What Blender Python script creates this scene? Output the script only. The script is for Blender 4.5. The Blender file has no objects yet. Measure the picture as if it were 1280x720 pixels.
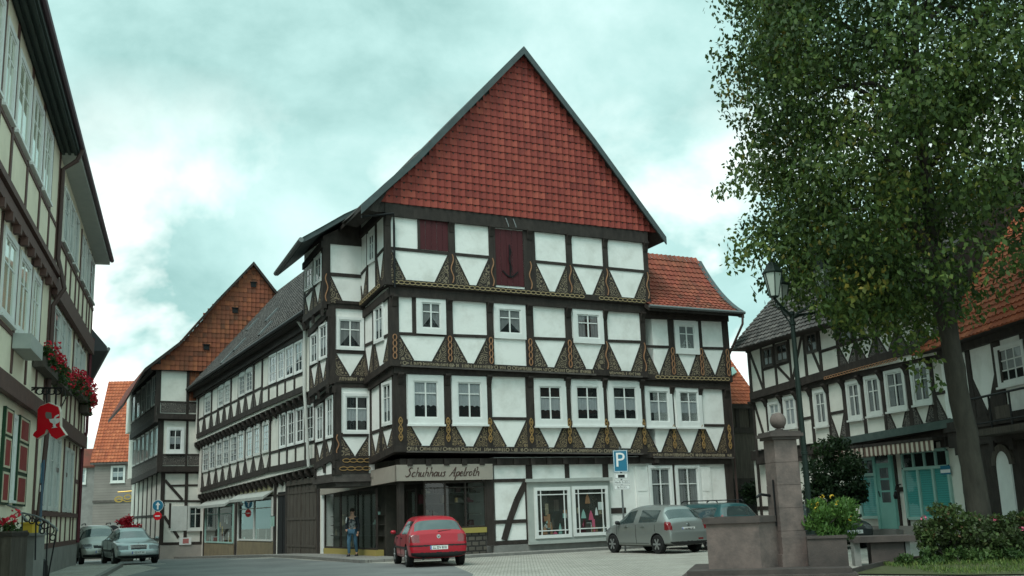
import bpy, bmesh, math, random
import numpy as np
from mathutils import Vector, Matrix
random.seed(7); RNG=np.random.default_rng(11)
scene=bpy.context.scene; COL=scene.collection
# ---------------------------------------------------------------- camera model
F=1320.0; CX,CY=640.0,360.0; EYE=1.47
PT=math.atan(280/1320.0); RL=0.035
cp,sp,cr,sr=math.cos(PT),math.sin(PT),math.cos(RL),math.sin(RL)
def ray(x,y):
    a=(x-CX)/F; b=-(y-CY)/F
    xu=a*cr+b*sr; yu=-a*sr+b*cr
    return (xu, cp-yu*sp, sp+yu*cp)
def ground(x,y,z=0.0):
    r=ray(x,y); t=(z-EYE)/r[2]; return Vector((r[0]*t,r[1]*t,z))
def atdepth(x,y,Y):
    r=ray(x,y); t=Y/r[1]; return Vector((r[0]*t,Y,EYE+r[2]*t))
def hdir(x,y):
    r=ray(x,y); l=math.hypot(r[0],r[1]); return (r[0]/l,r[1]/l)
class Face:
    """a vertical facade plane: u runs along it, z is height, k is outwards"""
    def __init__(s,o,d,n): s.o=o; s.d=d; s.n=n
    def off(s,k): return Face((s.o[0]+s.n[0]*k,s.o[1]+s.n[1]*k),s.d,s.n)
    def P(s,u,z,k=0.0): return (s.o[0]+s.d[0]*u+s.n[0]*k, s.o[1]+s.d[1]*u+s.n[1]*k, z)
    def px(s,x,y):
        r=ray(x,y); den=r[0]*s.n[0]+r[1]*s.n[1]
        t=(s.o[0]*s.n[0]+s.o[1]*s.n[1])/den
        X,Y=r[0]*t,r[1]*t
        return ((X-s.o[0])*s.d[0]+(Y-s.o[1])*s.d[1], EYE+r[2]*t)
    def cross(s,u,flip=1):
        """perpendicular face through this one at u"""
        p=s.P(u,0); return Face(p[:2],(-s.n[0]*flip,-s.n[1]*flip),(s.d[0]*flip,s.d[1]*flip))
class Line:
    def __init__(s,f,p,q):
        a,b=f.px(*p),f.px(*q)
        if a[0]>b[0]: a,b=b,a
        s.a,s.b=a,b
        s.m=(b[1]-a[1])/max(1e-6,b[0]-a[0])
        s.p,s.q=p,q
    def z(s,u): return s.a[1]+s.m*(u-s.a[0])
    def y(s,x): return s.p[1]+(s.q[1]-s.p[1])*(x-s.p[0])/(s.q[0]-s.p[0])
# ---------------------------------------------------------------- materials
def mat(name,col,rough=.8,metal=0.,spec=.3,col2=None,nscale=3.,bump=0.,bscale=None,coat=0.,detail=4.,var=0.,varcols=None,emit=None,stretch=None,lo=.3,hi=.7):
    m=bpy.data.materials.new(name); m.use_nodes=True; nt=m.node_tree; N=nt.nodes; Lk=nt.links
    b=N['Principled BSDF']; b.inputs['Roughness'].default_value=rough; b.inputs['Metallic'].default_value=metal
    b.inputs['Specular IOR Level'].default_value=spec; b.inputs['Coat Weight'].default_value=coat; b.inputs['Coat Roughness'].default_value=.05
    c4=lambda c:(c[0],c[1],c[2],1.)
    b.inputs['Base Color'].default_value=c4(col)
    tc=N.new('ShaderNodeTexCoord'); src=tc.outputs['Object']
    if stretch:
        mp=N.new('ShaderNodeMapping'); mp.inputs['Scale'].default_value=stretch; Lk.new(src,mp.inputs['Vector']); src=mp.outputs['Vector']
    out=None
    if col2 is not None:
        n=N.new('ShaderNodeTexNoise'); n.inputs['Scale'].default_value=nscale; n.inputs['Detail'].default_value=detail; n.inputs['Roughness'].default_value=.65
        Lk.new(src,n.inputs['Vector'])
        r=N.new('ShaderNodeValToRGB'); r.color_ramp.elements[0].position=lo; r.color_ramp.elements[1].position=hi
        r.color_ramp.elements[0].color=c4(col); r.color_ramp.elements[1].color=c4(col2)
        Lk.new(n.outputs['Fac'],r.inputs['Fac']); out=r.outputs['Color']
    if varcols:
        a=N.new('ShaderNodeAttribute'); a.attribute_name='var'
        r=N.new('ShaderNodeValToRGB'); els=r.color_ramp.elements
        while len(els)<len(varcols): els.new(.5)
        for i,c in enumerate(varcols): els[i].position=i/(len(varcols)-1); els[i].color=c4(c)
        Lk.new(a.outputs['Fac'],r.inputs['Fac'])
        if out is not None:
            x=N.new('ShaderNodeMix'); x.data_type='RGBA'; x.blend_type='MIX'; x.inputs['Factor'].default_value=var
            Lk.new(out,x.inputs['A']); Lk.new(r.outputs['Color'],x.inputs['B']); out=x.outputs['Result']
        else: out=r.outputs['Color']
    if out is not None: Lk.new(out,b.inputs['Base Color'])
    if bump:
        n2=N.new('ShaderNodeTexNoise'); n2.inputs['Scale'].default_value=bscale or nscale*4; n2.inputs['Detail'].default_value=5
        Lk.new(src,n2.inputs['Vector'])
        bp=N.new('ShaderNodeBump'); bp.inputs['Strength'].default_value=bump; bp.inputs['Distance'].default_value=.02
        Lk.new(n2.outputs['Fac'],bp.inputs['Height']); Lk.new(bp.outputs['Normal'],b.inputs['Normal'])
    if emit: b.inputs['Emission Color'].default_value=c4(emit); b.inputs['Emission Strength'].default_value=1.
    return m
M={}
M['plaster']=mat('white_plaster',(.80,.80,.77),.9,col2=(.58,.57,.53),nscale=1.3,bump=.4,bscale=7,lo=.46,hi=.84,detail=8.)
M['plaster_old']=mat('aged_plaster',(.68,.66,.60),.9,col2=(.50,.48,.43),nscale=1.2,detail=8.,lo=.42,hi=.85,bump=.3,bscale=12)
M['plaster_cream']=mat('cream_plaster',(.83,.76,.60),.9,col2=(.70,.64,.50),nscale=1.,bump=.2,bscale=12)
M['plaster_grey']=mat('grey_plaster',(.34,.31,.28),.9,col2=(.27,.25,.23),nscale=1.4,bump=.2,bscale=10)
M['timber']=mat('dark_timber',(.020,.0155,.0135),.75,col2=(.046,.036,.031),nscale=5,bump=.4,bscale=30,stretch=(1,1,.35))
M['timber_grey']=mat('weathered_timber',(.06,.052,.048),.8,col2=(.115,.10,.09),nscale=4,bump=.4,bscale=25)
M['timber_brown']=mat('brown_painted_timber',(.085,.045,.038),.7,col2=(.12,.065,.055),nscale=4,bump=.25,bscale=20)
M['timber_board']=mat('board_timber',(.045,.036,.03),.8,col2=(.10,.085,.07),nscale=3,bump=.5,bscale=18,stretch=(6,6,.5))
M['timber_green']=mat('green_grey_timber',(.05,.075,.068),.75,col2=(.08,.105,.095),nscale=4,bump=.3,bscale=25)
M['ochre']=mat('ochre_paint',(.36,.22,.085),.7,col2=(.22,.135,.055),nscale=6)
M['ochre_red']=mat('reddish_ochre_paint',(.37,.20,.11),.7,col2=(.26,.13,.07),nscale=6)
M['pale_chain']=mat('pale_chain_paint',(.40,.31,.17),.75,col2=(.28,.21,.12),nscale=8)
M['pale_carving']=mat('pale_carved_paint',(.30,.25,.17),.75,col2=(.17,.14,.10),nscale=8)
M['oxblood']=mat('oxblood_painted_wood',(.055,.010,.013),.6,col2=(.075,.014,.018),nscale=3,stretch=(5,5,.6))
M['white']=mat('white_paint',(.74,.75,.73),.45,col2=(.66,.67,.65),nscale=3)
M['offwhite']=mat('grey_white_paint',(.40,.42,.39),.55,col2=(.34,.36,.34),nscale=3)
M['sash_grey']=mat('aged_white_paint',(.60,.61,.58),.55,col2=(.52,.53,.50),nscale=4)
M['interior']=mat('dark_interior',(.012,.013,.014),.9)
M['interior_warm']=mat('dim_interior',(.03,.028,.024),.9,col2=(.055,.05,.04),nscale=2)
M['lace']=mat('lace_curtain',(.42,.42,.43),.9,col2=(.30,.30,.31),nscale=14,stretch=(6,6,.6))
M['drape']=mat('drape_curtain',(.26,.25,.25),.9,col2=(.16,.155,.155),nscale=10,stretch=(6,6,.4))
M['blind']=mat('turquoise_blind',(.10,.40,.38),.6)
M['verge']=mat('slate_grey_fascia',(.072,.092,.094),.6,col2=(.052,.066,.068),nscale=3)
M['iron']=mat('black_iron',(.012,.012,.013),.5,metal=.3)
M['lamp_green']=mat('dark_green_iron',(.010,.019,.015),.5,metal=.2)
M['zinc']=mat('grey_zinc',(.16,.17,.17),.5,metal=.5)
M['pipe_brown']=mat('brown_downpipe',(.075,.045,.04),.5)
M['tile_gable']=mat('red_hung_tile',(.19,.033,.026),.75,varcols=[(.14,.026,.022),(.235,.042,.032),(.33,.075,.05)],col2=(.29,.06,.042),nscale=2.5,var=.65,bump=.2,bscale=22)
M['tile_orange']=mat('orange_roof_tile',(.34,.085,.035),.8,varcols=[(.22,.055,.03),(.36,.095,.045),(.48,.15,.07)],col2=(.16,.07,.04),nscale=1.1,var=.6,bump=.2,bscale=22,lo=.45,hi=.8)
M['tile_mossy']=mat('mossy_red_roof_tile',(.22,.050,.032),.85,varcols=[(.08,.030,.024),(.21,.052,.033),(.31,.09,.052)],col2=(.060,.045,.024),nscale=1.3,var=.5,bump=.25,bscale=20,lo=.4,hi=.72)
M['tile_old']=mat('old_gable_tile',(.20,.062,.034),.85,varcols=[(.07,.033,.022),(.20,.06,.033),(.33,.11,.05)],col2=(.085,.055,.028),nscale=.8,var=.6,bump=.25,bscale=20,lo=.4,hi=.7)
M['tile_grey']=mat('grey_roof_tile',(.055,.05,.048),.85,varcols=[(.025,.024,.024),(.065,.058,.055),(.12,.108,.10)],col2=(.085,.078,.07),nscale=1.2,var=.7,bump=.25,bscale=20)
M['stone_red']=mat('red_sandstone',(.175,.130,.117),.9,col2=(.075,.062,.058),nscale=2.6,detail=9.,bump=.35,bscale=18)
M['stone_dark']=mat('damp_sandstone',(.085,.066,.060),.85,col2=(.042,.036,.034),detail=9.,nscale=2.2,bump=.35,bscale=18)
M['stone_pale']=mat('pale_plinth_render',(.24,.235,.22),.9,col2=(.17,.165,.155),nscale=2,bump=.3,bscale=14)
M['stone_yellow']=mat('yellow_stone_plinth',(.22,.18,.11),.9,col2=(.15,.125,.085),nscale=2,bump=.3,bscale=10)
M['rubber']=mat('tyre_rubber',(.012,.012,.012),.85)
M['blackplastic']=mat('black_plastic',(.016,.016,.017),.55)
M['alloy']=mat('alloy_wheel',(.35,.36,.36),.35,metal=.7)
M['chrome']=mat('chrome_trim',(.6,.6,.6),.15,metal=1.)
M['redlens']=mat('red_lamp_lens',(.16,.008,.012),.2,spec=.6,coat=.6)
M['clearlens']=mat('clear_lamp_lens',(.10,.105,.11),.12,spec=.6,coat=.6)
M['plate']=mat('number_plate_white',(.72,.72,.70),.5)
M['plateblue']=mat('plate_blue_band',(.02,.06,.35),.5)
M['ink']=mat('black_lettering',(.012,.012,.012),.6)
M['signblue']=mat('sign_blue',(.022,.16,.26),.45)
M['signwhite']=mat('sign_white',(.72,.73,.72),.45)
M['signred']=mat('sign_red',(.62,.009,.02),.45)
M['yellow']=mat('yellow_paint',(.55,.36,.04),.5)
M['teal']=mat('turquoise_painted_wood',(.20,.45,.39),.5,col2=(.17,.40,.35),nscale=3)
M['teal_light']=mat('pale_turquoise_paint',(.30,.47,.42),.5)
M['shutter_green']=mat('dark_green_shutter_paint',(.010,.045,.020),.5)
M['shutter_red']=mat('red_shutter_panel_paint',(.25,.022,.02),.5)
M['shutter_cream']=mat('cream_shutter_moulding',(.55,.50,.36),.5)
M['skin']=mat('skin',(.42,.24,.17),.6)
M['hair']=mat('dark_hair',(.02,.014,.010),.7)
M['jacket']=mat('dark_jacket_cloth',(.018,.022,.028),.85)
M['shirt']=mat('checked_shirt_cloth',(.16,.17,.17),.9,col2=(.04,.045,.05),nscale=14,detail=0,lo=.48,hi=.52)
M['jeans']=mat('blue_denim',(.07,.15,.22),.9,col2=(.05,.11,.17),nscale=12)
M['bark']=mat('tree_bark',(.030,.026,.021),.95,col2=(.060,.052,.042),nscale=5,bump=.9,bscale=12,stretch=(1,1,.3))
M['geranium']=mat('red_geranium_petals',(.55,.012,.03),.6,varcols=[(.42,.008,.02),(.62,.02,.05)])
M['rosepink']=mat('pink_rose_petals',(.60,.12,.20),.6)
M['gold']=mat('gilded_iron',(.45,.30,.08),.4,metal=.6)
def leafmat(name,cols,trans=.25):
    m=bpy.data.materials.new(name); m.use_nodes=True; nt=m.node_tree; N=nt.nodes; Lk=nt.links; N.clear()
    a=N.new('ShaderNodeAttribute'); a.attribute_name='var'
    r=N.new('ShaderNodeValToRGB'); els=r.color_ramp.elements
    while len(els)<len(cols): els.new(.5)
    for i,(p,c) in enumerate(cols): els[i].position=p; els[i].color=(*c,1)
    Lk.new(a.outputs['Fac'],r.inputs['Fac'])
    d=N.new('ShaderNodeBsdfPrincipled'); d.inputs['Roughness'].default_value=.55; d.inputs['Specular IOR Level'].default_value=.3
    t=N.new('ShaderNodeBsdfTranslucent'); Lk.new(r.outputs['Color'],d.inputs['Base Color']); Lk.new(r.outputs['Color'],t.inputs['Color'])
    x=N.new('ShaderNodeMixShader'); x.inputs[0].default_value=trans; o=N.new('ShaderNodeOutputMaterial')
    Lk.new(d.outputs[0],x.inputs[1]); Lk.new(t.outputs[0],x.inputs[2]); Lk.new(x.outputs[0],o.inputs['Surface'])
    return m
M['leaf']=leafmat('lime_tree_leaves',[(0,(.020,.040,.010)),(.35,(.044,.080,.017)),(.70,(.086,.125,.025)),(.90,(.15,.16,.03)),(1.,(.22,.175,.03))])
M['leaf_bush']=leafmat('bush_leaves',[(0,(.018,.040,.012)),(.6,(.045,.085,.022)),(1.,(.075,.12,.03))])
M['leaf_bright']=leafmat('bright_herb_leaves',[(0,(.035,.08,.018)),(.6,(.07,.145,.028)),(1.,(.12,.20,.04))])
M['leaf_dark']=leafmat('dark_shrub_leaves',[(0,(.010,.022,.010)),(.7,(.022,.045,.016)),(1.,(.045,.075,.022))])
M['leaf_rose']=leafmat('rose_bush_leaves',[(0,(.030,.035,.016)),(.5,(.05,.075,.024)),(.85,(.07,.11,.03)),(1.,(.12,.07,.035))])
M['grassm']=leafmat('grass_blades',[(0,(.045,.085,.02)),(.6,(.09,.14,.03)),(1.,(.16,.19,.05))],.15)
def glassmat(name,tint=(.9,.95,.95),power=1.0,base=.05):
    m=bpy.data.materials.new(name); m.use_nodes=True; nt=m.node_tree; N=nt.nodes; Lk=nt.links; N.clear()
    g=N.new('ShaderNodeBsdfGlossy'); g.inputs['Roughness'].default_value=.02; g.inputs['Color'].default_value=(*tint,1)
    t=N.new('ShaderNodeBsdfTransparent'); t.inputs['Color'].default_value=(.86,.9,.9,1)
    lw=N.new('ShaderNodeLayerWeight'); lw.inputs['Blend'].default_value=.5
    fr=N.new('ShaderNodeMath'); fr.operation='POWER'; fr.inputs[1].default_value=4.5; Lk.new(lw.outputs['Facing'],fr.inputs[0])
    ma=N.new('ShaderNodeMath'); ma.operation='MULTIPLY_ADD'; ma.inputs[1].default_value=power; ma.inputs[2].default_value=base; ma.use_clamp=True
    Lk.new(fr.outputs[0],ma.inputs[0]); x=N.new('ShaderNodeMixShader'); o=N.new('ShaderNodeOutputMaterial')
    Lk.new(ma.outputs[0],x.inputs[0]); Lk.new(t.outputs[0],x.inputs[1]); Lk.new(g.outputs[0],x.inputs[2]); Lk.new(x.outputs[0],o.inputs['Surface'])
    return m
M['glass']=glassmat('window_glass')
M['carglass']=mat('tinted_car_glass',(.035,.05,.05),.06,spec=.8,coat=.6)
def carvedmat(name,dark,lite,scale,thr=.5):
    m=bpy.data.materials.new(name); m.use_nodes=True; nt=m.node_tree; N=nt.nodes; Lk=nt.links
    b=N['Principled BSDF']; b.inputs['Roughness'].default_value=.8
    uv=N.new('ShaderNodeUVMap'); uv.uv_map='uv'
    v=N.new('ShaderNodeTexVoronoi'); v.inputs['Scale'].default_value=scale; Lk.new(uv.outputs[0],v.inputs['Vector'])
    w=N.new('ShaderNodeMath'); w.operation='MULTIPLY'; w.inputs[1].default_value=scale*3.2; Lk.new(v.outputs['Distance'],w.inputs[0])
    s=N.new('ShaderNodeMath'); s.operation='SINE'; 
    w.inputs[1].default_value=22.; Lk.new(w.outputs[0],s.inputs[0])
    r=N.new('ShaderNodeValToRGB'); r.color_ramp.elements[0].position=thr-.12; r.color_ramp.elements[1].position=thr+.2
    r.color_ramp.elements[0].color=(*dark,1); r.color_ramp.elements[1].color=(*lite,1)
    m2=N.new('ShaderNodeMath'); m2.operation='MULTIPLY_ADD'; m2.inputs[1].default_value=.5; m2.inputs[2].default_value=.5; Lk.new(s.outputs[0],m2.inputs[0])
    Lk.new(m2.outputs[0],r.inputs['Fac']); Lk.new(r.outputs['Color'],b.inputs['Base Color'])
    bp=N.new('ShaderNodeBump'); bp.inputs['Strength'].default_value=.6; bp.inputs['Distance'].default_value=.02
    Lk.new(m2.outputs[0],bp.inputs['Height']); Lk.new(bp.outputs['Normal'],b.inputs['Normal'])
    return m
M['carved']=carvedmat('carved_rosette_brace',(.024,.017,.014),(.19,.15,.10),5.2,.55)
M['carved_gold']=carvedmat('carved_gilded_brace',(.024,.017,.014),(.20,.145,.08),6.5,.55)
M['carved_dim']=carvedmat('carved_weathered_brace',(.035,.030,.028),(.13,.115,.10),5.5,.5)
def gridmat(name,c1,c2,mortar,bw,bh,ms=.012,bump=.5,rough=.85,offset=.5,uvs=True,noise=.35):
    m=bpy.data.materials.new(name); m.use_nodes=True; nt=m.node_tree; N=nt.nodes; Lk=nt.links
    b=N['Principled BSDF']; b.inputs['Roughness'].default_value=rough; b.inputs['Specular IOR Level'].default_value=.25
    if uvs: uv=N.new('ShaderNodeUVMap'); uv.uv_map='uv'; src=uv.outputs[0]
    else: src=N.new('ShaderNodeTexCoord').outputs['Object']
    nz=N.new('ShaderNodeTexNoise'); nz.inputs['Scale'].default_value=3.; Lk.new(src,nz.inputs['Vector'])
    wp=N.new('ShaderNodeMix'); wp.data_type='VECTOR'; wp.inputs['Factor'].default_value=.03
    Lk.new(src,wp.inputs['A']); Lk.new(nz.outputs['Color'],wp.inputs['B'])
    t=N.new('ShaderNodeTexBrick'); t.offset=offset; t.inputs['Scale'].default_value=1.; t.inputs['Brick Width'].default_value=bw; t.inputs['Row Height'].default_value=bh
    t.inputs['Mortar Size'].default_value=ms; t.inputs['Mortar Smooth'].default_value=.4; t.inputs['Bias'].default_value=0.
    for k,c in (('Color1',c1),('Color2',c2),('Mortar',mortar)): t.inputs[k].default_value=(*c,1)
    Lk.new(wp.outputs['Result'],t.inputs['Vector'])
    n2=N.new('ShaderNodeTexNoise'); n2.inputs['Scale'].default_value=.6; n2.inputs['Detail'].default_value=6; Lk.new(src,n2.inputs['Vector'])
    x=N.new('ShaderNodeMix'); x.data_type='RGBA'; x.blend_type='MULTIPLY'; x.inputs['Factor'].default_value=noise
    r=N.new('ShaderNodeValToRGB'); r.color_ramp.elements[0].position=.3; r.color_ramp.elements[1].position=.7; r.color_ramp.elements[0].color=(.35,.33,.3,1)
    Lk.new(n2.outputs['Fac'],r.inputs['Fac']); Lk.new(t.outputs['Color'],x.inputs['A']); Lk.new(r.outputs['Color'],x.inputs['B'])
    Lk.new(x.outputs['Result'],b.inputs['Base Color'])
    iv=N.new('ShaderNodeMath'); iv.operation='SUBTRACT'; iv.inputs[0].default_value=1.; Lk.new(t.outputs['Fac'],iv.inputs[1])
    bp=N.new('ShaderNodeBump'); bp.inputs['Strength'].default_value=bump; bp.inputs['Distance'].default_value=.02
    Lk.new(iv.outputs[0],bp.inputs['Height']); Lk.new(bp.outputs['Normal'],b.inputs['Normal'])
    return m
M['cobble']=gridmat('cobblestone_setts',(.44,.42,.375),(.35,.335,.30),(.19,.18,.16),.17,.14,.016,.8,uvs=False)
M['paving']=gridmat('grey_pavement_slabs',(.27,.26,.24),(.23,.22,.205),(.12,.115,.105),.40,.40,.012,.4,uvs=False)
M['roof_grid']=gridmat('plain_red_roof_tiles',(.22,.055,.035),(.16,.045,.03),(.05,.02,.015),.25,.3,.02,.8)
M['roof_grid_grey']=gridmat('plain_grey_roof_tiles',(.075,.068,.064),(.05,.047,.045),(.02,.02,.02),.25,.3,.02,.8)
M['siding']=gridmat('horizontal_grey_boards',(.24,.215,.195),(.22,.195,.178),(.13,.115,.105),6.,.22,.01,.4)
M['rubble']=gridmat('rubble_stone',(.13,.115,.095),(.085,.075,.065),(.035,.032,.03),.28,.17,.03,.9)
M['brickred']=gridmat('red_brick_tiles',(.27,.09,.055),(.20,.065,.042),(.12,.09,.07),.2,.16,.02,.7)
M['asphalt']=mat('asphalt',(.105,.11,.11),.9,col2=(.18,.185,.18),nscale=.45,detail=9.,bump=.25,bscale=60)
M['kerb']=mat('granite_kerb',(.20,.195,.18),.85,col2=(.14,.137,.13),nscale=4,bump=.3,bscale=20)
M['soil']=mat('grassy_soil',(.045,.060,.020),.95,col2=(.075,.075,.035),nscale=2.5,bump=.5,bscale=20)
# ---------------------------------------------------------------- mesh builder
class MB:
    def __init__(s): s.v=[];s.f=[];s.uv=[];s.mi=[];s.var=[];s.hasvar=False
    def face(s,pts,mi=0,uv=None,var=0.):
        n=len(s.v); s.v.extend([tuple(p) for p in pts]); s.f.append(tuple(range(n,n+len(pts))))
        s.uv.append(uv or [(p[0],p[2]) for p in pts]); s.mi.append(mi); s.var.append(var)
    def hull2(s,A,B,uvA=None,mi=0,var=0.):
        """closed prism between two matching loops"""
        n=len(A); base=len(s.v); s.v.extend([tuple(p) for p in A]); s.v.extend([tuple(p) for p in B])
        uvA=uvA or [(p[0],p[2]) for p in A]
        def add(idx,uv): s.f.append(tuple(base+i for i in idx)); s.uv.append(uv); s.mi.append(mi); s.var.append(var)
        add(range(n),list(uvA)); add([n+i for i in reversed(range(n))],list(reversed(uvA)))
        for i in range(n):
            j=(i+1)%n; d=(Vector(A[i])-Vector(B[i])).length
            add([j,i,n+i,n+j],[uvA[j],uvA[i],(uvA[i][0]+d,uvA[i][1]),(uvA[j][0]+d,uvA[j][1])])
    def prism(s,face,pts,k0,k1,mi=0,var=0.):
        s.hull2([face.P(u,z,k1) for u,z in pts],[face.P(u,z,k0) for u,z in pts],[tuple(p) for p in pts],mi,var)
    def rect(s,face,u0,z0,u1,z1,k0,k1,mi=0):
        s.prism(face,[(u0,z0),(u1,z0),(u1,z1),(u0,z1)],k0,k1,mi)
    def bar(s,face,a,b,w,k0,k1,mi=0):
        du,dz=b[0]-a[0],b[1]-a[1]; l=math.hypot(du,dz) or 1.; x,y=-dz/l*w/2,du/l*w/2
        s.prism(face,[(a[0]-x,a[1]-y),(b[0]-x,b[1]-y),(b[0]+x,b[1]+y),(a[0]+x,a[1]+y)],k0,k1,mi)
    def box(s,x0,y0,z0,x1,y1,z1,mi=0):
        s.hull2([(x0,y0,z0),(x1,y0,z0),(x1,y0,z1),(x0,y0,z1)],[(x0,y1,z0),(x1,y1,z0),(x1,y1,z1),(x0,y1,z1)],None,mi)
    def tube(s,pts,rad,n=8,mi=0,cap=True):
        """round tube through points; rad one number or one per point"""
        P=[Vector(p) for p in pts]; R=rad if isinstance(rad,(list,tuple)) else [rad]*len(P); rings=[]
        t0=None
        for i,p in enumerate(P):
            t=(P[min(i+1,len(P)-1)]-P[max(i-1,0)]); t.normalize()
            if t0 is None:
                a=Vector((0,0,1)) if abs(t.z)<.9 else Vector((1,0,0)); e=t.cross(a).normalized()
            else:
                e=(e-t*e.dot(t)); e.normalize()
            t0=t; g=t.cross(e); base=len(s.v)
            for k in range(n):
                an=2*math.pi*k/n; s.v.append(tuple(p+(e*math.cos(an)+g*math.sin(an))*R[i]))
            rings.append(base)
        for a,b in zip(rings,rings[1:]):
            for k in range(n):
                q=(k+1)%n; s.f.append((a+k,a+q,b+q,b+k)); s.uv.append([(0,0)]*4); s.mi.append(mi); s.var.append(0.)
        if cap:
            for a in (rings[0],rings[-1]): s.f.append(tuple(a+k for k in range(n))); s.uv.append([(0,0)]*n); s.mi.append(mi); s.var.append(0.)
    def lathe(s,c,prof,n=16,mi=0,axis='z'):
        rings=[]
        for r,z in prof:
            base=len(s.v)
            for k in range(n):
                a=2*math.pi*k/n+math.pi/n
                if axis=='z': s.v.append((c[0]+r*math.cos(a),c[1]+r*math.sin(a),c[2]+z))
                elif axis=='y': s.v.append((c[0]+r*math.cos(a),c[1]+z,c[2]+r*math.sin(a)))
                else: s.v.append((c[0]+z,c[1]+r*math.cos(a),c[2]+r*math.sin(a)))
            rings.append(base)
        for a,b in zip(rings,rings[1:]):
            for k in range(n):
                q=(k+1)%n; s.f.append((a+k,a+q,b+q,b+k)); s.uv.append([(0,0)]*4); s.mi.append(mi); s.var.append(0.)
        for a in (rings[0],rings[-1]): s.f.append(tuple(a+k for k in range(n))); s.uv.append([(0,0)]*n); s.mi.append(mi); s.var.append(0.)
    def build(s,name,mats,parent=None,smooth=False,off=None,sharp=None):
        if not s.v: return None
        if off is None: off=ORG.get(parent,(0,0,0))
        me=bpy.data.meshes.new(name); v=np.array(s.v,dtype=np.float64)-np.array(off)
        me.from_pydata(v.tolist(),[],s.f)
        if not isinstance(mats,(list,tuple)): mats=[mats]
        for m in mats: me.materials.append(M[m] if isinstance(m,str) else m)
        me.polygons.foreach_set('material_index',s.mi)
        uvl=me.uv_layers.new(name='uv'); uvl.data.foreach_set('uv',[c for fu in s.uv for p in fu for c in p])
        if any(s.var):
            at=me.attributes.new('var','FLOAT','FACE'); at.data.foreach_set('value',s.var)
        bm=bmesh.new(); bm.from_mesh(me); bmesh.ops.recalc_face_normals(bm,faces=bm.faces); bm.to_mesh(me); bm.free()
        if smooth:
            me.polygons.foreach_set('use_smooth',[True]*len(me.polygons))
            if sharp: me.set_sharp_from_angle(angle=math.radians(sharp))
        me.update()
        o=bpy.data.objects.new(name,me); COL.objects.link(o)
        if parent is not None: o.parent=parent; ORG[o]=off
        return o
ORG={}
def thing(name,label,cat,loc=(0,0,0),rz=0.,group=None):
    o=bpy.data.objects.new(name,None); o.empty_display_size=.3; COL.objects.link(o); o.location=loc; o.rotation_euler=(0,0,rz)
    o['label']=label; o['category']=cat
    if group: o['group']=group
    ORG[o]=tuple(loc) if not rz else (0,0,0)
    return o
def tag(o,label,cat,group=None):
    o['label']=label; o['category']=cat
    if group: o['group']=group
    return o
def struct(o,kind='structure'): o['kind']=kind; return o
def text_mesh(s,size,shear=0.,extrude=.004,align='CENTER'):
    c=bpy.data.curves.new('t','FONT'); c.body=s; c.size=size; c.shear=shear; c.extrude=extrude; c.align_x=align; c.align_y='CENTER'; c.resolution_u=3
    o=bpy.data.objects.new('t',c); COL.objects.link(o)
    bpy.context.view_layer.update()
    me=bpy.data.meshes.new_from_object(o.evaluated_get(bpy.context.evaluated_depsgraph_get()))
    vs=[v.co.copy() for v in me.vertices]; fs=[tuple(p.vertices) for p in me.polygons]
    bpy.data.objects.remove(o); bpy.data.curves.remove(c); bpy.data.meshes.remove(me)
    return vs,fs
def add_text(mb,face,s,u,z,size,k,mi=0,shear=0.,sx=1.,ud=1,slope=0.):
    """lettering on a facade plane; ud=-1 where the plane's u runs right to left"""
    vs,fs=text_mesh(s,size,shear); n=len(mb.v)
    for v in vs: mb.v.append(face.P(u+ud*v.x*sx,z+v.y+slope*v.x*sx,k+v.z))
    for f in fs: mb.f.append(tuple(n+i for i in f)); mb.uv.append([(0,0)]*len(f)); mb.mi.append(mi); mb.var.append(0.)
# ---------------------------------------------------------------- facade helpers
def pip(p,poly):
    x,y=p; c=False; n=len(poly)
    for i in range(n):
        x1,y1=poly[i]; x2,y2=poly[(i+1)%n]
        if (y1>y)!=(y2>y) and x<(x2-x1)*(y-y1)/(y2-y1)+x1: c=not c
    return c
def tiles(mb,surf,u0,u1,v0,v1,tw,th,poly=None,lift=.035,amp=.022,nseg=4,jit=.006,plain=False):
    """roof tiles laid one by one; surf(u,v)->(point, normal)"""
    rows=int((v1-v0)/th)+1; cols=int((u1-u0)/tw)+1
    for r in range(rows):
        for c in range(cols):
            a=u0+c*tw; b=a+tw*.985; lo=v0+r*th; hi=lo+th*1.12
            if poly and not pip(((a+b)/2,lo+th*.5),poly): continue
            var=min(1,max(.01,random.gauss(.5,.24))); j=random.uniform(-jit,jit)
            top=[];bot=[];und=[]
            for i in range(nseg+1):
                t=i/nseg; uu=a+(b-a)*t
                w=0 if plain else amp*(math.cos(t*2*math.pi)*.7+.3*math.cos(t*4*math.pi+1))
                p,n=surf(uu,lo+j); q,n2=surf(uu,hi)
                bot.append(Vector(p)+Vector(n)*(lift+w)); und.append(Vector(p)+Vector(n)*(-.01)); top.append(Vector(q)+Vector(n2)*(w+.004))
            for i in range(nseg):
                mb.face([bot[i],bot[i+1],top[i+1],top[i]],0,None,var)
                mb.face([und[i],und[i+1],bot[i+1],bot[i]],0,None,var)
def facesurf(face,k):
    n=(face.n[0],face.n[1],0)
    return lambda u,v:(face.P(u,v,k),n)
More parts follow.
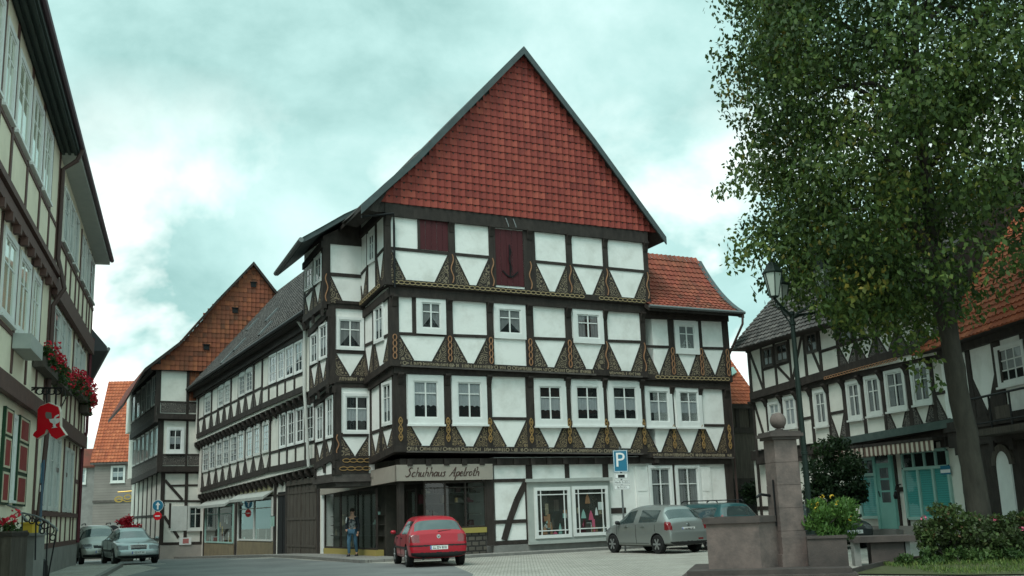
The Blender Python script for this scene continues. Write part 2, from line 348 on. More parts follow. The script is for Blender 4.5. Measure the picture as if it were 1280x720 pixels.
def ring(mb,face,cu,cz,ru,rz,w,k0,k1,n=12,ang=0.):
    ca,sa=math.cos(ang),math.sin(ang)
    def pt(r,s,a): x,y=r*math.cos(a),s*math.sin(a); return (cu+x*ca-y*sa,cz+x*sa+y*ca)
    for i in range(n):
        a,b=2*math.pi*i/n,2*math.pi*(i+1)/n
        q=[pt(ru-w,rz-w,a),pt(ru,rz,a),pt(ru,rz,b),pt(ru-w,rz-w,b)]
        mb.face([face.P(u,z,k1) for u,z in q],0,q)
        for e,g in ((q[0],q[3]),(q[1],q[2])):
            mb.face([face.P(*e,k1),face.P(*g,k1),face.P(*g,k0),face.P(*e,k0)],0,[e,g,g,e])
def ribbon(mb,face,pts,w,k0,k1):
    for a,b in zip(pts,pts[1:]): mb.bar(face,a,b,w,k0,k1)
def orn_chain(mb,face,u,z0,z1,k,n=4,r=.085,w=.032):
    h=(z1-z0)/n
    for i in range(n): ring(mb,face,u,z0+h*(i+.5),r,h*.56,w,k,k+.03)
def orn_wave(mb,face,u,z0,z1,k,amp=.05,ph=0.,n=14,per=1.5,w=.034):
    ribbon(mb,face,[(u+amp*math.sin(ph+i/n*2*math.pi*per),z0+(z1-z0)*i/n) for i in range(n+1)],w,k,k+.03)
def orn_braid(mb,face,u,z0,z1,k):
    orn_wave(mb,face,u,z0,z1,k,.07,0,14,1.5,.03); orn_wave(mb,face,u,z0,z1,k+.004,.07,math.pi,14,1.5,.03)
    h=(z1-z0)/3
    for i in range(3): ring(mb,face,u,z0+h*(i+.5),.035,.05,.03,k,k+.034,6)
def orn_band(mb,face,a,b,k,r=.075,w=.026,pitch=.21):
    L=math.hypot(b[0]-a[0],b[1]-a[1]); n=max(2,int(L/pitch)); ang=math.atan2(b[1]-a[1],b[0]-a[0])
    for i in range(n):
        t=(i+.5)/n; ring(mb,face,a[0]+(b[0]-a[0])*t,a[1]+(b[1]-a[1])*t,L/n*.58,r,w,k,k+.025,10,ang)
def orn_script(mb,face,a,b,k,h=.12):
    """carved blackletter strokes, worn past reading"""
    L=math.hypot(b[0]-a[0],b[1]-a[1]); x=0.
    while x<L-.06:
        t=x/L; u=a[0]+(b[0]-a[0])*t; z=a[1]+(b[1]-a[1])*t; q=random.random()
        if q<.06:
            ring(mb,face,u+.09,z,.08,h*.55,.028,k,k+.02,8); x+=.2; continue
        if q<.16: x+=.06; continue
        hh=h*random.uniform(.55,1.)*.5; sl=random.uniform(-.012,.012)
        mb.bar(face,(u-sl,z-hh),(u+sl,z+hh),random.uniform(.018,.032),k,k+.02)
        if random.random()<.5: mb.bar(face,(u,z+hh*.8*random.choice((-1,1))),(u+.055,z+hh*.5*random.choice((-1,1))),.018,k,k+.018)
        x+=random.uniform(.045,.075)
class House:
    def __init__(s,label,loc,cat='house',name='timber_house',group='timber framed houses around the square'):
        s.root=thing(name,label,cat,loc,0,group); s.mb={}
        s.curt=None
    def m(s,key,mats=None,name=None):
        if key not in s.mb: s.mb[key]=(MB(),mats or key,name or key)
        return s.mb[key][0]
    def piece(s,name,mats,fn):
        mb=MB(); fn(mb); return mb.build(name,mats,s.root)
    def done(s):
        for k,(mb,mats,name) in s.mb.items(): mb.build(name,mats,s.root)
def rectpx(f,x0,y0,x1,y1):
    ym=(y0+y1)/2; xm=(x0+x1)/2
    ua,ub=f.px(x0,ym)[0],f.px(x1,ym)[0]; za,zb=f.px(xm,y1)[1],f.px(xm,y0)[1]
    if ua>ub: ua,ub=ub,ua
    return ua,za,ub,zb
def window(H,f,r,case=.10,nx=2,rows=(.7,),curtain='lace',proud=.07,sill=True,mc='white',arch=0.,bars=.035,backing='interior',open_=False,name='window',sash=.05,glass='glass',sillm=None):
    """one window: casing and sash, with pane, curtain and sill as its parts"""
    u0,z0,u1,z1=r; P=H.root
    c=min(case,(u1-u0)*.2)
    fr=MB(); sh=.07 if sill else 0.
    fr.rect(f,u0,z0+sh,u0+c,z1,.0,proud); fr.rect(f,u1-c,z0+sh,u1,z1,.0,proud)
    fr.rect(f,u0+c,z1-c,u1-c,z1,.0,proud-.003); fr.rect(f,u0+c,z0+sh,u1-c,z0+sh+c,.0,proud-.003)
    a,b,lo,hi=u0+c,u1-c,z0+sh+c,z1-c
    s=sash; kk=proud*.62
    fr.rect(f,a,lo,a+s,hi,.0,kk); fr.rect(f,b-s,lo,b,hi,.0,kk)
    fr.rect(f,a+s,lo,b-s,lo+s,.0,kk-.002); fr.rect(f,a+s,hi-s,b-s,hi,.0,kk-.002)
    ia,ib,il,ih=a+s,b-s,lo+s,hi-s
    for i in range(1,nx):
        x=ia+(ib-ia)*i/nx; w=bars*1.5 if (nx==2 or (nx==4 and i==2)) else bars*.8
        fr.rect(f,x-w/2,il,x+w/2,ih,.012,kk-.004)
    for t in rows:
        z=il+(ih-il)*t
        xs=[ia]+[ia+(ib-ia)*i/nx for i in range(1,nx)]+[ib]
        for p,q in zip(xs,xs[1:]): fr.rect(f,p+bars*.75,z-bars/2,q-bars*.75,z+bars/2,.012,kk-.007)
    if arch:
        # rounded head: spandrel pieces above the casing
        n=6; cu=(u0+u1)/2; hw=(u1-u0)/2
        for sgn in (-1,1):
            pts=[(cu+sgn*hw,z1)]+[(cu+sgn*hw*math.cos(i/n*math.pi/2),z1+arch*math.sin(i/n*math.pi/2)) for i in range(n+1)]+[(cu,z1)]
            fr.prism(f,pts if sgn<0 else pts[::-1],.0,proud-.006)
    o=fr.build(name,mc,P)
    pn=MB()
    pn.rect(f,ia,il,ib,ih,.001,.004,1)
    pn.face([f.P(ia,il,.022),f.P(ib,il,.022),f.P(ib,ih,.022),f.P(ia,ih,.022)],0)
    pn.build('pane',[glass,backing],o,off=ORG[H.root])
    if curtain:
        cu=MB(); H_=ih-il; W_=ib-ia
        def cloth(x0,x1,zb,zt,hem=.0,taper=0.):
            n=max(6,int((x1-x0)/.035)); prev=None
            for i in range(n+1):
                t=i/n; x=x0+(x1-x0)*t; k=.010+.004*math.sin(t*n*1.9)+.002*math.sin(t*17)
                zz=zb+hem*abs(math.sin(t*math.pi*4))+taper*t
                cur=(f.P(x,zz,k),f.P(x,zt,k))
                if prev: cu.face([prev[0],cur[0],cur[1],prev[1]],0)
                prev=cur
        if curtain=='lace': cloth(ia+.01,ib-.01,il+H_*.26,il+H_*.68,.035)
        elif curtain=='laceup': cloth(ia+.01,ib-.01,il+H_*.30,ih-.01,.05)
        elif curtain=='full': cloth(ia+.01,ib-.01,il+.01,ih-.01)
        elif curtain=='drape':
            cloth(ia+.01,ia+W_*.47,il+H_*.02,ih-.01,0,H_*.45); cloth(ib-.01,ib-W_*.47,il+H_*.02,ih-.01,0,H_*.45)
        elif curtain=='sides':
            cloth(ia+.01,ia+W_*.36,il+.02,ih-.01); cloth(ib-W_*.36,ib-.01,il+.02,ih-.01)
        elif curtain=='half': cloth(ia+.01,ib-.01,il+.02,il+H_*.5)
        cu.build('curtain','drape' if curtain in('sides','drape') else 'lace',o,off=ORG[H.root])
    if sill:
        sl=MB(); sl.rect(f,u0-.03,z0,u1+.03,z0+sh-.003,-.02,proud+.06); sl.build('sill',sillm or mc,o,off=ORG[H.root])
    return o
def storey(H,f,bot,top,rail,posts,bays,key='timber',carve='carved',orn=None,ornm='ochre',brace=.54,sillh=.22,kp=.035,band=None,bandm='ochre',plate=.24,kplate=.10,sillk=.07,railw=.11,yref=None,edge=.05,ends=(0,0)):
    """timber framing of one storey drawn over its plastered wall"""
    B=Line(f,*bot); T=Line(f,*top); R=Line(f,*rail)
    t=H.m(key,key,'timber_frame'); pr=[]
    for xl,xr in posts:
        y=R.y((xl+xr)/2); a,b=f.px(xl,y)[0],f.px(xr,y)[0]
        pr.append((min(a,b),max(a,b)))
    idx=sorted(range(len(pr)),key=lambda i:pr[i][0])
    if idx!=list(range(len(pr))): pr=pr[::-1]; bays=bays[::-1]; orn=orn[::-1] if orn else None
    ua,ub=pr[0][0]-ends[0],pr[-1][1]+ends[1]
    # sill beam and top plate
    t.prism(f,[(ua,B.z(ua)-sillh),(ub,B.z(ub)-sillh),(ub,B.z(ub)),(ua,B.z(ua))],-.12,sillk)
    if plate: t.prism(f,[(ua,T.z(ua)),(ub,T.z(ub)),(ub,T.z(ub)+plate),(ua,T.z(ua)+plate)],-.05,kplate)
    for i,(a,b) in enumerate(pr):
        t.prism(f,[(a,B.z(a)),(b,B.z(b)),(b,T.z(b)),(a,T.z(a))],0,kp+.004*(i%2))
    for i,bk in enumerate(bays):
        a,b=pr[i][1],pr[i+1][0]; w=b-a
        if bk in 'rvp': t.prism(f,[(a,R.z(a)-railw/2),(b,R.z(b)-railw/2),(b,R.z(b)+railw/2),(a,R.z(a)+railw/2)],0,kp-.006)
        if bk in 'vb':
            bw=min(brace,w/2-.015); 
            for u,s in ((a,1),(b,-1)):
                zb=B.z(u)+.003; zt=R.z(u)-railw/2-.02
                H.piece('carved_brace',carve,lambda mb:mb.prism(f,[(u,zb),(u+s*bw,zb),(u,zt)][::s],0,kp-.012))
                t.bar(f,(u+s*.0,zt+.01),(u+s*bw,zb+.01),edge,0,kp-.002-.001*s)
        if bk=='x': 
            t.bar(f,(a,B.z(a)),(b,T.z(b)),.13,0,kp-.009)
        if bk=='z':
            t.bar(f,(b,B.z(b)),(a,T.z(a)),.13,0,kp-.009)
        if bk=='/': t.bar(f,(a,B.z(a)),(b,R.z(b)),.11,0,kp-.009); t.prism(f,[(a,R.z(a)-railw/2),(b,R.z(b)-railw/2),(b,R.z(b)+railw/2),(a,R.z(a)+railw/2)],0,kp-.006)
    if orn:
        for (a,b),o in zip(pr,orn):
            om=MB()
            u=(a+b)/2; z0=B.z(u)+.03; z1=R.z(u)-.03; k=kp+.004
            if o=='c': orn_chain(om,f,u,z0,z1,k)
            elif o=='w': orn_wave(om,f,u,z0,z1,k)
            elif o=='b': orn_braid(om,f,u,z0+.12,z0+(z1-z0)*1.05,k)
            om.build('post_ornament',ornm,H.root)
    if band:
        for kind,xa,xb in band:
            ua_,ub_=f.px(xa,B.y(xa))[0],f.px(xb,B.y(xb))[0]
            if ua_>ub_: ua_,ub_=ub_,ua_
            A_,B_=(ua_,B.z(ua_)-sillh*.5),(ub_,B.z(ub_)-sillh*.5)
            if kind=='chain': H.piece('chain_band',bandm,lambda mb:orn_band(mb,f,A_,B_,sillk))
            else: 
                H.piece('carved_lettering','pale_carving',lambda mb:orn_script(mb,f,A_,B_,sillk,sillh*.62))
                H.piece('carved_rail','timber_grey',lambda mb:mb.bar(f,(A_[0],A_[1]-sillh*.46),(B_[0],B_[1]-sillh*.46),.06,sillk-.02,sillk+.05))
    return pr,B,T,R
def brackets(H,f,us,zfun,kup,h=.42,w=.2,key='timber'):
    """stepped brackets carrying the jetty above, f the lower wall plane"""
    t=H.m(key,key,'timber_frame')
    for u in us:
        z=zfun(u)
        prof=[(0,z-h),(.06,z-h),(kup*.45+.05,z-h*.5),(kup+.06,z-h*.18),(kup+.06,z),(0,z)]
        t.hull2([f.P(u-w/2,zz,k) for k,zz in prof],[f.P(u+w/2,zz,k) for k,zz in prof],None)
# ================================================================ the gabled corner house
C0=ground(500,700); dA=hdir(3150,547); nA=(dA[1],-dA[0])
A0=Face((C0.x,C0.y),dA,nA)
dW=(-nA[0],-nA[1]); nW=(-dA[0],-dA[1])
W0=Face((C0.x,C0.y),dW,nW)
KA=[0,.20,.32,.45]; KW=[0,.22,.36,.50]
A=[A0.off(k) for k in KA]; W=[W0.off(k) for k in KW]
H=House('tall black and white timber house with red tiled gable and shoe shop at its corner',(C0.x,C0.y,0))
H1=H
DEP=8.0
# z levels (sill bottoms) taken at both ends of the facade
ZL=[0.,3.42,6.50,9.46,12.60]
UE=[10.75,A[1].px(806,540)[0],A[2].px(807,430)[0],A[3].px(810.5,340)[0]]
pl=H.m('plaster','plaster','wall')
# bodies: ground floor stands back at the shop corner
pl.prism(A[0],[(3.72,.0),(10.7,.0),(10.7,3.45),(3.72,3.45)],-DEP,0)
E_='timber'
# --- third floor
F3=storey(H,A[3],((492,349),(805,374)),((488,270.7),(804,304)),((490,310.5),(805,339.5)),
 [(480.5,488.4),(560,568.6),(611,618),(654.5,669),(707.7,715.2),(753.8,760.2),(805,810.5)],
 'vvnvvv',orn='_wwwwww',ornm='ochre_red',bandm='pale_chain',band=[('chain',490,728.5),('chain',747.5,805.5)],plate=.62)
# --- second floor
F2=storey(H,A[2],((500,450),(801,464.8)),((499,371),(800,391.8)),((498,417),(800,427.5)),
 [(487,498.5),(557,566),(608.7,616.7),(656.7,667),(707,715),(754,759.5),(801,807)],
 'vvpvvv',orn='ccccccw'.replace('cccccc','cccccw'),ornm='ochre_red',band=[('script',500,743),('script',761,801)],plate=.36)
# --- first floor
F1=storey(H,A[1],((507,557),(802,560.8)),((509,467.5),(800,476)),((508,522),(800,525)),
 [(491.8,508),(554.5,564),(608,615),(658,668),(707,714),(753.8,759.5),(800.8,806)],
 'bbvbbb',orn='bbbbbbb',ornm='ochre',carve='carved_gold',band=[('script',507,802)],plate=.36)
SB=[None]+[(lambda u,B=S_[1]:B.z(u)-.20) for S_ in (F1,F2,F3)]+[lambda u:12.60]
for i in (1,2,3):
    f=A[i]; a_,c_=-KW[i],UE[i]; pl.prism(f,[(a_,SB[i](a_)),(c_,SB[i](c_)),(c_,SB[i+1](c_)),(a_,SB[i+1](a_))],-DEP,0)
    H.m('timber','timber','timber_frame').prism(f,[(a_-.01,SB[i](a_)-.035),(c_+.01,SB[i](c_)-.035),(c_+.01,SB[i](c_)-.002),(a_-.01,SB[i](a_)-.002)],-DEP,.03)
# loft door and shutter
t=H.m('timber')
for x0,y0,x1,y1,nm,lb in ((524.5,275,560,313,'loft_shutter',None),(619,287.5,654,357.5,'loft_door',None)):
    r=rectpx(A[3],x0,y0,x1,y1); d=MB(); n=5
    for i in range(n):
        a=r[0]+(r[2]-r[0])*i/n; b=r[0]+(r[2]-r[0])*(i+1)/n-.012
        d.rect(A[3],a,r[1],b,r[3],0,.02+.006*(i%2))
    o=d.build(nm,'oxblood',H.root)
    t.rect(A[3],r[0]-.09,r[1],r[0],r[3],0,.045); t.rect(A[3],r[2],r[1],r[2]+.09,r[3],0,.045)
    if nm=='loft_door':
        uc=(r[0]+r[2])/2; zc=r[1]+.35; h=MB()
        h.bar(A[3],(uc,zc),(uc,zc+1.25),.05,.028,.05)
        ribbon(h,A[3],[(uc-.33+.66*i/10,zc+.22-.22*math.sin(i/10*math.pi)) for i in range(11)],.055,.03,.052)
        ribbon(h,A[3],[(uc+.05*math.sin(i*.9),zc+.2+i*.09) for i in range(11)],.03,.052,.07)
        h.build('iron_hook','iron',o,off=ORG[H.root])
        h=MB()
        for du in (-.16,.16): h.tube([A[3].P(uc+du,r[3]+.42,.12),A[3].P(uc+du,r[3]+.12,.3),A[3].P(uc+du,r[3]+.02,.34)],.02,6)
        h.build('hoist_iron','zinc',H.root)
    if nm=='loft_shutter': t.rect(A[3],r[0],r[3],r[2],r[3]+.12,0,.043)
# jetties: brackets at every post
for (pr,B,T,R),f,ku,zl in ((F3,A[3],.12,None),(F2,A[2],.14,None),(F1,A[1],.13,None)):
    brackets(H,f,[(a+b)/2 for a,b in pr],lambda u,T=T:T.z(u)+.04,ku,.40,.2)
# ground floor framing
g0=A[0]
sg=lambda x,y:g0.px(x,y)
tp=Line(g0,(616.5,580.5),(760,578.5))
t.prism(g0,[(-.0,3.16),(10.72,3.16),(10.72,3.42),(-.0,3.42)],-.4,.10)
for i in range(16): t.rect(g0,.25+i*.7,3.0+.17,.45+i*.7,3.40,.10,.19)
for xl,xr,y0,y1 in ((607.8,617.2,597,682),(657,664.5,578,600),(705.8,711,578,600),(753,759.6,578,600)):
    ym=(y0+y1)/2; a,b=sg(xl,ym)[0],sg(xr,ym)[0]; z0,z1=sg((xl+xr)/2,y1)[1],sg((xl+xr)/2,y0)[1]+(.12 if y0<590 else 0)
    t.rect(g0,a,z0,b,z1,0,.045)
u1,u2=sg(617.3,640)[0],sg(662,640)[0]
for y,h in ((600.5,.12),(651.8,.13),(678,.15)):
    z=sg(640,y)[1]; t.rect(g0,u1,z-h/2,u2 if y>610 else sg(658,600)[0],z+h/2,0,.037)
pts=[sg(657,603),sg(646,625),sg(637,650),sg(630,675)]
for a,b in zip(pts,pts[1:]): t.bar(g0,a,b,.24,0,.041)
t.rect(g0,sg(657,640)[0],sg(660,678)[1],sg(658.8,640)[0]+.08,sg(660,600)[1],0,.036)
t.rect(g0,sg(761,638)[0],sg(765,642)[1],sg(782,638)[0],sg(765,635)[1],0,.03)
pz=MB(); pz.rect(g0,sg(617,690)[0],-.3,10.75,sg(640,681)[1],-.05,.06); pz.rect(g0,sg(690,680)[0]-.4,.10,sg(690,680)[0]+.2,.17,.06,.066)
pz.build('plinth','stone_pale',H.root)
# gift-shop window: grey surround with two casements
sw=MB(); r=rectpx(g0,658.5,598.5,762,677.5)
sw.rect(g0,r[0],r[1],r[2],r[3],0,.10); sw.rect(g0,r[0]-.08,r[3]-.10,r[2]+.08,r[3]+.02,.10,.2); sw.rect(g0,r[0]-.05,r[1]-.02,r[2]+.05,r[1]+.10,.10,.18)
so=sw.build('shop_window_surround','offwhite',H.root)
gs=g0.off(.10)
goods_cols=['signred','white','tile_orange','teal_light','ochre','oxblood','offwhite','rosepink','jeans']
def goods(name,parent,f,u0,z0,u1,z1,n,cols,off,hmax=.5):
    mb=MB(); ms=list(cols)
    for i in range(n):
        u=random.uniform(u0,u1-.12); w=random.uniform(.08,.26); h=random.uniform(.10,hmax)
        z=z0 if random.random()<.55 else z0+random.uniform(.1,max(.15,(z1-z0)*.75)); k=random.uniform(.004,.012)+i*.0006
        w=min(w,u1-u); h=min(h,z1-z)
        if random.random()<.5: mb.rect(f,u,z,u+w,z+h,.003,k,random.randrange(len(ms)))
        else: mb.prism(f,[(u,z),(u+w,z),(u+w*.8,z+h*.6),(u+w*.5,z+h),(u+w*.2,z+h*.6)],.003,k,random.randrange(len(ms)))
    return mb.build(name,ms,parent,off=off)
def shopcase(H,parent,f,r,inset=.15,mc='white',name='shop_window',g=None,ng=16,backing='interior_warm'):
    u0,z0,u1,z1=r; fr=MB(); c=.12
    fr.rect(f,u0,z0,u0+c,z1,0,.06); fr.rect(f,u1-c,z0,u1,z1,0,.06); fr.rect(f,u0+c,z0,u1-c,z0+c,0,.057); fr.rect(f,u0+c,z1-c,u1-c,z1,0,.057)
    a,b,lo,hi=u0+c,u1-c,z0+c,z1-c
    if inset:
        for x in (a+inset,b-inset): fr.rect(f,x-.018,lo,x+.018,hi,.02,.05)
        for z in (lo+inset,hi-inset): fr.rect(f,a,z-.018,b,z+.018,.022,.047)
    o=fr.build(name,mc,parent,off=ORG[H.root])
    pn=MB(); pn.rect(f,a,lo,b,hi,.001,.003,1); pn.face([f.P(a,lo,.03),f.P(b,lo,.03),f.P(b,hi,.03),f.P(a,hi,.03)],0)
    pn.build('pane',['glass',backing],o,off=ORG[H.root])
    if g: goods('window_display',o,f,a+.05,lo+.02,b-.05,hi-.15,ng,g,ORG[H.root])
    return o
random.seed(5)
for x0,y0,x1,y1 in ((668,609,713,672.5),(715.5,607.5,760.3,669.5)):
    shopcase(H,so,gs,rectpx(gs,x0,y0,x1,y1),g=['oxblood','white','ochre_red','offwhite','teal_light','pale_carving','rosepink','timber_board'],ng=22)
# shoe shop: deep shop front round the corner
z3=sg(556,590)[1]; sgn=MB()
ub=sg(616,590)[0]; zt=sg(556,580.7)[1]; zb=sg(556,600.5)[1]
fk=A0.off(.16); fkW=W0.off(.16)
ul=fk.px(616,590)[0]; 
sgn.prism(fk,[(-.16,zb),(ul,zb),(ul,zt),(-.16,zt)],-.14,0)
uw=fkW.px(400,605)[0]
zwl=fkW.px(402,602)[1]; zwb=fkW.px(402,619)[1]
sgn.prism(fkW,[(-.155,zb+.003),(uw,zwb),(uw,zwl),(-.155,zt-.003)],-.137,0)
so=sgn.build('shop_sign',mat('sign_cream_board',(.35,.31,.265),.6,col2=(.30,.265,.23),nscale=2),H.root)
# handwritten shop name, each letter from pen strokes
GL={'S':[[(.62,.92),(.45,1.0),(.25,.9),(.22,.72),(.42,.55),(.5,.35),(.38,.08),(.15,.02),(0,.15)]],
'c':[[(.4,.45),(.28,.52),(.1,.4),(.08,.15),(.22,.02),(.42,.12)]],
'h':[[(.12,0),(.12,1.0),(.02,.9)],[(.12,.35),(.3,.52),(.42,.42),(.42,.08),(.52,.02)]],
'u':[[(.05,.5),(.06,.12),(.2,.02),(.36,.15)],[(.38,.5),(.38,.08),(.5,.02)]],
'a':[[(.4,.42),(.25,.52),(.08,.38),(.06,.14),(.2,.02),(.38,.18)],[(.4,.5),(.4,.08),(.5,.02)]],
's':[[(.36,.46),(.22,.52),(.1,.42),(.26,.28),(.3,.12),(.16,.01),(.02,.08)]],
'A':[[(0,0),(.2,.3),(.48,1.0),(.52,.5),(.56,0),(.66,.05)],[(.12,.36),(.62,.40)]],
'p':[[(.1,.5),(.08,-.4)],[(.1,.35),(.26,.52),(.42,.4),(.38,.12),(.22,.02),(.1,.1)]],
'e':[[(.06,.24),(.36,.32),(.34,.48),(.2,.52),(.07,.36),(.08,.12),(.22,.01),(.42,.14)]],
'l':[[(.12,1.0),(.1,.12),(.2,.02),(.3,.08)]],
'r':[[(.08,.5),(.1,0)],[(.1,.32),(.24,.5),(.38,.46)]],
'o':[[(.24,.52),(.08,.4),(.07,.14),(.22,.02),(.38,.14),(.38,.4),(.24,.52)]],
't':[[(.18,.85),(.16,.12),(.26,.02),(.36,.1)],[(.02,.55),(.36,.58)]]}
WD={'S':.66,'c':.44,'h':.53,'u':.51,'a':.51,'s':.40,'A':.70,'p':.46,'e':.44,'l':.28,'r':.36,'o':.44,'t':.34,' ':.5}
def handlettering(mb,f,txt,u,z,size,k,slant=.35,width=1.,ud=1,pen=.07):
    x=0.
    for ch in txt:
        for st in GL.get(ch,[]):
            P=[(u+ud*(x+px_+slant*py_)*size*width,z+py_*size) for px_,py_ in st]
            for i,(a,b) in enumerate(zip(P,P[1:])):
                w=size*(pen*1.7 if b[1]<a[1]-size*.05 else pen); mb.bar(f,a,b,w,0,k+.0004*i)
        x+=WD.get(ch,.4)
    return x*size*width
ua=fk.px(506,592)[0]; ue=fk.px(602,590)[0]; zl=fk.px(508,597)[1]; s=fk.px(510,586)[1]-zl
tot=sum(WD[c] for c in 'Schuhhaus Apelroth')*s
inkm=mat('dark_brown_lettering',(.06,.03,.025),.6); x_=ua; wd_=(ue-ua)/tot/1.09
for word in ('Schuhhaus','Apelroth'):
    lt=MB(); x_+=handlettering(lt,fk,word,x_,zl+.02,s*1.05,.01,width=wd_)+.5*s*wd_
    lt.build('lettering',inkm,so,off=ORG[H.root])
# worn lettering on the street side of the fascia
x_=fkW.px(478,594)[0]+1.75; inkf=mat('faded_lettering',(.24,.225,.19),.7)
for word in ('Schuhhaus','Apelroth'):
    lt=MB(); x_-=handlettering(lt,fkW,word,x_,zl+.06,s*.55,.006,width=.55,ud=-1)+.1
    lt.build('lettering',inkf,so,off=ORG[H.root])
# recessed glazing
iz=MB(); gi=A0.off(-.9); wi=W0.off(-.9)
iz.rect(A0,.0,zb-.05,3.72,3.42,-6,-1.0,0)            # ceiling block over the shop
iz.prism(A0,[(.35,.0),(3.7,.0),(3.7,zb-.04),(.35,zb-.04)],-8.8,-2.2)  # shop interior mass
iz.build('shop_interior','interior_warm',H.root)
def shopglass(f,u0,z0,u1,z1,nx,name='shop_window',base=True,tr=.82,gcols=None,ng=20,frame='timber'):
    fr=MB(); w=.055
    xs=[u0+(u1-u0)*i/nx for i in range(nx+1)]
    for x in xs: fr.rect(f,x-w/2,z0,x+w/2,z1,-.04,.03)
    fr.rect(f,u0,z1-.07,u1,z1,-.04,.025); fr.rect(f,u0,z0,u1,z0+.07,-.04,.025)
    if tr: fr.rect(f,u0,z0+(z1-z0)*tr-.02,u1,z0+(z1-z0)*tr+.02,-.03,.02)
    o=fr.build(name,frame,H.root)
    pn=MB(); pn.face([f.P(u0,z0,0),f.P(u1,z0,0),f.P(u1,z1,0),f.P(u0,z1,0)],0); pn.build('pane','glass',o,off=ORG[H.root])
    if gcols:
        d=MB()
        for i in range(ng):
            u=random.uniform(u0+.1,u1-.35); k=-random.uniform(.25,1.0); z=z0+random.choice((.08,.08,.5,.9,1.25))
            ww,hh,dd=random.uniform(.10,.28),random.uniform(.10,.42),random.uniform(.1,.2); mi=random.randrange(len(gcols))
            if random.random()<.6: d.rect(f,u,z,u+ww,z+hh,k-dd,k,mi)
            else: d.prism(f,[(u,z),(u+.26,z),(u+.26,z+.05),(u+.13,z+.09),(u+.09,z+.17),(u,z+.16)],k-.09,k,mi)
        for zz in (.47,.87,1.22): d.rect(f,u0+.1,z0+zz,u1-.1,z0+zz+.025,-1.0,-.2,0)
        d.build('shop_display',gcols,o,off=ORG[H.root])
    return o
random.seed(9)
up=sg(608,660)[0]
shopglass(A0,.95,.98,up-.02,zb-.03,3,gcols=['interior_warm','ochre','stone_yellow','pale_carving','timber_board','oxblood','yellow'],ng=26,tr=.86)
bs=MB(); bs.rect(A0,.95,-.2,up-.02,.80,-.3,.03); bs.build('rubble_stone_base','rubble',H.root)
bs=MB(); bs.rect(A0,.92,.80,up-.02,.98,-.3,.08); bs.build('shop_window_shelf',mat('mustard_ledge',(.33,.27,.075),.6),H.root)
# corner column, entrance and street-side glass
cl=H.m('timber'); cl.rect(A0,-.02,-.1,.18,zb,-.2,.0)
u_end=W0.px(404,690)[0]
shopglass(W0,2.2,.30,u_end-.25,zb-.15,3,gcols=['interior_warm','stone_yellow','pale_carving','white','teal_light','timber_board'],ng=34,tr=0)
bs=MB(); bs.rect(W0,2.15,-.2,u_end-.2,.30,-.25,.05); bs.build('shop_window_shelf',mat('ochre_ledge',(.33,.26,.08),.6),H.root)
dr=MB(); dr.rect(W0.off(-.9),.55,0,.62,2.4,0,.06); dr.rect(W0.off(-.9),1.35,0,1.42,2.4,0,.06); dr.rect(W0.off(-.9),.62,2.33,1.35,2.4,0,.05); dr.rect(W0.off(-.9),.62,0,1.35,.2,0,.05)
do=dr.build('shop_door','timber',H.root); pn=MB(); pn.face([W0.P(.62,.2,-.87),W0.P(1.35,.2,-.87),W0.P(1.35,2.33,-.87),W0.P(.62,2.33,-.87)]); pn.build('pane','glass',do,off=ORG[H.root])
pl.prism(W0,[(u_end-.25,0),(u_end+.2,0),(u_end+.2,3.42),(u_end-.25,3.42)],-2.,0)
wp=MB(); wp.rect(W0,u_end-.22,.25,u_end+.02,3.0,0,.07); wp.build('white_pilaster','white',H.root)
# --- windows of the street front
for x0,y0,x1,y1,cu in ((519.8,371.8,556.6,417.8,'drape'),(616.8,380.5,656.3,423.8,'drape'),(715.4,387.3,753.5,429.5,'sides')):
    window(H,A[2],rectpx(A[2],x0,y0,x1,y1),case=.2,nx=2,rows=(.66,),curtain=cu,sill=False)
t.rect(A[2],A[2].px(515,400)[0],A[2].px(517,417)[1],A[2].px(519.6,400)[0],A[2].px(517,371)[1],0,.034)
for x0,y0,x1,y1 in ((509,469,554,533),(564.3,470.5,608,533),(667.3,476,707.3,535),(714,476.3,753.7,534.3),(760,477,800.7,534)):
    window(H,A[1],rectpx(A[1],x0,y0,x1,y1),case=.22,nx=2,rows=(.69,),curtain='laceup' if x0<600 else 'lace')
# --- gable
GK=.58; AG=A0.off(GK); AV=A0.off(GK+.28)
prof=[AV.px(*p) for p in ((452,256),(480,230),(519,196),(550,164),(655,57.5),(744.5,174),(833,296))]
bd=MB(); gp=[AG.px(*p) for p in ((470,252),(519,204),(550,172),(655,68),(744,182),(829,293))]
body=[(gp[0][0],12.60),(gp[-1][0],12.60)]+gp[::-1]
H.m('gable_body','timber','gable_wall').prism(AG,[(gp[0][0]+.1,12.58),(gp[-1][0]-.1,12.58)]+[(u,z+.02) for u,z in gp[::-1]],-.5,-.03)
H.m('gable_body').prism(AG,[(gp[0][0]-.45,12.15),(gp[0][0]+.6,12.15),(gp[0][0]+.6,gp[0][1]+.35),(gp[0][0]-.1,gp[0][1]+.0)],-.5,-.06)
gt=MB(); poly=[(gp[0][0]+.15,12.5),(gp[-1][0]-.05,12.5)]+gp[::-1]
tiles(gt,facesurf(AG,-.03),gp[0][0]-.2,gp[-1][0]+.2,12.52,gp[3][1]+.2,.288,.282,[(u-(.17 if z<13 and u>8 else 0)-(.10 if 13<z<18.5 and u>5.7 else 0),z+.03) for u,z in poly],lift=.034,amp=.028,nseg=4)
gt.build('hung_gable_tiles','tile_gable',H.root,smooth=False)
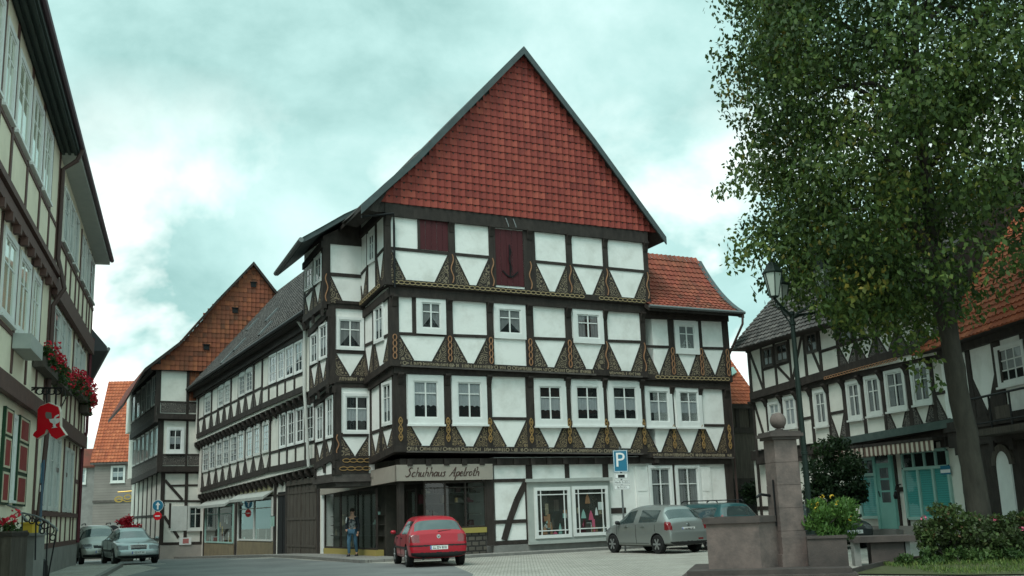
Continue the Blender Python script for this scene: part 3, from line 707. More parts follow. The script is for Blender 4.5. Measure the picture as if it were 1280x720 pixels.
sf_=MB(); sf_.prism(AG.off(.14),[AV.px(*p) for p in ((454,258),(480,233),(519,199),(549,168),(549,174),(519,206),(486,238),(476,254),(474,264),(466,262))],-2.2,0); sf_.build('eaves_soffit','timber',H.root)
vb=MB()
def verge(mb,f,P,w,k0,k1):
    """a board that follows a sloping roof edge; joints mitred"""
    n=len(P)
    for i in range(n-1):
        a,b=P[i],P[i+1]; mb.prism(f,[(a[0],a[1]-w),(b[0],b[1]-w),b,a],k0,k1)
verge(vb,AV,prof,.32,-.06,0)
vb.build('verge_board','verge',H.root)
rf=MB(); RDEP=8.5
def AVR(u,z,k):
    b_=max(0,-k); return AV.P(u+b_*SKEW,z,k)
SKEW=.075
for i in range(len(prof)-1):
    a,b=prof[i],prof[i+1]; L=math.hypot(b[0]-a[0],b[1]-a[1])
    rf.hull2([AVR(a[0],a[1]-.16,-.062),AVR(b[0],b[1]-.16,-.062),AVR(b[0],b[1]-.01,-.062),AVR(a[0],a[1]-.01,-.062)],
             [AVR(a[0],a[1]-.16,-RDEP),AVR(b[0],b[1]-.16,-RDEP),AVR(b[0],b[1]-.01,-RDEP),AVR(a[0],a[1]-.01,-RDEP)],None,1)
    q=[AVR(a[0],a[1]+.005,-.02),AVR(b[0],b[1]+.005,-.02),AVR(b[0],b[1]+.005,-RDEP),AVR(a[0],a[1]+.005,-RDEP)]
    rf.face(q,0,[(0,i*L),(0,i*L+L),(RDEP,i*L+L),(RDEP,i*L)])
rf.build('roof',['roof_grid_grey','timber'],H.root)
# --- side wall and oriel over the street
S=[None]
spx={3:dict(bot=((449,379),(478,351.5)),top=((450,300),(478,272)),rail=((448.8,346),(479,312)),posts=[(447.2,449.8),(459,460.5),(469.8,471.5),(480.5,484)],bays='vnv',win=[(460.8,290,469.6,329)]),
     2:dict(bot=((456,473),(485,452)),top=((457,397),(485,374)),rail=((455.7,432.5),(485.5,419)),posts=[(454.2,456.3),(466.5,468.5),(486,489)],bays='vv',win=[(468.8,381,480.5,428)]),
     1:dict(bot=((466,571),(491,558)),top=((465,487),(491,470)),rail=((464,541.5),(491,532.5)),posts=[(463.2,465),(475.5,478.5),(491.4,494)],bays='vv',win=[(478.8,477,490.8,532)])}
for i,d in spx.items():
    pr,B,T,R=storey(H,W[i],d['bot'],d['top'],d['rail'],d['posts'],d['bays'],brace=.5,plate=.3,sillh=.24,band=[('chain',450,477)] if i==3 else None,bandm='pale_chain')
    for w in d['win']: window(H,W[i],rectpx(W[i],*w),case=.1,nx=2,rows=(.66,),curtain='lace',sill=False)
# oriel: u along W where it begins on each floor, one common front
UB=sum(W[i].px(x,y)[0] for i,x,y in ((1,464,541),(2,455,432),(3,448,345)))/3
ob=H.m('plaster')
OR={}
zo=[None,(3.05,6.35),(6.35,9.30),(9.30,11.75)]
px_front={1:(417.7,428,546),2:(410.6,420.5,442),3:(404,412.8,345.6)}
for i in (1,2,3):
    fc=W0.cross(UB-.02*i,1)      # faces the square; u runs outwards from W0 ... flipped so that u follows nW
    fr=Face(W0.P(UB-.03*i,0)[:2],nW,(-dW[0],-dW[1]))
    xl,xr,y=px_front[i]; uo=fr.px(xl,y)[0]
    OR[i]=(fr,uo)
    z0,z1=zo[i]
    OD=-Face(fr.P(uo,0)[:2],dW,nW).px({1:394.6,2:387.4,3:380.4}[i],{1:554,2:458,3:371}[i])[0]-.05
    ob.prism(fr,[(.0,z0),(uo,z0),(uo,z1),(.0,z1)],OD,0)
    # frontal face frame
    t.rect(fr,uo-.26,z0-.05,uo+.03,z1+.1,-.2,.05)
    t.rect(fr,KW[i],z1-.18,uo-.26,z1+.12,-.1,.055)
pxo={1:dict(sill=570,win=(428.3,492,463,542.5),rail=543.5,chains=((428,463,575.5),(424,462,585.5))),
     2:dict(sill=470,win=(420,396.7,454.4,437.8),rail=440),
     3:dict(sill=380,win=None,rail=344.2)}
for i,d in pxo.items():
    fr,uo=OR[i]; xm=(px_front[i][1]+{1:464,2:455,3:448}[i])/2
    zs=fr.px(xm,d['sill'])[1]; zr=fr.px(xm,d['rail'])[1]; a=KW[i]+.02; b=uo-.26; z0,z1=zo[i]
    t.rect(fr,a,z0,b,zs,-.1,.06 if i!=1 else .04); t.rect(fr,a,zr-.07,b,zr+.07,0,.03)
    bw=(b-a)*(.46 if i<3 else .42)
    for u,s in (((a,1),(b,-1)) if i<3 else ((b,-1),)):
        H.piece('carved_brace','carved',lambda mb:mb.prism(fr,[(u,zs+.003),(u+s*bw,zs+.003),(u,zr-.09)][::s],0,.022)); t.bar(fr,(u,zr-.06),(u+s*bw,zs+.01),.05,0,.031-.001*s)
    if d['win']: window(H,fr,rectpx(fr,*d['win']),case=.1,nx=2,rows=(.66,),curtain='drape' if i==2 else 'lace',sill=False)
    if i==3: H.piece('post_ornament','ochre_red',lambda mb:orn_wave(mb,fr,uo-.11,zs+.05,zr,.05,.045))
    if i==2: H.piece('carved_lettering','pale_carving',lambda mb:orn_script(mb,fr,(a+.05,zs-.12),(b-.05,zs-.12),.06,.14))
    if i==1:
        for xa,xb,y in d['chains']:
            p,q=fr.px(xa,y),fr.px(xb,y)
            if p[0]>q[0]: p,q=q,p
            H.piece('chain_band','ochre',lambda mb:orn_band(mb,fr,(p[0],p[1]),(q[0],p[1]),.04,.08,.03,.26))
        H.piece('post_ornament','ochre_red',lambda mb:orn_wave(mb,fr,uo-.11,zs+.05,zr,.05,.045))
    # outer side of the oriel
    fs=Face(fr.P(uo,0)[:2],dW,nW)
    sd={1:dict(bot=((397,578),(417,567)),top=((397,508),(417,492)),rail=((396,554),(417.7,546.3)),posts=[(394.6,396),(405,408.6),(417.4,418.6)],win=[(396.2,505,405.2,552),(408.8,495,417.4,548)]),
        2:dict(bot=((388,489),(410,473)),top=((389,420),(410,397)),rail=((389,458.5),(409,442.5)),posts=[(387.4,388.9),(398.6,399.8),(410,411.4)],win=[(389.2,417,398.2,455),(400.2,405,410,449)]),
        3:dict(bot=((381,396),(403,378)),top=((382,336),(403,311)),rail=((381.7,371.5),(404,346)),posts=[(380.4,382),(392,393.5),(403,404.6)],win=[(382.6,333,391.6,362),(394,320,403,354)])}[i]
    pr,B,T,R=storey(H,fs,sd['bot'],sd['top'],sd['rail'],sd['posts'],'vv',brace=.45,plate=.25,sillh=.24,carve='carved')
    for w in sd['win']: window(H,fs,rectpx(fs,*w),case=.07,nx=2,rows=(.66,),curtain='lace',sill=False,bars=.03)
    brackets(H,fs,[(a_+b_)/2 for a_,b_ in pr],lambda u,B=B:B.z(u)-.24,.06,.3,.16)
# underside mouldings of the oriel
fr,uo=OR[1]; mo=MB(); OD1=-Face(fr.P(uo,0)[:2],dW,nW).px(394.6,554)[0]-.1
for z,k,e in ((3.05,.02,.0),(2.90,.10,.08),(2.74,-.05,-.08)):
    mo.prism(fr,[(.1,z-.15),(uo+e,z-.15),(uo+e+.02,z),(.1,z)],OD1,k)
mo.build('oriel_moulding','timber_grey',H.root)
# oriel roof: swept down from the main verge
fr,uo=OR[3]; fo=Face(fr.P(0,0,.45)[:2],nW,(-dW[0],-dW[1]))
pr_=[fo.px(456,256),fo.px(430,268),fo.px(400,285),fo.px(378,297)]
e0=fo.px(378,297)
orf=MB()
end=W0.off(uo+.62).px(348,345)
for a,b in zip(pr_,pr_[1:]):
    da=(a[0]-pr_[0][0])/(e0[0]-pr_[0][0]); db=(b[0]-pr_[0][0])/(e0[0]-pr_[0][0])
    L=-OD+.9
    def rows(p,dz,k,d): return fo.P(p[0],p[1]-dz-d*.55*(k/L),-k)
    orf.hull2([rows(a,.2,0,da),rows(b,.2,0,db),rows(b,0,0,db),rows(a,0,0,da)],[rows(a,.2,L,da),rows(b,.2,L,db),rows(b,0,L,db),rows(a,0,L,da)],None,1)
    orf.face([rows(a,-.012,-.03,da),rows(b,-.012,-.03,db),rows(b,-.012,L,db),rows(a,-.012,L,da)],0,[(0,a[0]),(0,b[0]),(L,b[0]),(L,a[0])])
orf.build('oriel_roof',['verge','verge'],H.root)
gm=MB(); gm.tube([rows((e0[0]+.06,e0[1]-.1),0,k,1) for k in (-.05,2,L)],.10,8); gm.build('gutter','zinc',H.root)
# block that closes the loft between oriel and gable
t.prism(fr,[(.1,11.7),(uo+.02,11.7),(uo+.02,11.85),(.1,12.9)],OD,0)
dp=MB(); q=A[3].off(.06)
dp.tube([AV.P(prof[0][0]+.1,prof[0][1]-.35,-.3),A[3].P(-.35,12.1,.2),A[3].P(-.30,11.6,.1),A[3].P(-.30,9.4,.1)],.045,8); dp.build('downpipe','iron',H.root)
H.done()
# ================================================================ the lower house built on to its right
H=House('narrow black and white timber house with small mossy red roof right of the red gable',(A0.P(12.8,0)[0],A0.P(12.8,0)[1],0))
H2=H; t=H.m('timber','timber','timber_frame'); pl=H.m('plaster','plaster','wall')
B1=A0.off(.10); B2=A0.off(.22)
ue1=B1.px(914.5,500)[0]; ue2=B2.px(911.5,430)[0]
G2=storey(H,B2,((812,468),(910,471)),((808,398.5),(908,402.5)),((808,433),(910,436)),[(801,806.7),(836,843),(872.5,878),(904,911.5)],'vbv',orn='_ccc',ornm='ochre_red',bandm='pale_chain',band=[('chain',818,910)],plate=.55,kplate=.12)
G1=storey(H,B1,((811,565),(915,566)),((806,482.5),(908,487.5)),((806,531),(910,532)),[(797.5,806),(838.6,843.5),(874.5,879.5),(905.5,914.5)],'bbv',orn='_bbb',ornm='ochre',carve='carved_gold',band=[('script',815,915)],plate=.36)
ue1=G1[0][-1][1]-.01; ue2=G2[0][-1][1]-.01; s1=lambda u:G1[1].z(u)-.2; s2=lambda u:G2[1].z(u)-.2
pl.prism(A0,[(10.72,0),(ue1-.15,0),(ue1-.15,s1(ue1)),(10.72,s1(10.72))],-8,0.004)
pl.prism(B1,[(10.9,s1(10.9)),(ue1,s1(ue1)),(ue1,s2(ue1)),(10.9,s2(10.9))],-8,0.004)
pl.prism(B2,[(10.98,s2(10.98)),(ue2,s2(ue2)),(ue2,9.05),(10.98,9.05)],-8,0.004)
for f_,a_,c_,s_ in ((B1,10.9,ue1,s1),(B2,10.98,ue2,s2)): t.prism(f_,[(a_,s_(a_)-.035),(c_+.01,s_(c_)-.035),(c_+.01,s_(c_)-.002),(a_,s_(a_)-.002)],-8,.03)
brackets(H,B1,[(a+b)/2 for a,b in G1[0]],lambda u:G1[2].z(u)+.04,.12,.36,.2)
window(H,B2,rectpx(B2,842.8,401.3,872.3,442.8),case=.2,nx=2,rows=(.66,),curtain='drape',sill=False)
for x0,x1,y0,y1 in ((804.8,841,483,536),(843.5,878,484,536.2)):
    window(H,B1,rectpx(B1,x0+1,y0,x1-1,y1),case=.2,nx=2,rows=(.69,),curtain='lace')
t.rect(A0,10.72,3.1,ue1-.15,3.45,-.1,.11)
for xl,xr,y0,y1 in ((908,917,588,690),(839.5,844,586,640)):
    a,b=A0.px(xl,620)[0],A0.px(xr,620)[0]; t.rect(A0,a,A0.px(xl,y1)[1],b,3.1,-.1,.05)
for x0,y0,x1,y1 in ((810.8,581.5,841,652),(844.3,581,875.6,652)):
    window(H,A0,rectpx(A0,x0,y0,x1,y1),case=.12,nx=2,rows=(.68,),curtain='sides',sill=True,proud=.08)
for x0,x1 in ((794.5,810.3),(876.3,889)):
    r=rectpx(A0,x0,583.5,x1,650); s=MB(); s.rect(A0,r[0],r[1],r[2],r[3],0,.05)
    for i in range(2):
        h=(r[3]-r[1]); a=r[1]+h*(.06+.48*i); s.rect(A0,r[0]+.08,a,r[2]-.08,a+h*.38,.05,.062)
    s.build('shutter','plaster',H.root)
pz=MB(); pz.rect(A0,10.76,-.3,ue1-.15,.55,-.05,.05); pz.build('plinth','stone_pale',H.root)
# concave tiled roof: eaves line, then steeper to the ridge
BE=B2.off(.55); zE=BE.px(868,386)[1]
uL,uR=BE.px(813,381)[0]-.1,BE.px(927,388.5)[0]
def eave_pt(v):     # v metres up the slope -> (k back, z)
    # concave sweep
    s=v/4.6; zz=3.35*(.55*s+.45*s*s); kk=3.1*s-.35*s*s*.5
    return kk,zz
def surfE(u,v):
    k,z=eave_pt(v); k2,z2=eave_pt(v+.02); d=math.hypot(k2-k,z2-z)
    nk,nz=(z2-z)/d,(k2-k)/d
    return BE.P(u,zE+z,-k),(BE.n[0]*nk,BE.n[1]*nk,nz)
et=MB()
top=next(v for v in [i*.05 for i in range(200)] if BE.P(0,zE+eave_pt(v)[1]) and True and (lambda p:False)(0) or eave_pt(v)[1]>=2.72)
tiles(et,surfE,uL,uR-.15,0,top,.235,.30,None,lift=.045,amp=.03,nseg=4,jit=.012)
et.build('roof_tiles','tile_mossy',H.root)
dk=MB(); n=8
for i in range(n):
    v0,v1=top*i/n,top*(i+1)/n; (k0,z0),(k1,z1)=eave_pt(v0),eave_pt(v1)
    dk.hull2([BE.P(uL,zE+z0-.02,-k0),BE.P(uR-.1,zE+z0-.02,-k0),BE.P(uR-.1,zE+z1-.02,-k1),BE.P(uL,zE+z1-.02,-k1)],
             [BE.P(uL,zE+z0-.2,-k0),BE.P(uR-.1,zE+z0-.2,-k0),BE.P(uR-.1,zE+z1-.2,-k1),BE.P(uL,zE+z1-.2,-k1)])
kT,zT=eave_pt(top)
dk.prism(BE,[(uL,zE-.2),(uR-.3,zE-.2),(uR-.3,zE+zT-.2),(uL,zE+zT-.2)],-8,-kT)
dk.build('roof','timber',H.root)
vb=MB()
for i in range(n):
    v0,v1=top*i/n,top*(i+1)/n; (k0,z0),(k1,z1)=eave_pt(v0),eave_pt(v1)
    vb.hull2([BE.P(uR-.16,zE+z0+.07,-k0),BE.P(uR+.12,zE+z0+.07,-k0),BE.P(uR+.12,zE+z1+.07,-k1),BE.P(uR-.16,zE+z1+.07,-k1)],
             [BE.P(uR-.16,zE+z0-.24,-k0),BE.P(uR+.12,zE+z0-.24,-k0),BE.P(uR+.12,zE+z1-.24,-k1),BE.P(uR-.16,zE+z1-.24,-k1)])
vb.build('verge_board','verge',H.root)
gm=MB(); gm.tube([BE.P(uL,zE-.03,.07),BE.P(uR+.1,zE-.03,.07)],.07,8); gm.build('gutter','zinc',H.root)
dp=MB(); dp.tube([BE.P(uR,zE-.05,.05),BE.P(uR-.02,zE-.5,.02),BE.P(ue2+.15,zE-1.7,-.75),BE.P(ue2+.12,zE-2.0,-.85),BE.P(ue2+.12,3,-.9),BE.P(ue2+.12,0,-.9)],.05,8); dp.build('downpipe','pipe_brown',H.root)
H.done()
# ================================================================ long row house down the street
random.seed(21)
H=House('long timber house with grey slate roof, wooden gate and shop windows under pale awnings',(W0.P(20,0)[0],W0.P(20,0)[1],-.2))
HR=H; t=H.m('timber','timber','timber_frame'); pl=H.m('plaster','plaster_old','wall')
R0=W0; R1=W0.off(.32); R2=W0.off(.62)
UR0=u_end+.2; UR1=W0.px(252,660)[0]
zl=lambda a,b:(lambda u:a+(b-a)*(u-9.)/(23.))
J1=zl(3.62,3.15); J2=zl(6.75,6.25); EV=zl(9.75,9.3)
def slab(f,u0,u1,zb,zt,dep=8.,k=0):
    pl.prism(f,[(u0,zb(u0)),(u1,zb(u1)),(u1,zt(u1)),(u0,zt(u0))],-dep,k)
slab(R0,UR0,UR1,zl(-.6,-1.2),J1); slab(R1,UR0-.3,UR1-.05,J1,J2); slab(R2,UR0-.6,UR1-.1,J2,EV)
ud=W0.px(341.5,560)[0]
# first floor
def px_posts(ws,gap=1.2):
    return [(a-gap,a) for a in ws]
# windows and blank panels along the upper floor (pixel spans)
U2L=[('P',248.8,255),('W',256.3,264),('P',264.8,272.4),('W',273.3,280.2),('W',281.2,288.3),('P',289.4,298),('W',299.2,306.8),('W',308,316.5),('P',318.4,326.8)]
U2R=[('P',329,336),('W',337,346.5),('W',347.8,356.4),('W',357.6,368),('W',369.2,379.7)]
U1L=[('W',254,261),('W',262.2,269.6),('W',270.8,278),('W',279.2,287),('W',288.2,297),('W',298.2,305.3),('W',308.5,316),('W',318,325.5),('W',328.6,337)]
U1R=[('P',338.6,348.6),('W',350.2,358.4),('W',360.2,369),('W',371,380.8),('W',383.2,393.6)]
def rowstorey(f,lst,bot,top,rail,bays,kw,rows=(.5,),nx=2,brace=.42,arch=.16,carve='carved_dim',mc='sash_grey',curtain='full',prob=.8):
    posts=[(lst[0][1]-1.6,lst[0][1]-.3)]
    for (k0,a,b),(k1,c,d) in zip(lst,lst[1:]): posts.append(((b+c)/2-.75,(b+c)/2+.75))
    posts.append((lst[-1][2]+.3,lst[-1][2]+1.7))
    storey(H,f,bot,top,rail,posts,bays,brace=brace,sillh=.26,plate=.3,carve=carve,edge=.05,band=None)
    T=Line(f,*top); R=Line(f,*rail)
    for kind,a,b in lst:
        if kind!='W': continue
        ua,ub=f.px(a,R.y(a))[0],f.px(b,R.y(b))[0]
        if ua>ub: ua,ub=ub,ua
        um=(ua+ub)/2
        window(H,f,(ua,R.z(um)+.06,ub,T.z(um)-(.17 if arch else .02)),case=.09,nx=nx,rows=rows,curtain=curtain if random.random()<prob else None,sill=False,mc=mc,arch=arch,bars=.028,sash=.04)
rowstorey(R2,U2L,((249.4,541.5),(327,505)),((248.8,498),(327,450)),((248.5,525),(327,484.5)),'vvvvvvvvv',1,rows=(.25,.5,.75),arch=.14)
rowstorey(R2,U2R,((328,504.5),(379.7,482.5)),((329,449),(379.7,423)),((329,486),(379.7,466.5)),'ppppp',1,rows=(.33,.66),arch=0,carve='carved_dim',mc='white',curtain='full',prob=.35)
rowstorey(R1,U1L,((254,609),(337,583.5)),((254,556.5),(337,523)),((254,592.5),(337,566.3)),'bbbbbbbbb',1,rows=(.25,.5,.75),arch=.14)
rowstorey(R1,U1R,((338,583.5),(393.5,572.5)),((338,521),(393.5,503)),((338,566),(393.5,552)),'ppppp',1,rows=(.33,.66),arch=0,mc='white',prob=.35)
for f,J,dk in ((R0,J1,.32),(R1,J2,.30)):
    for i in range(26):
        u=UR0+.4+i*(UR1-UR0-.8)/25; t.hull2([f.P(u-.09,J(u)-.02,dk+.02),f.P(u+.09,J(u)-.02,dk+.02),f.P(u+.09,J(u)-.2,dk+.02),f.P(u-.09,J(u)-.2,dk+.02)],[f.P(u-.09,J(u)-.02,.0),f.P(u+.09,J(u)-.02,.0),f.P(u+.09,J(u)-.5,.0),f.P(u-.09,J(u)-.5,.0)])
    t.prism(f,[(UR0-.3,J(UR0)-.3),(UR1,J(UR1)-.3),(UR1,J(UR1)-.02),(UR0-.3,J(UR0)-.02)],-.1,.12)
# eaves: dark soffit, cornice and the roof
RE=W0.off(1.15); zr=lambda u:16.25-.012*(u-20)
rf=MB(); ze=lambda u:EV(u)+.22
u0,u1=UR0-1.2,UR1+.3
def rslope(u,v):   # v 0 at the eaves, 1 at the ridge
    return RE.P(u,ze(u)+(zr(u)-ze(u))*v,-5.7*v)
rf.hull2([rslope(u0,0),rslope(u1,0),rslope(u1,1),rslope(u0,1)],[tuple(Vector(rslope(u,v))-Vector((0,0,.22))) for u,v in ((u0,0),(u1,0),(u1,1),(u0,1))])
rf.hull2([rslope(u0,1),rslope(u1,1),RE.P(u1,ze(u1),-11.4),RE.P(u0,ze(u0),-11.4)],[tuple(Vector(p)-Vector((0,0,.2))) for p in (rslope(u0,1),rslope(u1,1),RE.P(u1,ze(u1),-11.4),RE.P(u0,ze(u0),-11.4))])
rf.build('roof','timber',H.root)
tl=MB(); L=math.hypot(5.7,zr(20)-ze(20)); sn,cs=5.7/L,(zr(20)-ze(20))/L
tiles(tl,lambda u,v:(rslope(u,v/L),(RE.n[0]*cs,RE.n[1]*cs,sn)),u0,u1,0,L,.30,.34,None,lift=.05,amp=.03,nseg=3,jit=.012)
tl.build('roof_tiles','tile_grey',H.root)
t.prism(R2,[(u0,EV(u0)-.35),(u1,EV(u1)-.35),(u1,EV(u1)+.0),(u0,EV(u0)+.0)],-.1,.2)
t.prism(R2,[(u0,EV(u0)+.0),(u1,EV(u1)+.0),(u1,EV(u1)+.14),(u0,EV(u0)+.14)],-.1,.48)
gm=MB(); gm.tube([RE.P(u0,ze(u0)-.06,.06),RE.P(u1,ze(u1)-.06,.06)],.08,8); gm.build('gutter','iron',H.root)
# three glazed skylights lying in the slates
for x,y in ((341,395),(333,412),(317,407),(301,432),(285,448)):
    # find the spot on the slope under this pixel
    best=None
    r=ray(x,y); o=Vector((0,0,EYE)); p0=Vector(rslope(20,0)); a=Vector(rslope(21,0))-p0; b=Vector(rslope(20,1))-p0; nn=a.cross(b)
    tt=(p0-o).dot(nn)/Vector(r).dot(nn); p=o+Vector(r)*tt
    uu=(p.x-RE.o[0])*RE.d[0]+(p.y-RE.o[1])*RE.d[1]; vv=(p.z-ze(uu))/(zr(uu)-ze(uu))
    s=MB(); n_=Vector((RE.n[0]*cs,RE.n[1]*cs,sn))
    q=[Vector(rslope(uu-.16,vv-.055)),Vector(rslope(uu+.16,vv-.055)),Vector(rslope(uu+.16,vv+.055)),Vector(rslope(uu-.16,vv+.055))]
    s.hull2([tuple(v+n_*.13) for v in q],[tuple(v+n_*.02) for v in q]); s.build('skylight','zinc',H.root)
dp=MB(); x0=R2.px(383.5,440)[0]
dp.tube([R2.P(x0,EV(x0)+.1,.45),R2.P(x0,EV(x0)-.4,.1),R2.P(x0,J2(x0)+.1,.1),R1.P(x0,J2(x0)-.5,.35),R1.P(x0+.1,J1(x0),.16)],.07,8); dp.build('downpipe','sash_grey',H.root)
# ground floor: frame, two shop windows with awnings, door, gate
def rpx(f,x0,y0,x1,y1):
    """rectangle whose corners follow the wall: pixel (left bottom-left y...) by its two edges"""
    return rectpx(f,x0,y0,x1,y1)
for nm,x0,x1,yb0,yb1,yt0,yt1,cols in (('shop_window',258,292.5,679.5,677.5,636,627,['teal_light','yellow','tile_orange','white']),('shop_window',299,341.5,677,674.5,628,618,['timber_board','offwhite','teal_light','interior_warm'])):
    ua,ub=R0.px(x0,660)[0],R0.px(x1,660)[0]; zb=R0.px((x0+x1)/2,(yb0+yb1)/2)[1]; zt=R0.px((x0+x1)/2,(yt0+yt1)/2)[1]
    u0_,u1_=min(ua,ub),max(ua,ub); fr=MB(); n=2; w=.07
    for i in range(n+1):
        x=u0_+(u1_-u0_)*i/n; fr.rect(R0,x-w/2,zb,x+w/2,zt,.02,.10)
    for z in (zb+.03,zt-.03): fr.rect(R0,u0_,z-.04,u1_,z+.04,.02,.095)
    fr.rect(R0,u0_,zt-.52,u1_,zt-.47,.02,.08)
    o=fr.build(nm,'teal_light' if x0<290 else 'sash_grey',H.root)
    pn=MB(); pn.rect(R0,u0_,zb,u1_,zt,.001,.006,1); pn.face([R0.P(u0_,zb,.05),R0.P(u1_,zb,.05),R0.P(u1_,zt,.05),R0.P(u0_,zt,.05)]); pn.build('pane',['glass','interior_warm'],o,off=ORG[H.root])
    goods('window_display',o,R0.off(.006),u0_+.1,zb+.05,u1_-.1,zt-.6,20,cols,ORG[H.root],.6)
    aw=MB(); L_=u1_-u0_
    aw.hull2([R0.P(u0_-.1,zt+.30,.04),R0.P(u1_+.1,zt+.30,.04),R0.P(u1_+.1,zt+.02,.55),R0.P(u0_-.1,zt+.02,.55)],[R0.P(u0_-.1,zt+.26,.04),R0.P(u1_+.1,zt+.26,.04),R0.P(u1_+.1,zt-.12,.55),R0.P(u0_-.1,zt-.12,.55)])
    aw.build('awning','offwhite',H.root)
    bs=MB(); bs.rect(R0,u0_-.15,-1.2,u1_+.15,zb-.04,-.05,.07); bs.build('plinth','stone_yellow',H.root)
for x,w in ((256,.3),(295.5,.35),(344.5,.3),(359,.28),(399,.25)):
    u=R0.px(x,650)[0]; t.rect(R0,u-w/2,-1.2,u+w/2,J1(u)-.25,-.05,.06)
zc=R0.px(310,601)[1]
t.prism(R0,[(UR0,2.62),(UR1,2.45),(UR1,2.55),(UR0,2.72)],0,.04)
pf=MB(); 
for x0,x1 in ((298,319),(321.5,341)):
    r=rectpx(R0,x0,600,x1,613); pf.rect(R0,r[0],2.72,r[2],3.2,0,.03); 
pf.build('sign_fascia',mat('pale_yellow_fascia',(.42,.38,.24),.8),H.root)
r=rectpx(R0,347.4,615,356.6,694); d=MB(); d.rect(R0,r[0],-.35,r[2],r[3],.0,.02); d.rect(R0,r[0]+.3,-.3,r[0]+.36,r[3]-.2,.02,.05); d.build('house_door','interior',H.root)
ua,ub=R0.px(360.5,640)[0],R0.px(396.5,640)[0]; u0_,u1_=min(ua,ub),max(ua,ub); g=MB(); n=14
for i in range(n):
    a=u0_+(u1_-u0_)*i/n; b=u0_+(u1_-u0_)*(i+1)/n-.02; g.rect(R0,a,-.3,b,2.98,.0,.05+.012*(i%2))
g.rect(R0,(u0_+u1_)/2-.03,-.28,(u0_+u1_)/2+.03,2.95,.05,.085); g.rect(R0,u0_,2.98,u1_,3.2,0,.12)
for z in (.35,1.5,2.65): g.rect(R0,u0_+.02,z-.05,(u0_+u1_)/2-.05,z+.05,.06,.075); g.rect(R0,(u0_+u1_)/2+.05,z-.05,u1_-.02,z+.05,.06,.075)
g.build('gate','timber_board',H.root)
H.done()
# little wall lamp and display case by the house door
u=R0.px(344.8,650)[0]; q=thing('wall_lamp','small glass wall lamp on the dark post beside the narrow house door','lamp',R0.P(u,1.5,0.06))
m_=MB(); m_.bar(R0,(u,1.5),(u,1.62),.05,.06,.16); m_.rect(R0,u-.07,1.66,u+.07,1.69,.07,.25); m_.build('bracket','iron',q)
m_=MB(); m_.rect(R0,u-.08,1.2,u+.08,1.66,.09,.24); m_.build('glass_case','teal_light',q)
# ================================================================ house with the red gable at the end of the row
random.seed(4)
uf=UR1-.1; fo=W0.P(uf,0)
FN=Face(fo[:2],nW,(-dW[0],-dW[1]))
H=House('crooked timber house with old red tiled gable and grey carved rails at the street bend',(FN.P(2,0)[0],FN.P(2,0)[1],-.5))
HF=H; t=H.m('timber','timber','timber_frame'); pl=H.m('plaster','plaster_old','wall')
N1=FN.off(.2); N2=FN.off(.38)
uc0=FN.px(203,640)[0]; uc1=N1.px(199,560)[0]; uc2=N2.px(196.5,480)[0]
z1=FN.px(225,588)[1]; z2=N1.px(225,523)[1]; z3=N2.px(225,462)[1]
pl.prism(FN,[(.0,-1.2),(uc0,-1.2),(uc0,z1),(.0,z1)],-12,0); pl.prism(N1,[(-.6,z1),(uc1,z1),(uc1,z2),(-.6,z2)],-12,0); pl.prism(N2,[(-.6,z2),(uc2,z2),(uc2,z3+.2),(-.6,z3+.2)],-12,0)
storey(H,N2,((197,516.5),(250,518)),((197,463),(250,465)),((197,502),(250,503.5)),[(193.5,200.5),(232.5,236),(248,252)],'pp',plate=.2,sillh=.32)
storey(H,N1,((199,582.5),(250,582.5)),((199,525.5),(250,527)),((199,568.5),(250,568.5)),[(196.5,203.5),(231.5,234.5),(249,253)],'pp',plate=.25,sillh=.34)
for f,y0,y1 in ((N2,503.5,516),(N1,569.5,581.5)):
    for xa,xb in ((201,232),(235,249)):
        r=rectpx(f,xa,y0,xb,y1); H.piece('carved_panel','carved_dim',lambda mb:mb.rect(f,r[0],r[1],r[2],r[3],0,.02))
r=rectpx(N2,233.5,466,249,501); H.piece('tile_hung_panel','tile_old',lambda mb:tiles(mb,facesurf(N2,.0),r[0],r[2],r[1],r[3],.25,.25,lift=.02,plain=True,nseg=1))
window(H,N1,rectpx(N1,207.8,534,230,567.5),case=.16,nx=2,rows=(.66,),curtain='lace',sill=True)
g=FN; storey(H,g,((204,678),(253,677)),((204,592),(253,592)),((204,626),(253,626.5)),[(200.5,205.5),(230.5,234.5),(251,255)],'pp',plate=.1,sillh=.16)
for a,b in (((206,600),(228,625)),((205,645),(223,672))): t.bar(g,g.px(*a),g.px(*b),.16,0,.032)
for x0,y0,x1,y1 in ((211,629,213.5,660),(231,592,234,627),(213,605.5,253,608)):
    r=rectpx(g,x0,y0,x1,y1); t.rect(g,*r,0,.03)
window(H,g,rectpx(g,234.5,632,253.5,664),case=.1,nx=2,rows=(.7,),curtain=None,mc='sash_grey',sill=True)
r=rectpx(g,213.5,632.5,233.5,663.5); s=MB(); s.rect(g,r[0],r[1],r[2],r[3],.0,.06); 
for i in range(1,4): s.rect(g,r[0]+(r[2]-r[0])*i/4-.012,r[1]+.02,r[0]+(r[2]-r[0])*i/4+.012,r[3]-.02,.06,.068)
s.build('shutter','sash_grey',H.root)
bs=MB(); bs.rect(g,-.1,-1.2,uc0+.05,g.px(228,679)[1],-.05,.06); bs.build('plinth','plaster_grey',H.root)
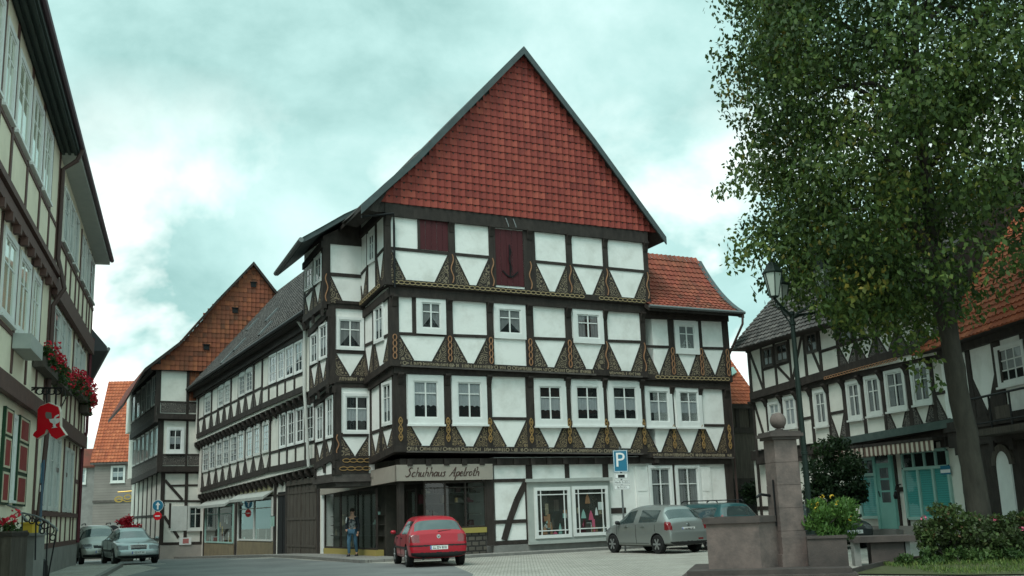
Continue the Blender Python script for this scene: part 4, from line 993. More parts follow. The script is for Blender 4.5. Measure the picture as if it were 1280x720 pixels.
# street side of the house, narrow windows floor over floor
def crossat(f,u): return Face(f.P(u,0)[:2],dW,nW)
S0,S1,S2=crossat(FN,uc0),crossat(N1,uc1),crossat(N2,uc2)
def sidefloor(f,x0,x1,yr0,yr1,ys0,ys1,yt0,yt1,n,win=True):
    Rr=Line(f,(x0,yr0),(x1,yr1)); Ss=Line(f,(x0,ys0),(x1,ys1)); Tt=Line(f,(x0,yt0),(x1,yt1))
    ua,ub=sorted((f.px(x0,yr0)[0],f.px(x1,yr1)[0]))
    t.prism(f,[(ua,Ss.z(ua)-.35),(ub,Ss.z(ub)-.35),(ub,Ss.z(ub)),(ua,Ss.z(ua))],-.1,.07)
    t.prism(f,[(ua,Rr.z(ua)-.05),(ub,Rr.z(ub)-.05),(ub,Rr.z(ub)+.05),(ua,Rr.z(ua)+.05)],0,.04)
    t.prism(f,[(ua,Tt.z(ua)-.05),(ub,Tt.z(ub)-.05),(ub,Tt.z(ub)+.25),(ua,Tt.z(ua)+.25)],0,.05)
    H.piece('carved_panel','carved_dim',lambda mb:mb.prism(f,[(ua,Ss.z(ua)+.003),(ub,Ss.z(ub)+.003),(ub,Rr.z(ub)-.053),(ua,Rr.z(ua)-.053)],0,.02))
    for i in range(n):
        a=ua+(ub-ua)*(i+.12)/n; b=ua+(ub-ua)*(i+.88)/n
        window(H,f,(a,Rr.z((a+b)/2)+.06,b,Tt.z((a+b)/2)-.08),case=.07,nx=2,rows=(.5,),curtain='full',sill=False,mc='sash_grey',bars=.025,sash=.035)
        t.prism(f,[(a-.16,Rr.z(a)),(a-.03,Rr.z(a)),(a-.03,Tt.z(a)),(a-.16,Tt.z(a))],0,.03)
sidefloor(S2,164,196,531,506,543,520,497,466,5); sidefloor(S1,165.5,198.5,585,569.5,599,583,551,530,6)
Rr=Line(S0,(170,655),(201,650)); ua,ub=sorted((S0.px(168,640)[0],S0.px(201,640)[0]))
for i in range(7): u=ua+(ub-ua)*i/6; t.rect(S0,u-.09,-1.,u+.09,z1,0,.04)
for z in (.6,2.0): t.rect(S0,ua,z-.07,ub,z+.07,0,.032)
# gable and roof, ridge running down the street behind
GN=N2.off(.3)
gp=[GN.px(*p) for p in ((154,504),(180,461),(225,427),(270,376),(316,328),(339,364),(370,420))]
top=gp[4]
body=[(-4.6,z3+.1),(uc2+.1,z3+.1)]
poly=[GN.px(190,459.5),GN.px(225,430),GN.px(270,379),GN.px(316,331),(2*top[0]-gp[1][0],GN.px(190,459.5)[1])]
H.m('gw','timber','gable_wall').prism(GN,[(u,z-.12) for u,z in poly],-.5,-.08)
gt=MB(); us=[p[0] for p in poly]; zs=[p[1] for p in poly]
tiles(gt,facesurf(GN,-.07),min(us),max(us),min(zs)-.1,max(zs),.27,.30,[(u,z-.02) for u,z in poly],lift=.035,amp=.018,nseg=3,jit=.012)
gt.build('hung_gable_tiles','tile_old',H.root)
pl.prism(N2,[(-5,z2),(-.6,z2),(-.6,z3+.1),(-5,z3+.1)],-12,-.02)
for x,y in ((258,434),(294,388),(317,356)):
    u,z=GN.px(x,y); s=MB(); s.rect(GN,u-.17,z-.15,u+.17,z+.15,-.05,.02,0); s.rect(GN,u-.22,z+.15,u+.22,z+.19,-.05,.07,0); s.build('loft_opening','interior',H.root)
rf=MB(); P=gp[:5]+[(2*top[0]-gp[2][0],gp[2][1]),(2*top[0]-gp[1][0],gp[1][1])]
for a,b in zip(P,P[1:]):
    L=math.hypot(b[0]-a[0],b[1]-a[1])
    rf.hull2([GN.P(a[0],a[1]-.2,.25),GN.P(b[0],b[1]-.2,.25),GN.P(b[0],b[1],.25),GN.P(a[0],a[1],.25)],[GN.P(a[0]-.6,a[1]-.2,-11),GN.P(b[0]-.6,b[1]-.2,-11),GN.P(b[0]-.6,b[1],-11),GN.P(a[0]-.6,a[1],-11)],None,1)
    rf.face([GN.P(a[0],a[1]+.01,.27),GN.P(b[0],b[1]+.01,.27),GN.P(b[0]-.6,b[1]+.01,-11),GN.P(a[0]-.6,a[1]+.01,-11)],0,[(0,0),(0,L),(11,L),(11,0)])
rf.build('roof',['roof_grid','timber'],H.root)
H.done()
# ================================================================ grey house with orange roof closing the street
e0=atdepth(113,700,92); az=math.radians(84); dE=(math.sin(az),math.cos(az)); nE=(dE[1],-dE[0])
E0=Face((e0.x,e0.y),dE,nE)
H=House('plain grey boarded house with bright orange tiled roof closing the far end of the street',(E0.P(4,0)[0],E0.P(4,0)[1],-1.5),name='boarded_house')
ze_=E0.px(137,578)[1]; zr_=E0.off(-4.2).px(140,478)[1]
dS=(-nE[0],-nE[1]); ES=Face((e0.x,e0.y),dS,(-dE[0],-dE[1]))
w=H.m('siding','siding','wall'); w.rect(E0,0,-1.8,12,ze_,-9,0); 
w.prism(ES,[(0,ze_),(8.4,ze_),(4.2,zr_-.2)],-9,-.01)
tm=H.m('timber_grey','timber_grey','string_course'); zz=E0.px(137,626.5)[1]; tm.rect(E0,-.05,zz-.09,9,zz+.09,0,.08); tm.rect(E0,-.1,ze_-.2,9,ze_-.02,0,.2)
window(H,E0,rectpx(E0,138.5,582,156.5,604),case=.12,nx=2,rows=(.62,),curtain='lace',mc='sash_grey')
def arch(f,u0,u1,z0,zs,k,mb,n=10):
    uc=(u0+u1)/2; r=(u1-u0)/2
    mb.prism(f,[(u0,z0),(u1,z0)]+[(uc+r*math.cos(i/n*math.pi),zs+r*math.sin(i/n*math.pi)) for i in range(n+1)],0,k)
EB=E0.off(-.6); zz=EB.px(104,582)[1]; wg=MB(); wg.rect(EB,-6.5,-1.8,.0,zz,-8,0); wg.build('side_wing','stone_pale',H.root)
z2_=EB.px(104,560)[1]; rf=MB(); a_=[EB.P(-6.6,zz-.05,.25),EB.P(-.02,zz-.05,.25),EB.P(-.02,z2_,-1.2),EB.P(-6.6,z2_,-1.2)]; rf.hull2(a_,[tuple(Vector(p)-Vector((0,0,.15))) for p in a_]); rf.build('side_wing_roof','tile_mossy',H.root)
window(H,EB,rectpx(EB,98,585,108,606),case=.1,nx=2,rows=(.62,),curtain='full',mc='sash_grey')
r=rectpx(EB,96,652,101,690); d=MB()
def arch(f,u0,u1,z0,zs,k,mb,n=10):
    uc=(u0+u1)/2; r=(u1-u0)/2
    mb.prism(f,[(u0,z0),(u1,z0)]+[(uc+r*math.cos(i/n*math.pi),zs+r*math.sin(i/n*math.pi)) for i in range(n+1)],0,k)
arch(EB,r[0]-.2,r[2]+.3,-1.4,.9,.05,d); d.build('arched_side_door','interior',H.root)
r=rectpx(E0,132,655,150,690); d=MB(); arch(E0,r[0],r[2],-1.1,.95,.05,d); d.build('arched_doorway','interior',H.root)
r=rectpx(E0,132,655,150,690); d=MB(); 
for i in range(12):
    a0,a1=i/12*math.pi,(i+1)/12*math.pi; uc=(r[0]+r[2])/2; R_=(r[2]-r[0])/2
    d.prism(E0,[(uc+R_*math.cos(a0),.95+R_*math.sin(a0)),(uc+(R_+.22)*math.cos(a0),.95+(R_+.22)*math.sin(a0)),(uc+(R_+.22)*math.cos(a1),.95+(R_+.22)*math.sin(a1)),(uc+R_*math.cos(a1),.95+R_*math.sin(a1))],0,.07)
d.build('door_arch','stone_pale',H.root)
EE=E0.off(.35); rf=MB()
rs=lambda u,v:EE.P(u,ze_+(zr_-ze_)*v,-4.55*v)
rf.hull2([rs(-.3,0),rs(12.3,0),rs(12.3,1),rs(-.3,1)],[tuple(Vector(rs(u,v))-Vector((0,0,.18))) for u,v in ((-.3,0),(12.3,0),(12.3,1),(-.3,1))])
rf.hull2([rs(-.3,1),rs(12.3,1),EE.P(12.3,ze_,-9.1),EE.P(-.3,ze_,-9.1)],[tuple(Vector(p)-Vector((0,0,.18))) for p in (rs(-.3,1),rs(12.3,1),EE.P(12.3,ze_,-9.1),EE.P(-.3,ze_,-9.1))])
rf.build('roof','timber_grey',H.root)
tl=MB(); L=math.hypot(4.55,zr_-ze_); sn,cs=4.55/L,(zr_-ze_)/L
tiles(tl,lambda u,v:(rs(u,v/L),(EE.n[0]*cs,EE.n[1]*cs,sn)),-.3,12.3,0,L,.27,.34,None,lift=.06,amp=.035,nseg=4,jit=.008)
tl.build('roof_tiles','tile_orange',H.root)
H.done()
# ================================================================ houses on the left: near house and pharmacy
random.seed(31)
oL=ground(92,709); dL=hdir(245,660); nL=(dL[1],-dL[0])
L0=Face((oL.x,oL.y),dL,nL)
def facewin(H,f,a,b,z0,z1,**k): return window(H,f,(min(a,b),z0,max(a,b),z1),**k)
eav=lambda u:11.95+(.2-u)*.045
# ---- pharmacy
H=House('cream pharmacy house with brown timbers and red corner pipe, flower boxes under its windows',(L0.P(-5,0)[0],L0.P(-5,0)[1],0))
HP=H; t=H.m('timber_brown','timber_brown','timber_frame'); pl=H.m('plaster_cream','plaster_cream','wall')
LA,LB,LC=L0,L0.off(.12),L0.off(.2)
pl.rect(LA,-11.6,.9,.15,4.6,-9,0); pl.rect(LB,-11.6,4.6,.15,8.4,-9,0); pl.prism(LC,[(-11.6,8.4),(.15,8.4),(.15,eav(.2)),(-11.6,eav(-11.6))],-9,0)
pb=MB(); pb.rect(LA,-11.6,-.3,.2,.86,-9,.06); pb.build('plinth','stone_pale',H.root)
for f,zb,h,k in ((LA,.86,.16,.05),(LA,1.83,.15,.06),(LB,4.45,.45,.13),(LB,6.28,.10,.05),(LC,8.15,.55,.14),(LC,9.9,.12,.05)):
    t.rect(f,-11.6,zb,.18,zb+h,-.02,k)
posts=[-11.5,-9.0,-7.6,-6.1,-5.0,-3.6,-2.1,-1.2,.0]
for f,z0,z1 in ((LA,1.98,4.45),(LB,4.97,8.15),(LC,8.77,11.9)):
    for i,u in enumerate(posts): t.rect(f,u-.09,z0,u+.09,z1,0,.035+.003*(i%2))
for i,u in enumerate(posts[1:-1]): t.rect(LA,u-.08,1.02,u+.08,1.83,0,.034)
for u0,u1,zz in ((-7.5,-6.2,3.25),(-1.1,.0,3.1),(-4.9,-3.7,3.2)): t.rect(LA,u0,zz,u1,zz+.14,0,.03)
kw=dict(mc='sash_grey',bars=.03,sash=.04)
WP=[]
for a,b in ((-10.6,-9.15),(-8.9,-7.7),(-7.45,-6.25)): facewin(H,LA,a,b,2.0,4.35,case=.1,nx=2,rows=(.68,),curtain='half',sill=False,**kw)
for a,b in ((-4.85,-3.75),(-3.45,-2.25)): facewin(H,LA,a,b,2.0,4.2,case=.1,nx=2,rows=(.68,),curtain='half',sill=False,**kw)
for a,b in ((-11.3,-9.15),(-8.85,-7.7),(-7.4,-6.25)): facewin(H,LB,a,b,6.42,8.05,case=.1,nx=2,rows=(.66,),curtain='laceup',sill=True,**kw)
for a,b in ((-4.8,-3.7),(-3.4,-2.2),(-1.95,-1.3)): facewin(H,LB,a,b,6.42,7.95,case=.1,nx=2,rows=(.66,),curtain='laceup',sill=True,**kw)
for a,b in ((-10.4,-9.15),(-8.85,-7.75),(-7.4,-6.2)): facewin(H,LC,a,b,10.05,11.85,case=.1,nx=2,rows=(.66,),curtain='lace',sill=True,**kw)
for a,b in ((-4.85,-3.75),(-3.4,-2.25),(-1.95,-.25)): facewin(H,LC,a,b,10.05,11.75,case=.1,nx=2,rows=(.66,),curtain='lace',sill=True,**kw)
so=MB(); so.prism(LC,[(-11.8,eav(-11.8)-.02),(.55,eav(.55)-.02),(.55,eav(.55)+.18),(-11.8,eav(-11.8)+.18)],-9,.55); so.build('soffit','offwhite',H.root)
def leftroof(H,u0,u1,k,m='roof_grid'):
    rf=MB(); a=[LC.P(u0,eav(u0)+.18,k),LC.P(u1,eav(u1)+.18,k),LC.P(u1,eav(u1)+6.2,-4.6),LC.P(u0,eav(u0)+6.2,-4.6)]
    rf.hull2(a,[tuple(Vector(p)+Vector((0,0,.16))) for p in a]); a=[LC.P(u0,eav(u0)+6.2,-4.6),LC.P(u1,eav(u1)+6.2,-4.6),LC.P(u1,eav(u1)+.2,-9.6),LC.P(u0,eav(u0)+.2,-9.6)]
    rf.hull2(a,[tuple(Vector(p)+Vector((0,0,.16))) for p in a]); rf.build('roof',m,H.root)
    for uu in (u0+.3,u1-.3): H.m('plaster_cream','plaster_cream','wall').prism(LC.cross(uu),[(-.0,0.0+eav(uu)),(9.2,eav(uu)),(4.6,eav(uu)+6.)],-.1,.1)
def leftroof_simple(H,u0,u1,k,m='roof_grid'):
    rf=MB()
    A_=[(k,.18),(-4.6,6.3),(-9.8,.18)]
    for u,v in ((u0,u1),):
        rf.hull2([LC.P(u,eav(u)+z,kk) for kk,z in A_],[LC.P(v,eav(v)+z,kk) for kk,z in A_])
    rf.build('roof',m,H.root)
leftroof_simple(H,-11.8,.55,.58)
gm=MB(); gm.tube([LC.P(u,eav(u)+.17,.62) for u in (-11.8,-6,.6)],.085,8); gm.build('gutter',mat('purple_brown_gutter',(.09,.055,.07),.45),H.root)
gm=MB(); gm.tube([LA.P(.08,.9,.1),LA.P(.08,4.4,.1),LB.P(.08,5.1,.1),LB.P(.08,8.1,.1),LC.P(.08,8.8,.1)],.06,8); gm.build('downpipe',mat('red_brown_pipe',(.10,.018,.028),.45),H.root)
H.done()
# ---- near house
H=House('near cream house at the left edge with green shutters and deep dark eaves',(L0.P(-16,0)[0],L0.P(-16,0)[1],0))
HN=H; t=H.m('timber_dark','timber_brown','timber_frame'); pl=H.m('plaster_cream','plaster_cream','wall')
UN0,UN1=-38.,-11.62
pl.rect(LA,UN0,.0,UN1,4.75,-9,0.02); pl.rect(LB,UN0,4.75,UN1,8.5,-9,.02); pl.prism(LC,[(UN0,8.5),(UN1,8.5),(UN1,eav(UN1)),(UN0,eav(UN0))],-9,.02)
for f,zb,h,k in ((LB,4.5,.42,.14),(LC,8.32,.26,.14),(LC,8.66,.16,.20),(LB,5.9,.1,.05),(LC,10.1,.1,.05)):
    t.rect(f,UN0,zb,UN1,zb+h,-.02,k)
for i in range(23): t.rect(LC,UN0+.6+i*1.1,8.12,UN0+.8+i*1.1,8.32,.0,.17)
pn=[-36,-33,-30,-28,-26,-23.5,-21.4,-19.75,-17.45,-15.3,-13.4,-11.75]
for f,z0,z1 in ((LB,5.05,8.3),(LC,8.88,eav(-19)-.05)):
    for i,u in enumerate(pn): t.rect(f,u-.10,z0,u+.10,z1,0.02,.05+.003*(i%2))
t.rect(LA,-11.85,0,-11.65,4.5,.02,.055)
for a,b in ((-25.8,-23.7),(-23.2,-21.6),(-21.2,-19.9),(-19.55,-17.6),(-17.25,-15.45),(-15.1,-13.55)):
    facewin(H,LC,a,b,10.25,12.3 if b>-20 else 12.4,case=.14,nx=2,rows=(.66,),curtain='lace',sill=True,mc='white')
for a,b,z0 in ((-25.6,-23.8,6.1),(-19.5,-17.6,6.05),(-17.2,-15.45,6.05),(-15.1,-13.6,6.1)):
    facewin(H,LB,a,b,z0,8.1,case=.14,nx=2,rows=(.66,),curtain='lace',sill=True,mc='white')
facewin(H,LA,-16.05,-15.35,2.1,4.25,case=.1,nx=2,rows=(.66,),curtain='half',sill=True,mc='white')
facewin(H,LA,-19.6,-18.2,2.1,4.25,case=.1,nx=2,rows=(.66,),curtain='half',sill=True,mc='white')
fb=MB(); fb.rect(LB,-17.6,5.62,-15.6,5.98,.05,.45); fb.build('window_box','offwhite',H.root)
for a,b in ((-17.35,-16.2),(-15.2,-13.55)):
    s=MB(); s.rect(LA,a,2.05,b,4.3,.02,.075); s.rect(LA,a,2.05,a+.07,4.3,.075,.095); s.rect(LA,b-.07,2.05,b,4.3,.075,.095)
    o=s.build('shutter','shutter_green',H.root)
    zz=[2.15,2.75,2.95,3.55,3.72,4.2]
    for i in range(3):
        p=MB(); z0,z1=zz[2*i],zz[2*i+1]
        a_,b_=a+.2,b-.2
        p.rect(LA,a_,z0,b_,z1,.075,.09,0)
        for q in ((a_-.06,z0-.05,b_+.06,z0),(a_-.06,z1,b_+.06,z1+.05)): p.rect(LA,*q,.075,.1,1)
        for q in ((a_-.06,z0,a_,z1),(b_,z0,b_+.06,z1)): p.rect(LA,*q,.075,.1,1)
        p.build('shutter_panel',['shutter_red','shutter_cream'],o,off=ORG[H.root])
so=MB(); so.prism(LC,[(UN0,eav(UN0)-.05),(-11.8,eav(-11.8)-.05),(-11.8,eav(-11.8)+.18),(UN0,eav(UN0)+.18)],-9,.56)
for i in range(3): 
    k=.08+.17*i; so.prism(LC,[(UN0,eav(UN0)-.12),(-11.8,eav(-11.8)-.12),(-11.8,eav(-11.8)-.05),(UN0,eav(UN0)-.05)],k,k+.08)
so.build('soffit',mat('dark_green_soffit',(.03,.042,.038),.7),H.root)
leftroof_simple(H,UN0,-11.8,.58)
gm=MB(); gm.tube([LC.P(u,eav(u)+.17,.62) for u in (UN0,-18,-11.75)],.085,8); gm.build('gutter',mat('purple_brown_gutter2',(.08,.05,.065),.45),H.root)
dp=MB(); uD=-11.75; dp.tube([LC.P(uD,eav(uD)+.1,.62),LC.P(uD,eav(uD)-.25,.5),LC.P(uD,eav(uD)-.55,.12),LC.P(uD,9.2,.12),LB.P(uD,8.3,.42),LB.P(uD,7.8,.14),LB.P(uD,5.2,.14),LA.P(uD,4.4,.3),LA.P(uD,.1,.12)],.07,8); dp.build('downpipe','pipe_brown',H.root)
H.done()
# ---- third house, only its eaves reach out past the pharmacy
pe=atdepth(133,437,45.5); az3=hdir(16,656); n3=(az3[1],-az3[0]); T3=Face((pe.x,pe.y),az3,n3); T3w=T3.off(-.85)
H=House('house with wide dark eaves jutting out beyond the pharmacy corner',(T3w.P(4,0)[0],T3w.P(4,0)[1],-.1))
t=H.m('timber','timber','timber_frame'); pl=H.m('plaster_old','plaster_old','wall')
pl.rect(T3w,.3,-1.5,27,pe.z-.1,-8,0)
for i in range(22): t.rect(T3w,.3+i*1.2,-.4,.5+i*1.2,pe.z-.1,0,.04)
for z in (2.8,5.6): t.rect(T3w,.3,z,27,z+.3,0,.06)
for i in range(4): window(H,T3w,(.75+i*2.4,6.2,1.55+i*2.4,7.6),case=.1,nx=2,rows=(.66,),curtain='lace',mc='sash_grey')
rf=MB(); rf.hull2([T3.P(-.35,pe.z+z,k) for k,z in ((0,-.12),(0,.08),(-4.7,5.6),(-9.4,.08),(-9.4,-.12))],[T3.P(27.4,pe.z+z,k) for k,z in ((0,-.12),(0,.08),(-4.7,5.6),(-9.4,.08),(-9.4,-.12))]); rf.build('roof',mat('dark_roof',(.035,.038,.042),.7),H.root)
gm=MB(); gm.tube([T3.P(-.35,pe.z-.02,.06),T3.P(27.4,pe.z-.02,.06)],.08,8); gm.build('gutter','zinc',H.root)
H.done()
# ================================================================ right row with the turquoise shop
random.seed(41)
q=atdepth(1110,640,38); dQ=hdir(150,660); nQ=(-dQ[1],dQ[0])
Q0=Face((q.x,q.y),dQ,nQ); Q1=Q0.off(.22); Q2=Q0.off(.40)
uQ1=Q0.px(1199,560)[0]; 
H=House('long timber house with grey tiled roof and turquoise shop front behind the big tree',(Q0.P(2,0)[0],Q0.P(2,0)[1],0))
t=H.m('timber','timber','timber_frame'); pl=H.m('plaster','plaster_old','wall')
uqe=[Q0.px(944,600)[0],Q1.px(944,540)[0],Q2.px(936,470)[0]]
za,zb=3.68,6.05
pl.rect(Q0,uQ1,-.2,uqe[0],za,-9,0); pl.rect(Q1,uQ1,za,uqe[1],zb,-9,0); pl.rect(Q2,uQ1,zb,uqe[2],8.0,-9,0)
# upper floor
P2=[(936.5,939.5),(952.5,954.5),(968.5,971),(987,989),(1005.5,1008.5),(1024,1027),(1046,1049),(1068,1071),(1093,1096.5),(1119,1122),(1146,1149),(1172,1176),(1198,1202)]
o2=storey(H,Q2,((939,491),(1200,413)),((938,440),(1196,348)),((939,467),(1200,385)),P2,'xvpzpvvvvvvv'.replace('xvpzpv','xp/zxp'),brace=.42,sillh=.30,plate=.25,carve='carved_dim')
for xa,xb in ((955.5,968),(972,986.5),(1009.5,1023.5),(1050,1067),(1097,1118)):
    R=o2[3]; T=o2[2]; f=Q2; ua,ub=sorted((f.px(xa,R.y(xa))[0],f.px(xb,R.y(xb))[0])); um=(ua+ub)/2
    window(H,f,(ua,R.z(um)+.05,ub,T.z(um)-.08),case=.06,nx=2,rows=(.5,),curtain='half',sill=False,mc='timber_grey',bars=.03,sash=.04)
B=Line(Q2,(1030,469.5),(1123,444)); a,b=sorted((Q2.px(1032,469)[0],Q2.px(1123,444)[0]))
H.piece('chain_band','ochre_red',lambda mb:orn_band(mb,Q2,(a,B.z(a)-.12),(b,B.z(b)-.12),.07,.06,.025,.16))
# first floor
P1=[(943,945.5),(959.5,961.5),(978.5,980.5),(997.5,1000),(1014.5,1017.5),(1035.5,1038.5),(1055.5,1060),(1078.5,1082),(1104,1107.5),(1135,1140),(1165,1170),(1196,1201)]
o1=storey(H,Q1,((945,572),(1197,521)),((944,503),(1196,442)),((945,535),(1197,487)),P1,'xnnpnvnnbbv',brace=.4,sillh=.30,plate=.30,key='timber',carve='carved_dim')
H.piece('painted_sill','timber_green',lambda mb:mb.bar(Q1,(Q1.px(1050,553)[0],Q1.px(1050,553)[1]),(Q1.px(1197,528)[0],Q1.px(1197,528)[1]),.26,.0,.16))
Rl=Line(Q1,(960,548),(1165,508))
for xa,xb,yt,yb in ((962,977,502,540),(981,996.5,495,537),(1019,1035,487,535),(1060,1078,476,527),(1083,1103,469,522),(1108,1134,461,516),(1140.5,1165,453,508)):
    f=Q1; ua,ub=sorted((f.px(xa,(yt+yb)/2)[0],f.px(xb,(yt+yb)/2)[0])); xm=(xa+xb)/2
    window(H,f,(ua,f.px(xm,yb)[1],ub,f.px(xm,yt)[1]),case=.11,nx=2,rows=(.64,),curtain='sides' if xa>1000 else 'full',sill=True,mc='sash_grey',bars=.04)
brackets(H,Q1,[(a+b)/2 for a,b in o1[0]],lambda u:o1[2].z(u)+.05,.18,.35,.18)
t.rect(Q0,uQ1,za-.42,uqe[0],za-.02,-.1,.12)
for i in range(16): u=uQ1+.3+i*.72; t.rect(Q0,u,za-.62,u+.24,za-.30,0,.26)
# ground floor
for x in (950,975,1000,1020,1046): u=Q0.px(x,610)[0]; t.rect(Q0,u-.08,.0,u+.08,za-.42,0,.04)
t.rect(Q0,Q0.px(1050,640)[0],1.2,uqe[0],1.35,0,.035)
pz=MB(); pz.rect(Q0,uQ1,-.4,uqe[0]+.05,.55,-.1,.05); pz.build('plinth','plaster_grey',H.root)
def qrect(xa,xb,zlo,zhi,y=610): 
    a,b=sorted((Q0.px(xa,y)[0],Q0.px(xb,y)[0])); return a,zlo,b,zhi
def tealwin(xa,xb,z0,z1,n,lights):
    a,_,b,_=qrect(xa,xb,0,0); fr=MB(); w=.09
    for i in range(n+1):
        x=a+(b-a)*i/n; fr.rect(Q0,x-w/2,z0,x+w/2,z1,.0,.10)
    for z in (z0,z1,z1+.55): fr.rect(Q0,a+w/2,z-.05,b-w/2,z+.05,.0,.095)
    for i in range(lights+1):
        x=a+(b-a)*i/lights; fr.rect(Q0,x-.03,z1+.05,x+.03,z1+.5,.0,.085)
    o=fr.build('shop_window','teal_light',H.root)
    bl=MB(); m_=int((z1-z0)/.075)
    for i in range(m_): bl.prism(Q0,[(a+.05,z0+.05+i*.075),(b-.05,z0+.05+i*.075),(b-.05,z0+.05+i*.075+.07),(a+.05,z0+.05+i*.075+.07)],.004,.015+.006*(i%2))
    bl.build('blind','blind',o,off=ORG[H.root])
    pn=MB(); pn.rect(Q0,a,z0,b,z1+.55,.0,.003,1); pn.face([Q0.P(a,z0,.05),Q0.P(b,z0,.05),Q0.P(b,z1+.55,.05),Q0.P(a,z1+.55,.05)]); pn.build('pane',['glass','interior'],o,off=ORG[H.root]); return a,b
tealwin(1076,1097.5,.85,2.35,1,2); tealwin(1133,1190,.80,2.45,3,4)
a,_,b,_=qrect(1097.5,1121,0,0,620); d=MB()
d.rect(Q0,a,.45,b,2.95,0,.06); d.rect(Q0,a,.45,a+.12,3.0,.06,.11); d.rect(Q0,b-.12,.45,b,3.0,.06,.11)
o=d.build('shop_door','teal',H.root)
for i in range(3):
    p=MB(); z=1.35+i*.42; p.rect(Q0,a+.24,z,b-.3,z+.36,.06,.064); p.build('pane','carglass',o,off=ORG[H.root])
p=MB(); p.rect(Q0,a+.1,2.72,b-.1,3.0,.06,.066); p.build('pane','carglass',o,off=ORG[H.root])
p=MB(); p.tube([Q0.P(b-.2,1.55,.07),Q0.P(b-.2,1.75,.12)],.02,6); p.build('handle','iron',o,off=ORG[H.root])
st=MB(); st.rect(Q0,a-.3,-.3,b+.3,.22,-.1,.7); st.rect(Q0,a-.2,.22,b+.2,.43,-.1,.35); st.build('doorstep','stone_pale',H.root)
for x0,x1 in ((1121.5,1124),(1131,1133.5)):
    a_,_,b_,_=qrect(x0,x1,0,0); t.rect(Q0,a_,.55,b_,3.2,0,.05)
a_,_,b_,_=qrect(1124,1131,0,0); t.rect(Q0,a_,1.7,b_,1.86,0,.04)
# striped awning in two lengths
for xa,xb in ((1062,1098),(1101,1188.5)):
    a_,b_=sorted((Q0.px(xa,565)[0],Q0.px(xb,550)[0])); aw=MB(); n=max(6,int((b_-a_)/.115))
    aw.rect(Q0,a_,3.28,b_,3.38,.0,.75,2)
    for i in range(n):
        u0=a_+(b_-a_)*i/n; u1=a_+(b_-a_)*(i+1)/n
        aw.prism(Q0,[(u0,3.28),(u0,2.98),((u0+u1)/2,2.93),(u1,2.98),(u1,3.28)],.72,.735,i%2)
    aw.build('striped_awning',[mat('awning_cream',(.50,.44,.36),.8),mat('awning_brown',(.13,.075,.06),.8),'timber'],H.root)
al=MB(); u=Q0.px(1128,612)[0]; al.tube([Q0.P(u,1.95,.05),Q0.P(u,1.9,.25),Q0.P(u,1.75,.3)],.025,6); al.lathe(Q0.P(u,1.45,.3),[(.0,0),(.07,.02),(.09,.12),(.05,.25),(.0,.28)],8); al.build('wall_lamp','iron',H.root)
ps=MB(); r=rectpx(Q0.off(.1),1176,582,1188,593); ps.rect(Q0.off(.1),*r,0,.012,0); ps.rect(Q0.off(.1),r[0],r[1]+.05,r[2],r[1]+.16,.012,.016,1); ps.build('window_notice',['signblue','signwhite'],H.root)
# roof
QE=Q2.off(.75); ze=lambda u:QE.px(966,424)[1]+.0*u
zE=QE.px(966,424)[1]; uR=QE.px(913,443)[0]; 
rl=lambda u,v:QE.P(u,zE+4.9*v,-5.0*v)
L=math.hypot(5.0,4.9); sn,cs=5/L,4.9/L
tl=MB(); tiles(tl,lambda u,v:(rl(u,v/L),(QE.n[0]*cs,QE.n[1]*cs,sn)),uQ1-.2,uR,0,L,.26,.28,None,lift=.05,amp=.025,nseg=3,jit=.015); tl.build('roof_tiles','tile_grey',H.root)
rf=MB()
for A_,B_ in ((rl(uQ1-.2,0),rl(uR,0)),): 
    top=[rl(uQ1-.2,1),rl(uR,1)]; bk=[QE.P(uQ1-.2,zE,-10),QE.P(uR,zE,-10)]
    rf.hull2([rl(uQ1-.2,0),rl(uQ1-.2,1),bk[0]],[rl(uR,0),rl(uR,1),bk[1]])
rf.build('roof','timber',H.root)
H.done()
# ---- lean-to with skylight between this row and the corner house
pL=Q1.P(uqe[1]+.05,0); LF=Face(pL[:2],nQ,(-dQ[0],-dQ[1]))
lf=atdepth(925,470,47.5); dF=dA; nF=nA
LT=Face((lf.x,lf.y),dF,nF)
H=House('dark timber lean-to with brick red tiled gable and a skylight between two houses',(lf.x,lf.y,0),cat='outbuilding',name='lean_to',group=None)
w=H.m('timber_board','timber_board','wall'); u0=LT.px(905,520)[0]; u1=LT.px(946,520)[0]
zt=LT.px(925,506)[1]; zz=LT.px(925,440)[1]
w.rect(LT,u0,-.3,u1,zt,-4,0)
for z,h in ((LT.px(930,538)[1],.25),(LT.px(930,605)[1],.5)): H.m('timber','timber','timber_frame').rect(LT,u0,z-h/2,u1,z+h/2,0,.06)
for x in (921,938): u=LT.px(x,520)[0]; H.m('timber').rect(LT,u-.1,LT.px(x,535)[1],u+.1,zt,0,.05)
sl=lambda u,v:LT.P(u,zt+(zz+.5-zt)*v,.35-2.4*v); L=math.hypot(2.4,zz+.5-zt); sn,cs=2.4/L,(zz+.5-zt)/L
tl=MB(); tiles(tl,lambda u,v:(sl(u,v/L),(LT.n[0]*cs,LT.n[1]*cs,sn)),u0-.1,u1,0,L,.2,.22,None,lift=.03,amp=.015,nseg=3); tl.build('roof_tiles','tile_orange',H.root)
rf=MB(); rf.hull2([sl(u0-.1,0),sl(u1,0),sl(u1,1),sl(u0-.1,1)],[tuple(Vector(sl(u,v))-Vector((0,0,.2))) for u,v in ((u0-.1,0),(u1,0),(u1,1),(u0-.1,1))]); rf.build('roof','timber',H.root)
